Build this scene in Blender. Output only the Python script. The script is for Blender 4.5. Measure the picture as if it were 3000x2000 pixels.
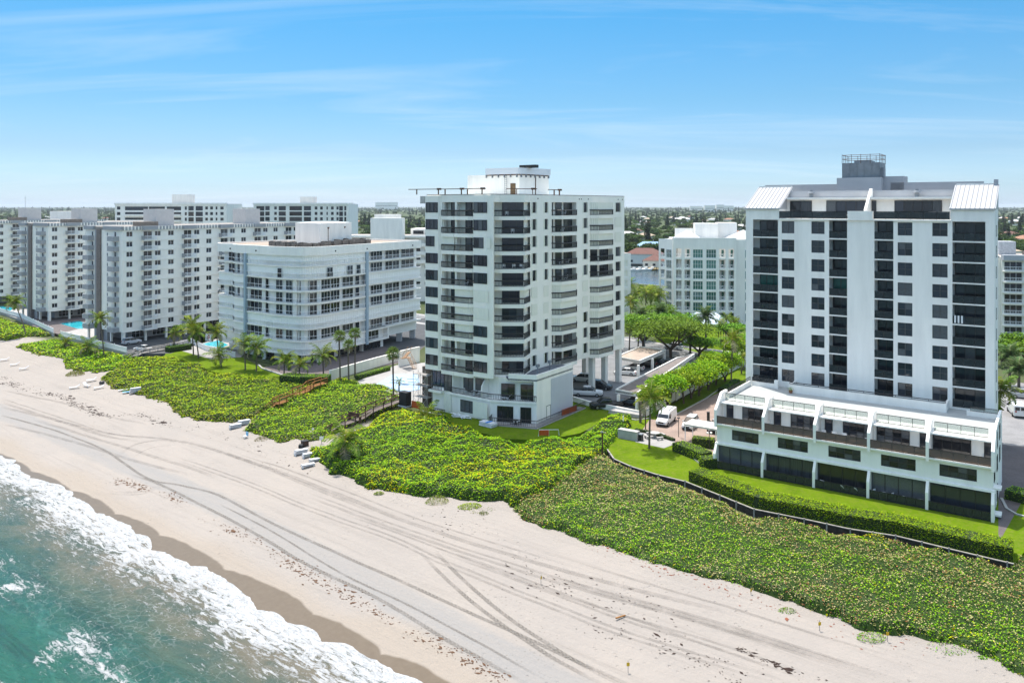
import bpy, math, random
import numpy as np
from mathutils import Vector, Matrix
for _o in list(bpy.data.objects): bpy.data.objects.remove(_o)
S = bpy.context.scene
COL = S.collection
random.seed(11)
rng = np.random.default_rng(11)
R = math.radians
# ------------------------------------------------------------------ camera, sky, sun, exposure
HC, FPX, HOR = 35.5, 2330.0, 603.0
cam = bpy.data.cameras.new("camera"); camo = bpy.data.objects.new("camera", cam); COL.objects.link(camo)
cam.sensor_width = 36; cam.lens = 36 * FPX / 3000; cam.shift_y = -(1000 - HOR) / 3000
cam.clip_start = 1; cam.clip_end = 60000
camo.location = (0, 0, HC); camo.rotation_euler = (R(90), 0, 0)
S.camera = camo
SUN = Vector((-0.125, 0.30, 0.945)).normalized()
ELEV = math.asin(SUN.z); AZ = math.atan2(SUN.x, SUN.y)
W = bpy.data.worlds.new("World"); S.world = W; W.use_nodes = True
nt = W.node_tree; N = nt.nodes; L = nt.links
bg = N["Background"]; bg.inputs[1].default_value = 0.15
sky = N.new("ShaderNodeTexSky"); sky.sky_type = 'NISHITA'; sky.sun_disc = False
sky.sun_elevation = ELEV; sky.sun_rotation = AZ
sky.air_density = 1.0; sky.dust_density = 1.0; sky.ozone_density = 1.2; sky.altitude = 0
tc = N.new("ShaderNodeTexCoord")
sep = N.new("ShaderNodeSeparateXYZ"); L.new(tc.outputs["Generated"], sep.inputs[0])
# azure low down, paling to the horizon; warm gain added overhead lifts shaded walls
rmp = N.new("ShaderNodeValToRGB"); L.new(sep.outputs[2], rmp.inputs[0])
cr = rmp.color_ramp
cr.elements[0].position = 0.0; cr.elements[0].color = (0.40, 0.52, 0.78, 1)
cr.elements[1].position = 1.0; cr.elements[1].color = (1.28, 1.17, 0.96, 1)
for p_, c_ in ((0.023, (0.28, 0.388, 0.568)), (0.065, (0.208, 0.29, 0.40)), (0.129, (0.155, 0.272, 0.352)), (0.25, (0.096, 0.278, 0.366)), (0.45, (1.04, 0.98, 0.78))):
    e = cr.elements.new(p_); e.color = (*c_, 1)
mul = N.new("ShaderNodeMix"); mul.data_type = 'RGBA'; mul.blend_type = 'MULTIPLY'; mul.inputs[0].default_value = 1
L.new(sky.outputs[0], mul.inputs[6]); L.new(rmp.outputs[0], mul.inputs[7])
# thin cirrus: direction projected on a high layer
den = N.new("ShaderNodeMath"); den.operation = 'ADD'; den.inputs[1].default_value = 0.10; L.new(sep.outputs[2], den.inputs[0])
dv = N.new("ShaderNodeVectorMath"); dv.operation = 'DIVIDE'
cmb = N.new("ShaderNodeCombineXYZ"); [L.new(den.outputs[0], cmb.inputs[i]) for i in range(3)]
L.new(tc.outputs["Generated"], dv.inputs[0]); L.new(cmb.outputs[0], dv.inputs[1])
mp = N.new("ShaderNodeMapping"); mp.inputs["Rotation"].default_value = (0, 0, R(58)); mp.inputs["Scale"].default_value = (0.30, 1.0, 0.0)
L.new(dv.outputs[0], mp.inputs[0])
cn = N.new("ShaderNodeTexNoise"); cn.inputs["Scale"].default_value = 1.15; cn.inputs["Detail"].default_value = 7; cn.inputs["Roughness"].default_value = 0.6
cn.inputs["Distortion"].default_value = 1.1; L.new(mp.outputs[0], cn.inputs["Vector"])
cr2 = N.new("ShaderNodeMapRange"); cr2.inputs[1].default_value = 0.50; cr2.inputs[2].default_value = 0.80; cr2.inputs[4].default_value = 0.32
L.new(cn.outputs[0], cr2.inputs[0])
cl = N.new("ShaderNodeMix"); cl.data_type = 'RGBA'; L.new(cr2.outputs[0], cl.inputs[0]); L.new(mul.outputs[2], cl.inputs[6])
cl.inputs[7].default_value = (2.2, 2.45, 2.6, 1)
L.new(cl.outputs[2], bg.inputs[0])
sl = bpy.data.lights.new("sun", 'SUN'); sl.energy = 2.1; sl.angle = R(0.5); sl.color = (1.0, 0.965, 0.91)
so = bpy.data.objects.new("sun", sl); COL.objects.link(so)
so.rotation_euler = (-SUN).to_track_quat('-Z', 'Y').to_euler(); so.location = (-40, 60, 220)
S.view_settings.view_transform = 'Standard'; S.view_settings.look = 'None'
S.view_settings.exposure = 1.5; S.view_settings.gamma = 1; S.view_settings.use_curve_mapping = False
S.render.engine = 'CYCLES'
S.cycles.max_bounces = 6; S.cycles.diffuse_bounces = 3; S.cycles.glossy_bounces = 3; S.cycles.transmission_bounces = 3
S.cycles.transparent_max_bounces = 8; S.cycles.volume_bounces = 0
S.cycles.use_denoising = True
# ------------------------------------------------------------------ helpers
CX, CY = 0.7799, -0.6259                      # along the coast (v); landward is (-CY, CX) (w)
CANG = math.atan2(CY, CX)
def cw(v, w): return (CX * v - CY * w, CY * v + CX * w)
def vw(x, y): return (CX * x + CY * y, -CY * x + CX * y)
TW = [-400, 0, 30, 47, 76, 90, 104, 106]; TZ = [-16, -9, -6.6, -5, -2.3, -0.9, -0.45, -0.03]
def th(w): return np.interp(w, TW, TZ)
def gp(px, py, z=0.0):
    d = (HC - z) * FPX / (py - HOR); return ((px - 1500) / FPX * d, d)
def gt(px, py, h=0.0):
    z = 0.0
    for _ in range(30):
        x, y = gp(px, py, z); z = 0.6 * z + 0.4 * (float(th(vw(x, y)[1])) + h)
    return (x, y)
def sstep(a, b, x):
    t = np.clip((x - a) / (b - a), 0, 1); return t * t * (3 - 2 * t)
def _h(i, j, s):
    n = (i * 374761393 + j * 668265263 + s * 974634777) & 0x7fffffff
    n = ((n ^ (n >> 13)) * 1274126177) & 0x7fffffff
    return ((n ^ (n >> 16)) & 0xffff) / 65535.0
def vn(x, y, s=0):
    x = np.asarray(x, float); y = np.asarray(y, float)
    i = np.floor(x).astype(np.int64); j = np.floor(y).astype(np.int64)
    fx = x - i; fy = y - j; fx = fx * fx * (3 - 2 * fx); fy = fy * fy * (3 - 2 * fy)
    a = _h(i, j, s); b = _h(i + 1, j, s); c = _h(i, j + 1, s); d = _h(i + 1, j + 1, s)
    return (a * (1 - fx) + b * fx) * (1 - fy) + (c * (1 - fx) + d * fx) * fy
def fbm(x, y, s=0, o=4):
    r = 0; a = 0.5; t = 0
    for k in range(o):
        r = r + a * vn(x * 2 ** k, y * 2 ** k, s + k * 7); t += a; a *= 0.5
    return r / t
# ---- materials
MATS = {}
def mat(name, col, rough=0.7, var=0.0, scale=1.0, bump=0.0, spec=0.3, metal=0.0, stretch=(1, 1, 1), col2=None, bscale=None, bdist=0.02):
    if name in MATS: return MATS[name]
    m = bpy.data.materials.new(name); m.use_nodes = True; n = m.node_tree.nodes; l = m.node_tree.links
    b = n["Principled BSDF"]; b.inputs["Roughness"].default_value = rough
    b.inputs["Specular IOR Level"].default_value = spec; b.inputs["Metallic"].default_value = metal
    b.inputs["Base Color"].default_value = (*col, 1)
    if var > 0 or bump > 0:
        t = n.new("ShaderNodeTexCoord"); mpn = n.new("ShaderNodeMapping"); mpn.inputs["Scale"].default_value = stretch
        l.new(t.outputs["Object"], mpn.inputs[0])
        no = n.new("ShaderNodeTexNoise"); no.inputs["Scale"].default_value = scale; no.inputs["Detail"].default_value = 6
        no.inputs["Roughness"].default_value = 0.6; l.new(mpn.outputs[0], no.inputs["Vector"])
    if var > 0:
        mx = n.new("ShaderNodeMix"); mx.data_type = 'RGBA'
        mr = n.new("ShaderNodeMapRange"); mr.inputs[1].default_value = 0.3; mr.inputs[2].default_value = 0.7
        l.new(no.outputs[0], mr.inputs[0]); l.new(mr.outputs[0], mx.inputs[0])
        c2 = col2 if col2 else tuple(c * (1 - var) for c in col)
        c1 = col if col2 else tuple(min(0.95, c * (1 + var * 0.5)) for c in col)
        mx.inputs[6].default_value = (*c1, 1); mx.inputs[7].default_value = (*c2, 1)
        l.new(mx.outputs[2], b.inputs["Base Color"])
    if bump > 0:
        bp = n.new("ShaderNodeBump"); bp.inputs["Strength"].default_value = bump; bp.inputs["Distance"].default_value = bdist
        if bscale:
            nb = n.new("ShaderNodeTexNoise"); nb.inputs["Scale"].default_value = bscale; nb.inputs["Detail"].default_value = 5
            l.new(mpn.outputs[0], nb.inputs["Vector"]); l.new(nb.outputs[0], bp.inputs["Height"])
        else: l.new(no.outputs[0], bp.inputs["Height"])
        l.new(bp.outputs[0], b.inputs["Normal"])
    MATS[name] = m; return m
def leafmat(name, trans=0.3, rough=0.45):
    if name in MATS: return MATS[name]
    m = bpy.data.materials.new(name); m.use_nodes = True; n = m.node_tree.nodes; l = m.node_tree.links
    b = n["Principled BSDF"]; b.inputs["Roughness"].default_value = rough; b.inputs["Specular IOR Level"].default_value = 0.07
    a = n.new("ShaderNodeAttribute"); a.attribute_name = "col"
    oi = n.new("ShaderNodeObjectInfo"); hs = n.new("ShaderNodeHueSaturation")
    mr = n.new("ShaderNodeMapRange"); mr.inputs[3].default_value = 0.8; mr.inputs[4].default_value = 1.2
    l.new(oi.outputs["Random"], mr.inputs[0]); l.new(mr.outputs[0], hs.inputs["Value"]); l.new(a.outputs["Color"], hs.inputs["Color"])
    mh = n.new("ShaderNodeMapRange"); mh.inputs[3].default_value = 0.485; mh.inputs[4].default_value = 0.515
    l.new(oi.outputs["Random"], mh.inputs[0]); l.new(mh.outputs[0], hs.inputs["Hue"])
    l.new(hs.outputs[0], b.inputs["Base Color"])
    t = n.new("ShaderNodeBsdfTranslucent"); l.new(hs.outputs[0], t.inputs[0])
    mx = n.new("ShaderNodeMixShader"); mx.inputs[0].default_value = trans
    l.new(b.outputs[0], mx.inputs[1]); l.new(t.outputs[0], mx.inputs[2]); l.new(mx.outputs[0], n["Material Output"].inputs[0])
    MATS[name] = m; return m
def glassmat(name, tint=(0.25, 0.28, 0.28), keep=0.45, dk=0.3):
    if name in MATS: return MATS[name]
    m = bpy.data.materials.new(name); m.use_nodes = True; n = m.node_tree.nodes; l = m.node_tree.links
    g = n.new("ShaderNodeBsdfGlossy"); g.inputs["Roughness"].default_value = 0.06; g.inputs[0].default_value = (0.8, 0.85, 0.9, 1)
    t = n.new("ShaderNodeBsdfTransparent"); t.inputs[0].default_value = (*tint, 1)
    d = n.new("ShaderNodeBsdfDiffuse"); d.inputs[0].default_value = (tint[0] * dk, tint[1] * dk, tint[2] * dk, 1)
    m1 = n.new("ShaderNodeMixShader"); m1.inputs[0].default_value = 1 - keep
    l.new(t.outputs[0], m1.inputs[1]); l.new(d.outputs[0], m1.inputs[2])
    fr = n.new("ShaderNodeFresnel"); fr.inputs[0].default_value = 1.4
    m2 = n.new("ShaderNodeMixShader"); l.new(fr.outputs[0], m2.inputs[0]); l.new(m1.outputs[0], m2.inputs[1]); l.new(g.outputs[0], m2.inputs[2])
    l.new(m2.outputs[0], n["Material Output"].inputs[0]); MATS[name] = m; return m
# ---- mesh builder
class MB:
    def __init__(s): s.v = []; s.f = []; s.m = []
    def add(s, vs, fs, m=0):
        k = len(s.v); s.v += [tuple(p) for p in vs]
        for f in fs: s.f.append([i + k for i in f]); s.m.append(m)
        return s
    def box(s, x0, y0, z0, x1, y1, z1, m=0):
        return s.add([(x0,y0,z0),(x1,y0,z0),(x1,y1,z0),(x0,y1,z0),(x0,y0,z1),(x1,y0,z1),(x1,y1,z1),(x0,y1,z1)],
                     [(0,3,2,1),(4,5,6,7),(0,1,5,4),(1,2,6,5),(2,3,7,6),(3,0,4,7)], m)
    def prism(s, poly, z0, z1, m=0):
        n = len(poly); a = sum(poly[i][0]*poly[(i+1)%n][1]-poly[(i+1)%n][0]*poly[i][1] for i in range(n))
        if a < 0: poly = poly[::-1]
        vs = [(x, y, z0) for x, y in poly] + [(x, y, z1) for x, y in poly]
        fs = [list(range(n))[::-1], list(range(n, 2*n))] + [(i, (i+1)%n, n+(i+1)%n, n+i) for i in range(n)]
        return s.add(vs, fs, m)
    def strip(s, pts, z0, z1, th, m=0):
        # wall of thickness th to the left of an open polyline (or per-point z0/z1)
        n = len(pts); nrm = []
        for i in range(n):
            a = pts[max(0, i-1)]; b = pts[min(n-1, i+1)]
            dx, dy = b[0]-a[0], b[1]-a[1]; d = math.hypot(dx, dy) or 1; nrm.append((-dy/d, dx/d))
        Z0 = z0 if isinstance(z0, (list, tuple)) else [z0]*n; Z1 = z1 if isinstance(z1, (list, tuple)) else [z1]*n
        vs = []
        for i in range(n):
            x, y = pts[i]; q = (x + nrm[i][0]*th, y + nrm[i][1]*th)
            vs += [(x, y, Z0[i]), (q[0], q[1], Z0[i]), (q[0], q[1], Z1[i]), (x, y, Z1[i])]
        fs = [(0, 1, 2, 3), (4*n-4, 4*n-1, 4*n-2, 4*n-3)]
        for i in range(n-1):
            for k in range(4): fs.append((4*i+k, 4*i+4+k, 4*i+4+(k+1)%4, 4*i+(k+1)%4))
        return s.add(vs, fs, m)
    def tube(s, pts, r, n=6, m=0, caps=True):
        rs = r if isinstance(r, (list, tuple)) else [r]*len(pts)
        vs = []; k = len(pts)
        for i in range(k):
            a = Vector(pts[max(0, i-1)]); b = Vector(pts[min(k-1, i+1)]); t = (b-a).normalized()
            u = t.cross(Vector((0, 0, 1)) if abs(t.z) < 0.9 else Vector((1, 0, 0))).normalized(); w = t.cross(u)
            for j in range(n):
                an = 2*math.pi*j/n; p = Vector(pts[i]) + (u*math.cos(an) + w*math.sin(an))*rs[i]; vs.append(p)
        fs = [(i*n+j, i*n+(j+1)%n, (i+1)*n+(j+1)%n, (i+1)*n+j) for i in range(k-1) for j in range(n)]
        if caps: fs += [list(range(n))[::-1], list(range((k-1)*n, k*n))]
        return s.add(vs, fs, m)
    def bar(s, a, b, w=0.05, m=0): return s.tube([a, b], w*0.7, 4, m)
    def holes(s, x0, x1, z0, z1, hs, y=0.0, dep=0.25, m=0):
        xs = sorted(set([x0, x1] + [round(c, 4) for h in hs for c in h[:2]])); zs = sorted(set([z0, z1] + [round(c, 4) for h in hs for c in h[2:4]]))
        nx, nz = len(xs)-1, len(zs)-1
        H = np.zeros((nx+2, nz+2), bool)
        for h in hs:
            for i in range(nx):
                if h[0]-1e-3 <= xs[i] and xs[i+1] <= h[1]+1e-3:
                    for j in range(nz):
                        if h[2]-1e-3 <= zs[j] and zs[j+1] <= h[3]+1e-3: H[i+1, j+1] = True
        for i in range(nx):
            j = 0
            while j < nz:
                if H[i+1, j+1]: j += 1; continue
                k = j
                while k+1 < nz and not H[i+1, k+2] and H[i, k+2] == H[i, j+1] and H[i+2, k+2] == H[i+2, j+1]: k += 1
                s.add([(xs[i],y,zs[j]),(xs[i+1],y,zs[j]),(xs[i+1],y,zs[k+1]),(xs[i],y,zs[k+1])], [(0,1,2,3)], m)
                j = k+1
        for i in range(nx):
            for j in range(nz):
                if not H[i+1, j+1]: continue
                X0, X1, Z0, Z1 = xs[i], xs[i+1], zs[j], zs[j+1]; Y = y+dep
                if not H[i, j+1]: s.add([(X0,y,Z0),(X0,y,Z1),(X0,Y,Z1),(X0,Y,Z0)], [(0,1,2,3)], m)
                if not H[i+2, j+1]: s.add([(X1,y,Z0),(X1,Y,Z0),(X1,Y,Z1),(X1,y,Z1)], [(0,1,2,3)], m)
                if not H[i+1, j]: s.add([(X0,y,Z0),(X0,Y,Z0),(X1,Y,Z0),(X1,y,Z0)], [(0,1,2,3)], m)
                if not H[i+1, j+2]: s.add([(X0,y,Z1),(X1,y,Z1),(X1,Y,Z1),(X0,Y,Z1)], [(0,1,2,3)], m)
        return s
    def mesh(s, name, *mats, smooth=False):
        me = bpy.data.meshes.new(name); me.from_pydata(s.v, [], s.f)
        for q in mats: me.materials.append(q)
        if len(mats) > 1: me.polygons.foreach_set("material_index", s.m)
        if smooth: me.polygons.foreach_set("use_smooth", [True]*len(s.f))
        me.update(); return me
def tag(o, label=None, cat=None, group=None, kind=None):
    if label: o["label"] = label
    if cat: o["category"] = cat
    if group: o["group"] = group
    if kind: o["kind"] = kind
    return o
def obj(name, me, parent=None, loc=(0, 0, 0), rz=0.0, rot=None, sc=None):
    o = bpy.data.objects.new(name, me); COL.objects.link(o)
    if parent is not None: o.parent = parent
    o.location = loc; o.rotation_euler = rot if rot else (0, 0, rz)
    if sc: o.scale = sc if isinstance(sc, (tuple, list)) else (sc, sc, sc)
    return o
def thing(name, label, cat, loc=(0, 0, 0), rz=0.0, group=None):
    return tag(obj(name, None, None, loc, rz), label, cat, group)
def dup(root, loc, rz=0.0, label=None, group=None, sc=None):
    r = root.copy(); COL.objects.link(r); r.location = loc; r.rotation_euler = (0, 0, rz)
    if sc: r.scale = (sc, sc, sc)
    if label: r["label"] = label
    if group: r["group"] = group
    for ch in root.children:
        c = ch.copy(); COL.objects.link(c); c.parent = r
        for g in ch.children:
            d = g.copy(); COL.objects.link(d); d.parent = c
    return r
class Fr:
    """facade frame: local x along the wall, local y into the building"""
    def __init__(s, root, ox, oy, ang):
        s.root, s.ox, s.oy, s.a = root, ox, oy, ang
    def w(s, x, y): return (s.ox + math.cos(s.a)*x - math.sin(s.a)*y, s.oy + math.sin(s.a)*x + math.cos(s.a)*y)
    def put(s, name, me, loc=(0, 0, 0), parent=None, label=None, rz=0.0):
        if parent is not None: o = obj(name, me, parent, loc, rz)
        else:
            wx, wy = s.w(loc[0], loc[1]); rl = s.root.location
            o = obj(name, me, s.root, (wx-rl.x, wy-rl.y, loc[2]-rl.z), s.a+rz)
        if label: o["label"] = label
        return o
def np_mesh(name, V, Fq, mats, col=None, smooth=False, uv=None):
    me = bpy.data.meshes.new(name); nv = len(V); nf, k = Fq.shape
    me.vertices.add(nv); me.vertices.foreach_set("co", np.ascontiguousarray(V, np.float32).ravel())
    me.loops.add(nf*k); me.loops.foreach_set("vertex_index", np.ascontiguousarray(Fq, np.int32).ravel())
    me.polygons.add(nf); me.polygons.foreach_set("loop_start", np.arange(0, nf*k, k, dtype=np.int32))
    if smooth: me.polygons.foreach_set("use_smooth", np.ones(nf, bool))
    if col is not None:
        a = me.color_attributes.new("col", 'FLOAT_COLOR', 'POINT'); c4 = np.ones((nv, 4), np.float32); c4[:, :3] = col
        a.data.foreach_set("color", c4.ravel())
    if uv is not None:
        u = me.uv_layers.new(name="uv"); u.data.foreach_set("uv", np.ascontiguousarray(uv[Fq.ravel()], np.float32).ravel())
    for q in mats: me.materials.append(q)
    me.update(calc_edges=True); me.validate(); return me
def grid_mesh(name, X, Y, Z, mats, uv=None, smooth=True):
    a, b = X.shape; V = np.stack([X, Y, Z], -1).reshape(-1, 3)
    i = np.arange(a*b).reshape(a, b)
    Fq = np.stack([i[:-1, :-1], i[1:, :-1], i[1:, 1:], i[:-1, 1:]], -1).reshape(-1, 4)
    return np_mesh(name, V, Fq, mats, smooth=smooth, uv=uv)
def leaves(P, size, col, up=0.5, asp=0.75):
    """one four-cornered leaf per point, tilted at random with a bias to face the sky"""
    n = len(P); size = np.broadcast_to(np.asarray(size, float), (n,))
    nr = rng.normal(size=(n, 3)); nr /= np.linalg.norm(nr, axis=1)[:, None]; nr[:, 2] = np.abs(nr[:, 2])
    nr = nr*(1-up) + np.array([0, 0, up]); nr /= np.linalg.norm(nr, axis=1)[:, None]
    a = rng.normal(size=(n, 3)); u = np.cross(nr, a); u /= np.linalg.norm(u, axis=1)[:, None] + 1e-9; w = np.cross(nr, u)
    s = size[:, None]*0.5
    V = np.stack([P-u*s, P-w*s*asp+nr*s*0.25, P+u*s, P+w*s*asp+nr*s*0.25], 1).reshape(-1, 3)
    Fq = np.arange(4*n).reshape(n, 4); return V, Fq, np.repeat(col, 4, axis=0)
def pal(n, cols, wts, jit=0.18):
    i = rng.choice(len(cols), n, p=np.array(wts)/sum(wts)); c = np.array(cols)[i]
    return c*(1+jit*rng.normal(size=(n, 1))).clip(0.5, 1.6)
def inpoly(px, py, poly):
    r = np.zeros(px.shape, bool); n = len(poly); j = n-1
    for i in range(n):
        xi, yi = poly[i]; xj, yj = poly[j]
        c = ((yi > py) != (yj > py)) & (px < (xj-xi)*(py-yi)/((yj-yi) or 1e-9)+xi); r ^= c; j = i
    return r
def polydist(px, py, poly):
    d = np.full(px.shape, 1e9); n = len(poly)
    for i in range(n):
        ax, ay = poly[i]; bx, by = poly[(i+1) % n]; dx, dy = bx-ax, by-ay; l2 = dx*dx+dy*dy+1e-9
        t = np.clip(((px-ax)*dx+(py-ay)*dy)/l2, 0, 1); d = np.minimum(d, np.hypot(px-ax-t*dx, py-ay-t*dy))
    return d
# ------------------------------------------------------------------ setting: ground, sand, sea, canal, road
def struct(name, me, loc=(0, 0, 0), rz=0.0): return tag(obj(name, me, None, loc, rz), kind="structure")
def sandz(v, w):
    z = th(w)
    b = sstep(48, 54, w)*(1-sstep(88, 96, w))
    d = 0.16*(fbm(v*0.16, w*0.22, 3, 4)-0.5) + 0.30*(fbm(v*0.05, w*0.09, 5, 3)-0.5)
    d = d + sstep(66, 76, w)*0.5*(fbm(v*0.11, w*0.16, 8, 4)-0.45)
    return z + b*d
shv = np.arange(-300, 25, 0.3)
def shore(v):
    v = np.asarray(v, float); k = 47.5 + 2.4*(fbm(v*0.05, v*0+1.3, 21, 3)-0.5)*2
    cell = v*0.105 + 1.1*vn(v*0.06, v*0, 31); f = cell-np.floor(cell)
    return k + 0.75*np.sqrt(np.clip(4*f*(1-f), 0, 1)) - 0.5 + 1.3*(fbm(v*0.4, v*0+4, 23, 5)-0.5)
def runup(v):
    v = np.asarray(v, float); cell = v*0.07+1.2*vn(v*0.045, v*0+7, 35); f = cell-np.floor(cell)
    return 47.7 + 2.3*fbm(v*0.028, v*0+3.3, 37, 3) + 0.9*np.sqrt(np.clip(4*f*(1-f), 0, 1)) - 0.5 + 0.5*(fbm(v*0.5, v*0+5, 39, 3)-0.5)
vs = np.concatenate([np.arange(-420, -130, 0.9), np.arange(-130, 12, 0.36)])
ws = np.concatenate([np.arange(36, 46, 0.6), np.arange(46, 80, 0.26), np.arange(80, 107.5, 0.9)])
VV, WW = np.meshgrid(vs, ws, indexing='ij')
m = bpy.data.materials.new("sand"); m.use_nodes = True; n = m.node_tree.nodes; l = m.node_tree.links
b = n["Principled BSDF"]; b.inputs["Specular IOR Level"].default_value = 0.2
def mth(op, a, b_=None, c_=None, clamp=False):
    q = n.new("ShaderNodeMath"); q.operation = op; q.use_clamp = clamp
    for i, x in enumerate((a, b_, c_)):
        if x is None: continue
        if isinstance(x, (int, float)): q.inputs[i].default_value = x
        else: l.new(x, q.inputs[i])
    return q.outputs[0]
def mr_(x, a, b_, c_=0.0, d_=1.0, smooth=True):
    q = n.new("ShaderNodeMapRange"); q.interpolation_type = 'SMOOTHSTEP' if smooth else 'LINEAR'
    l.new(x, q.inputs[0]); q.inputs[1].default_value = a; q.inputs[2].default_value = b_; q.inputs[3].default_value = c_; q.inputs[4].default_value = d_
    return q.outputs[0]
def mixc(f, a, b_):
    q = n.new("ShaderNodeMix"); q.data_type = 'RGBA'
    if isinstance(f, (int, float)): q.inputs[0].default_value = f
    else: l.new(f, q.inputs[0])
    for i, x in ((6, a), (7, b_)):
        if isinstance(x, tuple): q.inputs[i].default_value = (*x, 1)
        else: l.new(x, q.inputs[i])
    return q.outputs[2]
def noise(vec, scale, detail=5, rough=0.6, stretch=None, dist=0.0, rot=0.0):
    if stretch:
        q = n.new("ShaderNodeMapping"); q.inputs["Scale"].default_value = stretch; q.inputs["Rotation"].default_value = (0, 0, rot); l.new(vec, q.inputs[0]); vec = q.outputs[0]
    q = n.new("ShaderNodeTexNoise"); q.inputs["Scale"].default_value = scale; q.inputs["Detail"].default_value = detail
    q.inputs["Roughness"].default_value = rough; q.inputs["Distortion"].default_value = dist; l.new(vec, q.inputs["Vector"]); return q.outputs[0]
t = n.new("ShaderNodeTexCoord").outputs["Object"]
sx = n.new("ShaderNodeSeparateXYZ"); l.new(t, sx.inputs[0]); v_, w_ = sx.outputs[0], sx.outputs[1]
big = noise(t, 0.09, 4); fine = noise(t, 1.6, 7, 0.7); streak = noise(t, 0.9, 8, 0.72, (0.06, 1.0, 1), 0.5)
c = mixc(mr_(big, 0.35, 0.65), (0.305, 0.270, 0.239), (0.325, 0.285, 0.249))
c = mixc(mr_(streak, 0.46, 0.80, 0, 0.7), c, (0.245, 0.216, 0.188))
c = mixc(mr_(noise(t, 0.9, 7, 0.72), 0.56, 0.78), c, (0.35, 0.31, 0.27))
# the raked vehicle strip: paler and greyer
wc = mth('MULTIPLY_ADD', mth('MINIMUM', mth('MAXIMUM', mth('SUBTRACT', -40.0, v_), -70.0), 58.0), 0.063, 54.2)
dd = mth('ABSOLUTE', mth('SUBTRACT', w_, wc))
dd2 = mth('ADD', dd, mth('MULTIPLY', mth('SUBTRACT', noise(t, 0.35, 4), 0.5), 1.6))
band = mth('MULTIPLY', mr_(dd2, 1.5, 2.5, 1, 0), mr_(streak, 0.3, 0.7, 0.95, 0.5))
c = mixc(band, c, (0.262, 0.247, 0.232))
# damp and wet sand towards the water, edge in scallops
dampw = mth('ADD', w_, mth('MULTIPLY', mth('SUBTRACT', noise(t, 0.075, 3, 0.5, (1, 0.4, 1)), 0.5), 5.5))
c = mixc(mr_(dampw, 50.6, 53.5, 0.6, 0), c, (0.305, 0.252, 0.198))
ub = n.new("ShaderNodeUVMap"); ub.uv_map = "uv"; su = n.new("ShaderNodeSeparateXYZ"); l.new(ub.outputs[0], su.inputs[0])
wetw = su.outputs[1]
wet = mr_(wetw, -0.22, 0.16, 1, 0)
c = mixc(wet, c, mixc(mr_(fine, 0.3, 0.7), (0.125, 0.093, 0.062), (0.145, 0.11, 0.075)))
# soil and low plants behind the dune
c = mixc(mr_(mth('ADD', w_, mth('MULTIPLY', big, 6.0)), 90, 94), c, (0.07, 0.085, 0.03))
vsp = n.new('ShaderNodeTexVoronoi'); vsp.inputs['Scale'].default_value = 2.1; l.new(t, vsp.inputs['Vector'])
spk = mth('MULTIPLY', mr_(vsp.outputs['Distance'], 0.05, 0.24, 0.75, 0), mth('MULTIPLY', mr_(noise(t, 0.16, 5, 0.65, (0.5, 1.2, 1)), 0.50, 0.66), mr_(wetw, 0.5, 2.5)))
c = mixc(spk, c, (0.17, 0.145, 0.12))
l.new(c, b.inputs["Base Color"])
l.new(mth('SUBTRACT', 0.9, mth('MULTIPLY', wet, 0.62)), b.inputs["Roughness"])
vr2 = n.new("ShaderNodeTexVoronoi"); vr2.inputs["Scale"].default_value = 1.5; vr2.inputs["Randomness"].default_value = 1.0; l.new(t, vr2.inputs["Vector"])
pit = mth('MULTIPLY', mr_(vr2.outputs["Distance"], 0.0, 0.28, -1.0, 0.0), mr_(noise(t, 0.22, 4, 0.6, (0.45, 1, 1)), 0.50, 0.62))
hgt = mth('ADD', mth('ADD', mth('MULTIPLY', fine, 0.16), mth('MULTIPLY', streak, 0.15)), mth('MULTIPLY', pit, 0.12))
bp = n.new("ShaderNodeBump"); bp.inputs["Distance"].default_value = 1.0
l.new(mth('SUBTRACT', 1.0, mth('MULTIPLY', wet, 0.93)), bp.inputs["Strength"]); l.new(hgt, bp.inputs["Height"]); l.new(bp.outputs[0], b.inputs["Normal"])
SANDM = m
struct("beach", grid_mesh("beach", VV, WW, sandz(VV, WW), [SANDM], uv=np.stack([VV, WW-runup(VV)], -1).reshape(-1, 2)), rz=CANG)
ts = np.concatenate([np.arange(0, 26, 0.22), np.arange(26, 60, 0.5), np.geomspace(60, 3000, 22)])
SV, ST = np.meshgrid(shv, ts, indexing='ij')
SW = shore(SV)*np.exp(-ST/14) + 47.4*(1-np.exp(-ST/14)) - ST
def seaz(v, t_, w):
    near = np.exp(-t_/9)
    z = -5.0 + 0*v
    wig = 2.2*(fbm(v*0.03, w*0.0+2, 41, 3)-0.5)
    for c0, a, s0 in ((12.5, 0.42, 1.5), (23.0, 0.55, 2.3), (38, 0.5, 3.0)):
        q = (t_-c0-wig*1.6); z = z + a*np.exp(-(q/s0)**2)*(0.55+0.9*vn(v*0.05, v*0+c0, 43))*np.where(q < 0, 1, 1)
    z = z + (1-near)*0.34*(fbm(v*0.32+w*0.1, w*0.42, 45, 4)-0.5)
    return np.maximum(z, sandz(v, w)+0.05+0.05*near*(fbm(v*1.4, w*1.4, 47, 2)-0.2))
SZ = seaz(SV, ST, SW)
m = bpy.data.materials.new("sea"); m.use_nodes = True; n = m.node_tree.nodes; l = m.node_tree.links
b = n["Principled BSDF"]; b.inputs["IOR"].default_value = 1.33
uvn = n.new("ShaderNodeUVMap"); uvn.uv_map = "uv"
sx = n.new("ShaderNodeSeparateXYZ"); l.new(uvn.outputs[0], sx.inputs[0]); tv = sx.outputs[1]
t = n.new("ShaderNodeTexCoord").outputs["Object"]
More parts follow.
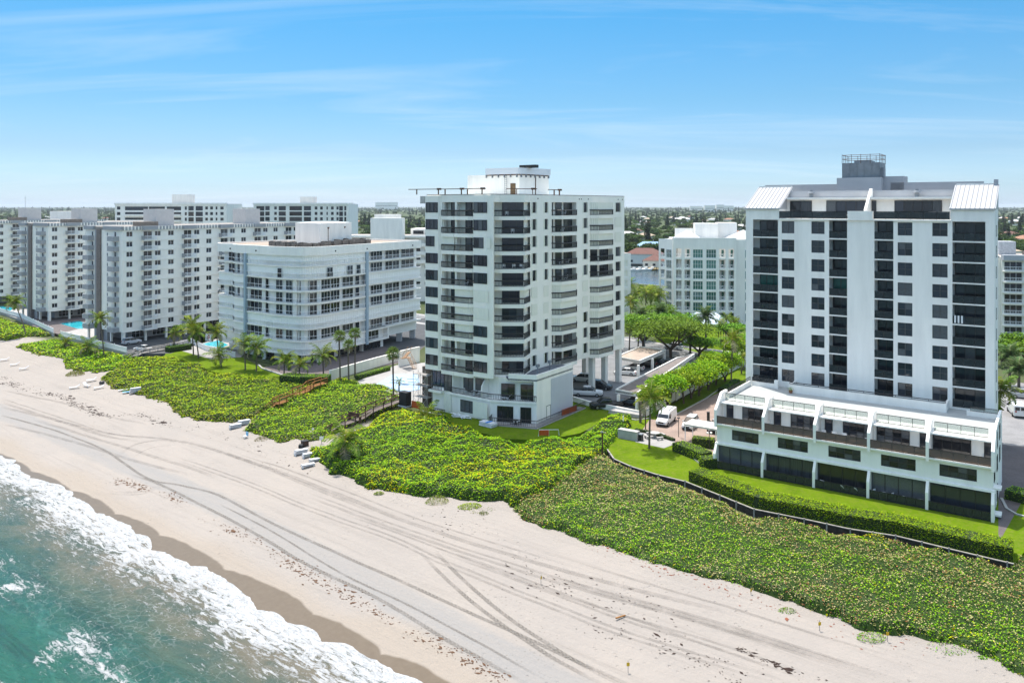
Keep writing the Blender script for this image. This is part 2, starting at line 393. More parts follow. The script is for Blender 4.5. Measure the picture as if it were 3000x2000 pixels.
lowf = noise(t, 0.055, 4, 0.55, (1, 1.6, 1)); mid = noise(t, 0.28, 5, 0.6, (0.55, 1.3, 1), 0.6, R(22))
tj = mth('ADD', tv, mth('ADD', mth('MULTIPLY', mth('SUBTRACT', lowf, 0.5), 8.0), mth('MULTIPLY', mth('SUBTRACT', mid, 0.5), 4.0)))
cr = n.new("ShaderNodeValToRGB"); l.new(mr_(tj, 0, 40, 0, 1, False), cr.inputs[0]); q = cr.color_ramp
q.elements[0].position = 0.0; q.elements[0].color = (0.15, 0.125, 0.088, 1); q.elements[1].position = 1.0; q.elements[1].color = (0.004, 0.060, 0.037, 1)
for p_, cc in ((0.14, (0.11, 0.098, 0.066)), (0.235, (0.058, 0.078, 0.05)), (0.31, (0.018, 0.066, 0.046)), (0.42, (0.010, 0.078, 0.050)), (0.78, (0.005, 0.066, 0.042))):
    e = q.elements.new(p_); e.color = (*cc, 1)
wc_ = mixc(mr_(mid, 0.38, 0.66, 0, 0.55), cr.outputs[0], (0.004, 0.046, 0.038))
wc_ = mixc(mth('MULTIPLY', mr_(noise(t, 0.5, 6, 0.65, (0.35, 1.2, 1), 0.8, R(24)), 0.52, 0.72), mr_(tv, 9, 16, 0, 0.5)), wc_, (0.05, 0.17, 0.135))
dkb = noise(t, 0.30, 5, 0.6, (0.16, 1.0, 1), 0.5, R(4))
wc_ = mixc(mth('MULTIPLY', mr_(dkb, 0.50, 0.66), mr_(tv, 8, 14, 0, 0.75)), wc_, (0.004, 0.030, 0.022))  # shade of the swell fronts put into the water colour as dark bands
# foam
st = noise(t, 1.15, 8, 0.68, (0.42, 1.6, 1), 0.9, R(30)); st2 = noise(t, 2.6, 6, 0.7, (0.6, 1.3, 1), 1.4, R(30))
fn = mth('ADD', mth('MULTIPLY', st, 0.62), mth('MULTIPLY', st2, 0.38))
patch = noise(t, 0.075, 4, 0.6, (1.0, 1.0, 1), 0.4)
cf = n.new("ShaderNodeValToRGB"); l.new(mr_(mth('ADD', tv, mth('MULTIPLY', mth('SUBTRACT', patch, 0.5), 7.0)), 0, 40, 0, 1, False), cf.inputs[0]); q = cf.color_ramp; q.interpolation = 'EASE'
q.elements[0].position = 0; q.elements[0].color = (0.40,)*3+(1,); q.elements[1].position = 1; q.elements[1].color = (0.655,)*3+(1,)
for p_, g_ in ((0.07, 0.445), (0.14, 0.515), (0.21, 0.575), (0.30, 0.64), (0.46, 0.65), (0.58, 0.60), (0.70, 0.615)):
    e = q.elements.new(p_); e.color = (g_, g_, g_, 1)
thr = mth('ADD', cf.outputs[0], mth('MULTIPLY', mr_(noise(t, 0.07, 4, 0.55, (0.8, 1.2, 1), 0.5, R(25)), 0.52, 0.66), mr_(tv, 10, 15, 0, -0.17)))
foam = mr_(mth('SUBTRACT', fn, thr), -0.03, 0.055)
fl = n.new("ShaderNodeTexVoronoi"); fl.feature = 'DISTANCE_TO_EDGE'; fl.inputs["Scale"].default_value = 0.9; fl.inputs["Randomness"].default_value = 1
dw = n.new("ShaderNodeVectorMath"); dw.operation = 'ADD'; l.new(t, dw.inputs[0])
nz_ = n.new("ShaderNodeTexNoise"); nz_.inputs["Scale"].default_value = 0.9; l.new(t, nz_.inputs["Vector"]); l.new(nz_.outputs["Color"], dw.inputs[1]); l.new(dw.outputs[0], fl.inputs["Vector"])
lace = mth('MULTIPLY', mr_(fl.outputs["Distance"], 0.0, 0.05, 0.22, 0), mth('MULTIPLY', mr_(tv, 3, 7), mr_(mth('ADD', tj, 0), 13, 19, 1, 0)))
foam = mth('MAXIMUM', foam, mth('MULTIPLY', lace, mr_(patch, 0.4, 0.6)))
edge = mr_(tv, 0.02, 0.5, 0.85, 0)
foam = mth('MAXIMUM', foam, edge)
l.new(mixc(foam, wc_, mixc(mr_(st2, 0.35, 0.65), (0.50, 0.495, 0.49), (0.27, 0.275, 0.275))), b.inputs["Base Color"])
l.new(mth('ADD', 0.08, mth('MULTIPLY', foam, 0.7)), b.inputs["Roughness"])
l.new(mth('SUBTRACT', 0.5, mth('MULTIPLY', foam, 0.4)), b.inputs["Specular IOR Level"])
rip = mth('ADD', mth('MULTIPLY', noise(t, 0.9, 5, 0.6, (0.5, 1.4, 1), 0.7, R(24)), 0.55), mth('ADD', mth('MULTIPLY', noise(t, 3.2, 4, 0.6, (0.7, 1.2, 1), 0.4, R(20)), 0.14), mth('MULTIPLY', foam, 0.10)))
bp = n.new("ShaderNodeBump"); bp.inputs["Strength"].default_value = 0.55; bp.inputs["Distance"].default_value = 1.0
l.new(rip, bp.inputs["Height"]); l.new(bp.outputs[0], b.inputs["Normal"])
struct("sea", grid_mesh("sea", SV, SW, SZ, [m], uv=np.stack([SV, ST], -1).reshape(-1, 2)), rz=CANG)
# ---- inland ground (tessellated) with a canal cut through
GROUND = mat("inland_ground", (0.045, 0.07, 0.02), 0.95, 0.35, 0.05, 0.3, 0.1, col2=(0.09, 0.10, 0.05))
CAN0, CAN1 = 318.0, 432.0
gv = np.concatenate([-np.geomspace(500, 26000, 14)[::-1], np.linspace(-450, 450, 31), np.geomspace(500, 26000, 14)])
for a_, b_ in ((np.linspace(105.5, CAN0, 9), 0), (np.concatenate([[CAN1], np.geomspace(460, 26000, 22)]), 0)):
    A, B = np.meshgrid(gv, a_, indexing='ij')
    struct("ground", grid_mesh("ground", A, B, A*0.0, [GROUND], smooth=False), rz=CANG)
CANAL = mat("canal_water", (0.05, 0.085, 0.10), 0.12, 0.25, 0.05, 0.35, 0.5, stretch=(0.4, 1.5, 1), bscale=0.5, bdist=0.3)
A, B = np.meshgrid(gv, np.linspace(CAN0-2, CAN1+2, 5), indexing='ij')
struct("canal", grid_mesh("canal", A, B, A*0.0-1.1, [CANAL]), rz=CANG)
CONC = mat("concrete", (0.40, 0.385, 0.36), 0.85, 0.18, 0.6, 0.15)
for w0 in (CAN0-0.6, CAN1):
    struct("sea_wall", MB().box(-900, w0, -2, 900, w0+0.6, 0.15).mesh("sea_wall", CONC), rz=CANG)
ASPH = mat("asphalt", (0.075, 0.077, 0.08), 0.9, 0.25, 0.5, 0.2)
ASPHL = mat("pale_asphalt", (0.19, 0.19, 0.19), 0.9, 0.25, 0.35, 0.2)
PAV = mat("pale_paving", (0.33, 0.315, 0.30), 0.85, 0.15, 0.5, 0.15)
LINE = mat("road_paint", (0.75, 0.75, 0.72), 0.8)
YLINE = mat("yellow_road_paint", (0.60, 0.42, 0.06), 0.8)
struct("road", MB().box(-900, 171, -0.3, 900, 182, 0.012).mesh("road", ASPHL), rz=CANG)
for w0 in (168.6, 182.0): struct("pavement", MB().box(-900, w0, -0.3, 900, w0+2.4, 0.13).mesh("pavement", PAV), rz=CANG)
mk = MB()
for k in range(-60, 40): mk.box(k*6.0, 176.4, 0.012, k*6.0+3, 176.55, 0.018)
for w0 in (171.4, 181.4): mk.box(-400, w0, 0.012, 300, w0+0.15, 0.018)
struct("road_marking", mk.mesh("road_marking", LINE), rz=CANG)
def slab(name, pxs, z1=0.02, z0=-1.6, m_=None, world=None):
    poly = world if world else [gp(a, b_, z1) for a, b_ in pxs]
    return struct(name, MB().prism(poly, z0, z1).mesh(name, m_))
def grassmat(name, a, b_, sc=0.35):
    return mat(name, a, 0.95, 0.3, sc, 0.5, 0.04, col2=b_, bscale=6.0, bdist=0.08)
LAWN = grassmat("lawn_grass", (0.115, 0.185, 0.003), (0.072, 0.13, 0.003))
def _wear(m):
    nn = m.node_tree.nodes; ll = m.node_tree.links; bb = nn["Principled BSDF"]; src = bb.inputs["Base Color"].links[0].from_socket; tcn = nn.new("ShaderNodeTexCoord")
    n1 = nn.new("ShaderNodeTexNoise"); n1.inputs["Scale"].default_value = 1.7; n1.inputs["Detail"].default_value = 8; n1.inputs["Roughness"].default_value = 0.72; ll.new(tcn.outputs["Object"], n1.inputs["Vector"])
    mr = nn.new("ShaderNodeMapRange"); mr.inputs[1].default_value = 0.46; mr.inputs[2].default_value = 0.72; mr.inputs[4].default_value = 0.75; ll.new(n1.outputs[0], mr.inputs[0])
    mx = nn.new("ShaderNodeMix"); mx.data_type = 'RGBA'; ll.new(mr.outputs[0], mx.inputs[0]); ll.new(src, mx.inputs[6]); mx.inputs[7].default_value = (0.17, 0.175, 0.035, 1); ll.new(mx.outputs[2], bb.inputs["Base Color"])
_wear(LAWN)
# pavers: basket of small joints in the material, colour patches per paver
def pavermat(name, c1, c2, mort, s=3.0):
    m = bpy.data.materials.new(name); m.use_nodes = True; nn = m.node_tree.nodes; ll = m.node_tree.links; bb = nn["Principled BSDF"]
    tcn = nn.new("ShaderNodeTexCoord"); mpn = nn.new("ShaderNodeMapping"); mpn.inputs["Rotation"].default_value = (0, 0, CANG); ll.new(tcn.outputs["Object"], mpn.inputs[0])
    br = nn.new("ShaderNodeTexBrick"); br.inputs["Scale"].default_value = s; br.inputs["Color1"].default_value = (*c1, 1); br.inputs["Color2"].default_value = (*c2, 1)
    br.inputs["Mortar"].default_value = (*mort, 1); br.inputs["Mortar Size"].default_value = 0.018; ll.new(mpn.outputs[0], br.inputs["Vector"])
    no = nn.new("ShaderNodeTexNoise"); no.inputs["Scale"].default_value = 0.35; no.inputs["Detail"].default_value = 5; ll.new(tcn.outputs["Object"], no.inputs["Vector"])
    hs = nn.new("ShaderNodeHueSaturation"); mr = nn.new("ShaderNodeMapRange"); mr.inputs[1].default_value = 0.3; mr.inputs[2].default_value = 0.7; mr.inputs[3].default_value = 0.8; mr.inputs[4].default_value = 1.15
    ll.new(no.outputs[0], mr.inputs[0]); ll.new(mr.outputs[0], hs.inputs["Value"]); ll.new(br.outputs[0], hs.inputs["Color"]); ll.new(hs.outputs[0], bb.inputs["Base Color"])
    bb.inputs["Roughness"].default_value = 0.85; return m
PINK = pavermat("pink_pavers", (0.27, 0.19, 0.15), (0.31, 0.23, 0.19), (0.2, 0.15, 0.125))
DARKPAV = pavermat("dark_pavers", (0.11, 0.085, 0.08), (0.15, 0.12, 0.115), (0.07, 0.06, 0.06))
GREYPAV = pavermat("grey_pavers", (0.21, 0.20, 0.2), (0.25, 0.24, 0.235), (0.16, 0.155, 0.15))
# right property: lawn, retaining edge, drive
RET = [gp(*p) for p in ((1768,1300),(1800,1345),(1850,1367),(1930,1392),(2009,1411),(2111,1452),(2210,1492),(2357,1521),(2491,1550),(2625,1570),(2781,1608),(2951,1648),(2970,1652))]
LR = RET + [gp(*p) for p in ((3010,1606),(3060,1560),(3400,1560),(3300,1380),(2930,1380))] + [gp(2300,1270), gp(2110,1255), gp(1890,1228), gp(1838,1232)]
slab("lawn", None, 0.02, -1.9, LAWN, LR)
slab("driveway", [(1880,1262),(1905,1225),(1985,1212),(2130,1110),(2235,1045),(2330,1060),(2250,1130),(2112,1250),(2100,1340),(2030,1320)], 0.03, -0.3, PINK)
slab("drive_verge", [(1800,1215),(1930,1230),(2010,1196),(2110,1147),(2190,1120),(2290,1055),(2250,1025),(2140,1085),(1960,1190)], 0.05, -0.3, LAWN)
slab("picnic_patio", [(1858,1280),(1885,1256),(1975,1290),(1978,1300),(1945,1312),(1862,1294)], 0.05, -0.3, PAV)
slab("service_drive", [(2925,1590),(2925,1440),(2920,1180),(2990,1120),(3250,1150),(3250,1440),(3010,1440)], 0.03, -0.3, DARKPAV)
slab("parking_lot", [(2918,1300),(2918,1180),(2980,1120),(3250,1150),(3250,1330)], 0.045, -0.3, GREYPAV)
# centre property: lawn, parking under and beside the tower
slab("lawn", [(1290,1222),(1345,1247),(1400,1264),(1480,1284),(1590,1290),(1700,1268),(1800,1216),(1860,1212),(1800,1170),(1600,1140),(1300,1180)], 0.02, -1.6, LAWN)
slab("parking_lot", [(1560,1110),(1668,1172),(1770,1198),(1850,1212),(1945,1192),(2110,1095),(2130,1055),(1960,1010),(1850,985),(1640,1000)], 0.035, -0.3, ASPHL)
slab("parking_lot", [(1900,1010),(1960,1040),(2060,1060),(2140,1040),(2200,1000),(2100,960),(2000,955)], 0.015, -0.3, LAWN)
# left properties
slab("lawn", [(470,1058),(536,1054),(622,1088),(690,1104),(760,1104),(824,1122),(890,1136),(905,1106),(760,1072),(640,1012),(520,985)], 0.02, -1.6, LAWN)
slab("service_drive", [(880,1113),(770,1076),(940,1045),(1180,985),(1260,1000),(1190,1060),(965,1100)], 0.03, -1.6, DARKPAV)
slab("service_drive", [(1100,1000),(1150,950),(1250,930),(1262,1000),(1190,1050)], 0.04, -0.4, ASPH)
slab("pool_deck", [(470,1022),(560,985),(700,970),(760,1000),(705,1046),(620,1052),(520,1024)], 0.03, -1.6, PAV)
slab("parking_lot", [(373,1037),(500,1035),(640,990),(760,960),(640,930),(330,960),(300,985)], 0.03, -1.6, ASPH)
slab("pool_deck", [(290,1012),(373,1037),(330,962),(300,920),(200,905),(60,905),(-150,895),(-150,905),(0,915),(120,957)], 0.02, -1.6, PAV)
slab("pool_deck", [(95,955),(170,978),(240,960),(300,925),(190,900),(100,915)], 0.035, -0.4, DARKPAV)
WATERP = mat("pool_water", (0.03, 0.42, 0.50), 0.06, 0.15, 0.4, 0.15, 0.5)
for pts in ([(174,947),(232,940),(252,947),(243,963),(225,962)], [(590,1008),(640,996),(668,1010),(650,1018),(612,1013)], [(-40,898),(10,896),(40,902),(30,910),(-40,906)]):
    slab("swimming_pool", pts, 0.05, -0.3, WATERP)
def pxline(name, pts, z0, z1, th_, m_):
    return struct(name, MB().strip([gp(*p) for p in pts], z0, z1, th_).mesh(name, m_))
WHITE = mat("white_stucco", (0.90, 0.865, 0.80), 0.75, 0.10, 0.7, 0.06, 0.2, stretch=(1, 1, 0.14), bscale=8)
CREAM = mat("cream_wall", (0.70, 0.68, 0.60), 0.8, 0.08, 0.4, 0.05, 0.2)
GREYW = mat("grey_stucco", (0.42, 0.43, 0.45), 0.8, 0.08, 0.35, 0.05, 0.2)
pxline("kerb", [(1985,1214),(2070,1168),(2125,1130)], 0, 0.14, 0.25, CONC)
pxline("kerb", [(1800,1216),(1862,1232),(1905,1226)], 0, 0.14, 0.25, CONC)
pxline("kerb", [(1965,1300),(1985,1325),(2030,1344),(2052,1362)], 0, 0.16, 0.3, CONC)
pxline("kerb", [(880,1116),(770,1080),(760,1070)], 0, 0.25, 0.35, CONC)
pxline("kerb", [(2930,1460),(2945,1490),(2975,1508),(3020,1520)], 0, 0.16, 0.3, CONC)
# ------------------------------------------------------------------ buildings: shared pieces
DKFR = mat("dark_bronze_metal", (0.022, 0.02, 0.019), 0.5, 0, spec=0.4)
WHFR = mat("white_metal", (0.86, 0.86, 0.86), 0.5)
GL = [mat("dark_glass", (0.014, 0.017, 0.021), 0.05, spec=0.55), mat("navy_glass", (0.024, 0.030, 0.042), 0.05, spec=0.6),
      mat("blind_glass", (0.10, 0.107, 0.115), 0.12, 0.3, 3.0, spec=0.5, stretch=(1, 1, 6)), mat("curtain_glass", (0.05, 0.056, 0.064), 0.08, 0.5, 1.5, spec=0.5, stretch=(6, 1, 0.3))]
GREENGL = mat("green_glass", (0.02, 0.12, 0.10), 0.05, 0.3, 1.0, spec=0.6)
RAILGL = glassmat("tinted_rail_glass", (0.22, 0.26, 0.27), 0.6)
BROWNGL = glassmat("bronze_rail_glass", (0.40, 0.32, 0.27), 0.5, 0.45)
CLEARGL = glassmat("clear_rail_glass", (0.80, 0.84, 0.82), 0.88)
SHUT = mat("cream_shutter", (0.80, 0.79, 0.68), 0.6, 0.05, 0.5)
SHUTB = mat("pale_blue_shutter", (0.87, 0.865, 0.83), 0.6, 0.05, 0.5)
ROOFM = mat("roof_gravel", (0.33, 0.29, 0.255), 0.95, 0.25, 0.5, 0.2)
TAN = mat("tan_roof", (0.36, 0.285, 0.225), 0.95, 0.2, 0.4, 0.2)
MROOF = mat("white_metal_roof", (0.44, 0.44, 0.44), 0.4, spec=0.3); SEAMM = mat("roof_seam_metal", (0.26, 0.26, 0.27), 0.5); MIDFR = mat("grey_bronze_frame", (0.085, 0.082, 0.08), 0.5)
BLUEG = mat("blue_grey_paint", (0.34, 0.43, 0.50), 0.6)
FLOORT = mat("balcony_floor", (0.50, 0.49, 0.47), 0.8, 0.1, 1)
INNER = mat("recess_wall", (0.85, 0.84, 0.82), 0.8, 0.06, 0.4)
RUST = mat("rusty_steel", (0.12, 0.06, 0.035), 0.8, 0.4, 3)
GREYM = mat("grey_metal", (0.22, 0.24, 0.26), 0.5, 0.2, 1)
_C = {}
def cached(key, fn):
    if key not in _C: _C[key] = fn()
    return _C[key]
def frame_me(w, h, nx, nz, fm, t=0.07, d=0.09):
    def f():
        b = MB(); b.box(0, 0, 0, w, d, t); b.box(0, 0, h-t, w, d, h); b.box(0, 0, t, t, d, h-t); b.box(w-t, 0, t, w, d, h-t)
        for i in range(1, nx): b.box(w*i/nx-t*0.5, 0.004, t, w*i/nx+t*0.5, d-0.004, h-t)
        for j in range(1, nz): b.box(t, 0.008, h*j/nz-t*0.4, w-t, d-0.008, h*j/nz+t*0.4)
        return b.mesh("window_frame", fm)
    return cached(("fr", round(w, 2), round(h, 2), nx, nz, fm.name), f)
def pane_me(w, h, gm):
    return cached(("pn", round(w, 2), round(h, 2), gm.name), lambda: MB().box(0, 0, 0, w, 0.02, h).mesh("pane", gm))
def window(fr, x, y, z, w, h, nx=2, nz=1, fm=None, gl=None, name="window", panes=True, label=None):
    """one window: its frame is the part, each pane a sub-part"""
    o = fr.put(name, frame_me(w, h, nx, nz, fm or DKFR), (x, y, z), label=label)
    if panes:
        for i in range(nx):
            for j in range(nz):
                g = gl or random.choices(GL, (4, 4, 2, 2))[0]
                obj("pane", pane_me(w/nx, h/nz, g), o, (w*i/nx, 0.05, h*j/nz))
    else: obj("pane", pane_me(w, h, gl or random.choices(GL, (4, 4, 2, 2))[0]), o, (0, 0.05, 0))
    return o
def rail_me(pts, h, m, step=0.28, top=0.07, close=0.0, posts=None, low=0.12, pw=0.028):
    """rail along a polyline: top and bottom bar with upright pickets"""
    b = MB()
    for i in range(len(pts)-1):
        (ax, ay), (bx, by) = pts[i], pts[i+1]; d = math.hypot(bx-ax, by-ay); k = max(1, int(d/step))
        b.bar((ax, ay, h), (bx, by, h), top); b.bar((ax, ay, low), (bx, by, low), 0.05)
        for j in range(k+1):
            x, y = ax+(bx-ax)*j/k, ay+(by-ay)*j/k; b.box(x-pw, y-pw, low, x+pw, y+pw, h)
    return b.mesh("railing", m)
def glassrail(fr, x0, x1, y, z, h, gm, post=1.5, fm=None, name="glass_railing", each=True):
    w = x1-x0; k = max(1, round(w/post)); fm = fm or DKFR
    def f():
        b = MB(); b.box(0, -0.04, h-0.06, w, 0.04, h); b.box(0, -0.03, 0.04, w, 0.03, 0.09)
        for i in range(k+1):
            q = w*i/k; b.box(max(0, q-0.025), -0.03, 0, min(w, q+0.025), 0.03, h-0.06)
        return b.mesh("railing", fm)
    o = fr.put(name, cached(("gr", round(w, 2), h, k, fm.name), f), (x0, y, z))
    for i in range(k): obj("glass_panel", cached(("gp", round(w/k, 2), h, gm.name), lambda: MB().box(0.03, -0.012, 0.09, w/k-0.03, 0.012, h-0.07).mesh("glass_panel", gm)), o, (w*i/k, 0, 0))
    return o
def shutter_me(pts, h, m, step=0.16, dep=0.05):
    """accordion storm shutter: folded vertical slats along a polyline"""
    b = MB(); V = []; s = 0
    for i in range(len(pts)-1):
        (ax, ay), (bx, by) = pts[i], pts[i+1]; d = math.hypot(bx-ax, by-ay); k = max(2, int(d/step)); nx, ny = -(by-ay)/d, (bx-ax)/d
        for j in range(k+(i == len(pts)-2)):
            q = j/k; o = dep if s % 2 else 0; s += 1; V.append((ax+(bx-ax)*q+nx*o, ay+(by-ay)*q+ny*o))
    vs = [(x, y, 0) for x, y in V]+[(x, y, h) for x, y in V]; n_ = len(V)
    b.add(vs, [(i, i+1, n_+i+1, n_+i) for i in range(n_-1)]); return b.mesh("storm_shutter", m)
# ================================================================== tower on the right, with its terrace houses
OX, OY = gp(2092.4, 1371.6); AR = math.atan2(-0.5705, 0.8213)
tw = thing("apartment_tower", "white apartment tower with dark glass balconies and white metal roof wings, behind terraced houses", "building", (OX+0.571*16.3, OY+0.821*16.3, 0))
f = Fr(tw, OX, OY, AR); Y0 = 16.3; D1 = 22.0; XL, XR = -1.1, 31.5; FL = 2.75; ZD = 8.67
bal = [(0.0, 3.76), (11.04, 13.49), (17.08, 19.51), (26.68, 30.46)]; win = [(4.31, 6.14), (8.57, 10.41), (20.05, 21.88), (24.30, 26.12)]
hs = []
for k in range(9):
    z = ZD+FL*k
    for a, b_ in bal: hs.append((a, b_, z+0.14, z+FL))
    for a, b_ in win: hs.append((a, b_, z+0.75, z+2.55))
wl = MB(); wl.holes(XL, XR, 0, 33.42, hs, Y0, 0.22)
wl.box(XL, Y0+1.9, 0, XR, Y0+6.2, 33.40); wl.box(XL+0.01, Y0+6.2, 0, 26.3, Y0+D1, 33.39)
wl.add([(XL,Y0,0),(XL,Y0+1.9,0),(XL,Y0+1.9,33.42),(XL,Y0,33.42),(XR,Y0,0),(XR,Y0+1.9,0),(XR,Y0+1.9,33.42),(XR,Y0,33.42)], [(0,3,2,1),(4,5,6,7)])
for a, b_ in win+bal: pass
f.put("wall", wl.mesh("wall", WHITE))
# wings up to the metal roofs
for (a, b_) in ((XL, 3.95), (26.5, XR)):
    wm = MB(); wm.box(a+0.002, Y0+0.002, 33.42, b_, Y0+6.6, 35.0); wm.box(a+0.002, Y0+6.6, 33.42, b_, Y0+7.0, 38.6)
    f.put("roof_wing", wm.mesh("roof_wing", GREYW if False else WHITE))
    rm = MB(); rm.add([(a-0.15,Y0-0.25,34.95),(b_+0.15,Y0-0.25,34.95),(b_+0.15,Y0+6.6,38.2),(a-0.15,Y0+6.6,38.2),(a-0.15,Y0-0.25,35.15),(b_+0.15,Y0-0.25,35.15),(b_+0.15,Y0+6.6,38.4),(a-0.15,Y0+6.6,38.4)],
        [(0,1,2,3),(4,7,6,5),(0,4,5,1),(1,5,6,2),(2,6,7,3),(3,7,4,0)])
    rm.add([(a,Y0+0.1,35.0),(a,Y0+6.6,35.0),(a,Y0+6.6,38.1),(b_,Y0+0.1,35.0),(b_,Y0+6.6,35.0),(b_,Y0+6.6,38.1)], [(0,1,2),(3,5,4)])
    ro = f.put("metal_roof", rm.mesh("metal_roof", MROOF))
    sm = cached("seam", lambda: MB().add([(-0.04,Y0-0.25,35.15),(0.04,Y0-0.25,35.15),(0.04,Y0+6.6,38.4),(-0.04,Y0+6.6,38.4),(-0.04,Y0-0.25,35.23),(0.04,Y0-0.25,35.23),(0.04,Y0+6.6,38.48),(-0.04,Y0+6.6,38.48)],
        [(4,7,6,5),(0,4,5,1),(1,5,6,2),(3,7,4,0)]).mesh("roof_seam", SEAMM))
    for i in range(10): obj("roof_seam", sm, ro, (a+(b_-a)*i/9, 0, 0))
for k in range(9):
    z = ZD+FL*k
    for bi, (a, b_) in enumerate(bal):
        w = b_-a
        if k: f.put("balcony_slab", cached(("bs", w), lambda: MB().box(0, 0, 0, w, 1.7, 0.17).mesh("balcony_slab", WHITE)), (a, Y0-0.03, z))
        glassrail(f, a+0.03, b_-0.03, Y0+0.08, z+0.17, 1.05, RAILGL, 1.3 if w > 3 else 1.22)
        gl = GREENGL if (k, bi) in ((5, 0), (5, 1)) else None
        sd = 0.5 if bi == 0 else 0.12
        window(f, a+sd, Y0+1.76, z+0.19, w-sd-0.1, 2.4, 3 if w > 3 else 2, 1, gl=gl, name="sliding_door")
    for a, b_ in win: window(f, a, Y0+0.12, z+0.75, b_-a, 1.8, 2, 2, fm=MIDFR, gl=random.choice((None, None, GL[1], GL[2], GL[3])))
# penthouse level
P = MB()
P.box(3.95, Y0+4.2, 33.42, 26.5, Y0+12, 36.45)
f.put("penthouse_wall", P.mesh("penthouse_wall", WHITE))
f.put("fascia", MB().box(3.97, Y0+3.2, 36.45, 26.48, Y0+5.2, 36.75).mesh("fascia", WHITE))
f.put("roof_parapet", MB().box(3.97, Y0+5.4, 36.75, 26.48, Y0+5.9, 37.75).box(XL+0.01, Y0+9.5, 36.4, 10.0, Y0+9.9, 38.85).box(17.6, Y0+9.5, 36.4, 29.6, Y0+9.9, 38.95).box(XR-0.5, Y0+6.35, 33.41, XR+0.004, Y0+7.1, 39.1).box(XL+0.004, Y0+9.9, 33.4, XL+0.5, Y0+D1, 38.8).mesh("roof_parapet", GREYW))
f.put("roof_deck", MB().box(3.97, Y0+5.95, 36.45, 26.48, Y0+D1, 36.52).mesh("roof_deck", ROOFM))
for a, b_, nx in ((4.4, 7.6, 2), (9.7, 16.6, 5), (19.0, 25.0, 5), (26.5, 26.5, 1)):
    if b_ > a: window(f, a, Y0+4.08, 33.6, b_-a, 2.65, nx, 1, name="sliding_door")
f.put("terrace_slab", MB().box(3.96, Y0-0.25, 33.425, 26.49, Y0+4.19, 33.62).mesh("terrace_slab", WHITE))
glassrail(f, 4.0, 13.5, Y0-0.15, 33.62, 1.1, RAILGL, 1.6); glassrail(f, 17.0, 26.4, Y0-0.15, 33.62, 1.1, RAILGL, 1.6)
f.put("pier_cap", MB().box(13.6, Y0-0.27, 33.43, 16.9, Y0+0.4, 34.75).mesh("pier_cap", WHITE))
dvm = MB(); yy = Y0
dvm.add([(q, y_, z_) for q in (15.6, 15.95) for y_, z_ in ((yy+0.5, 33.62), (yy+5.2, 33.62), (yy+5.2, 38.0), (yy+4.6, 38.0), (yy+0.5, 34.9))],
        [(0,1,2,3,4), (9,8,7,6,5), (0,5,6,1), (1,6,7,2), (2,7,8,3), (3,8,9,4), (4,9,5,0)])
f.put("divider_wall", dvm.mesh("divider_wall", WHITE))
f.put("lift_house", MB().box(10.3, Y0+8.0, 36.5, 16.6, Y0+14, 39.75).box(16.6, Y0+9.5, 36.5, 19.4, Y0+13, 39.9).mesh("lift_house", GREYW))
tk = MB(); tk.box(11.0, Y0+8.4, 39.75, 16.3, Y0+13, 42.0)
for i in range(6): tk.box(11.0+i*1.03, Y0+8.34, 39.8, 11.08+i*1.03, Y0+8.42, 41.95)
tk.box(12.6, Y0+9, 42, 15, Y0+12, 42.35); tk.box(16.3, Y0+9, 39.8, 16.75, Y0+10.5, 41.2)
f.put("cooling_tower", tk.mesh("cooling_tower", GREYM))
gd = MB()
for (ax, ay, bx, by) in ((11, 8.4, 16.3, 8.4), (16.3, 8.4, 16.3, 13), (11, 8.4, 11, 13), (11, 13, 16.3, 13)):
    for zz in (42.6, 43.2): gd.bar((ax, Y0+ay, zz), (bx, Y0+by, zz), 0.05)
    for q in range(5): t_ = q/4; gd.bar((ax+(bx-ax)*t_, Y0+ay+(by-ay)*t_, 41.9), (ax+(bx-ax)*t_, Y0+ay+(by-ay)*t_, 43.3), 0.05)
f.put("guard_rail", gd.mesh("guard_rail", RUST))
for q in (7.4, 21.8):
    f.put("roof_vent", MB().tube([(q, Y0+4.6, 36.75), (q, Y0+4.6, 37.35)], 0.3, 10).tube([(q, Y0+4.6, 37.35), (q, Y0+4.6, 37.7)], [0.6, 0.35], 10).tube([(q, Y0+4.6, 37.7), (q, Y0+4.6, 37.85)], 0.2, 8).mesh("roof_vent", GREYM))
# side windows and ledge on the right end
fs = Fr(tw, *f.w(XR, Y0), AR+math.pi/2)
for k in range(9):
    for q in (2.6,): window(fs, q, -0.03, ZD+FL*k+0.75, 1.2, 1.5, 1, 1)
# ---- terrace houses
th_ = thing("terraced_houses", "row of five white terraced houses with slanted fin walls, bronze balconies and a roof deck", "building", (OX, OY, 0))
f = Fr(th_, OX, OY, AR); LW = 32.3; fins = [0.0, 6.45, 12.95, 19.3, 25.7, 32.3]; Z2, Z3, Z4 = 3.2, 5.85, 8.45
TER = mat("roof_deck_tile", (0.40, 0.41, 0.395), 0.8, 0.1, 0.5, 0.05)
wl = MB()
hs = []
wins2 = [(2.1, 5.7), (8.2, 12.0), (14.5, 18.3), (20.6, 24.4), (26.9, 30.7)]
for a, b_ in wins2: hs.append((a, b_, 3.95, 5.35))
wl.holes(0, LW, Z2, Z3, hs, 1.0, 0.25)
wl.box(0, 1.3, 0, LW, Y0-0.02, Z2-0.02); wl.box(0, 1.27, Z2, LW, Y0-0.02, Z3-0.02); wl.box(0, 3.0, Z3, LW, Y0-0.02, Z4-0.02)
wl.add([(0,1.0,Z2),(0,1.3,Z2),(0,1.3,Z3),(0,1.0,Z3),(LW,1.0,Z2),(LW,1.3,Z2),(LW,1.3,Z3),(LW,1.0,Z3)], [(0,3,2,1),(4,5,6,7)])
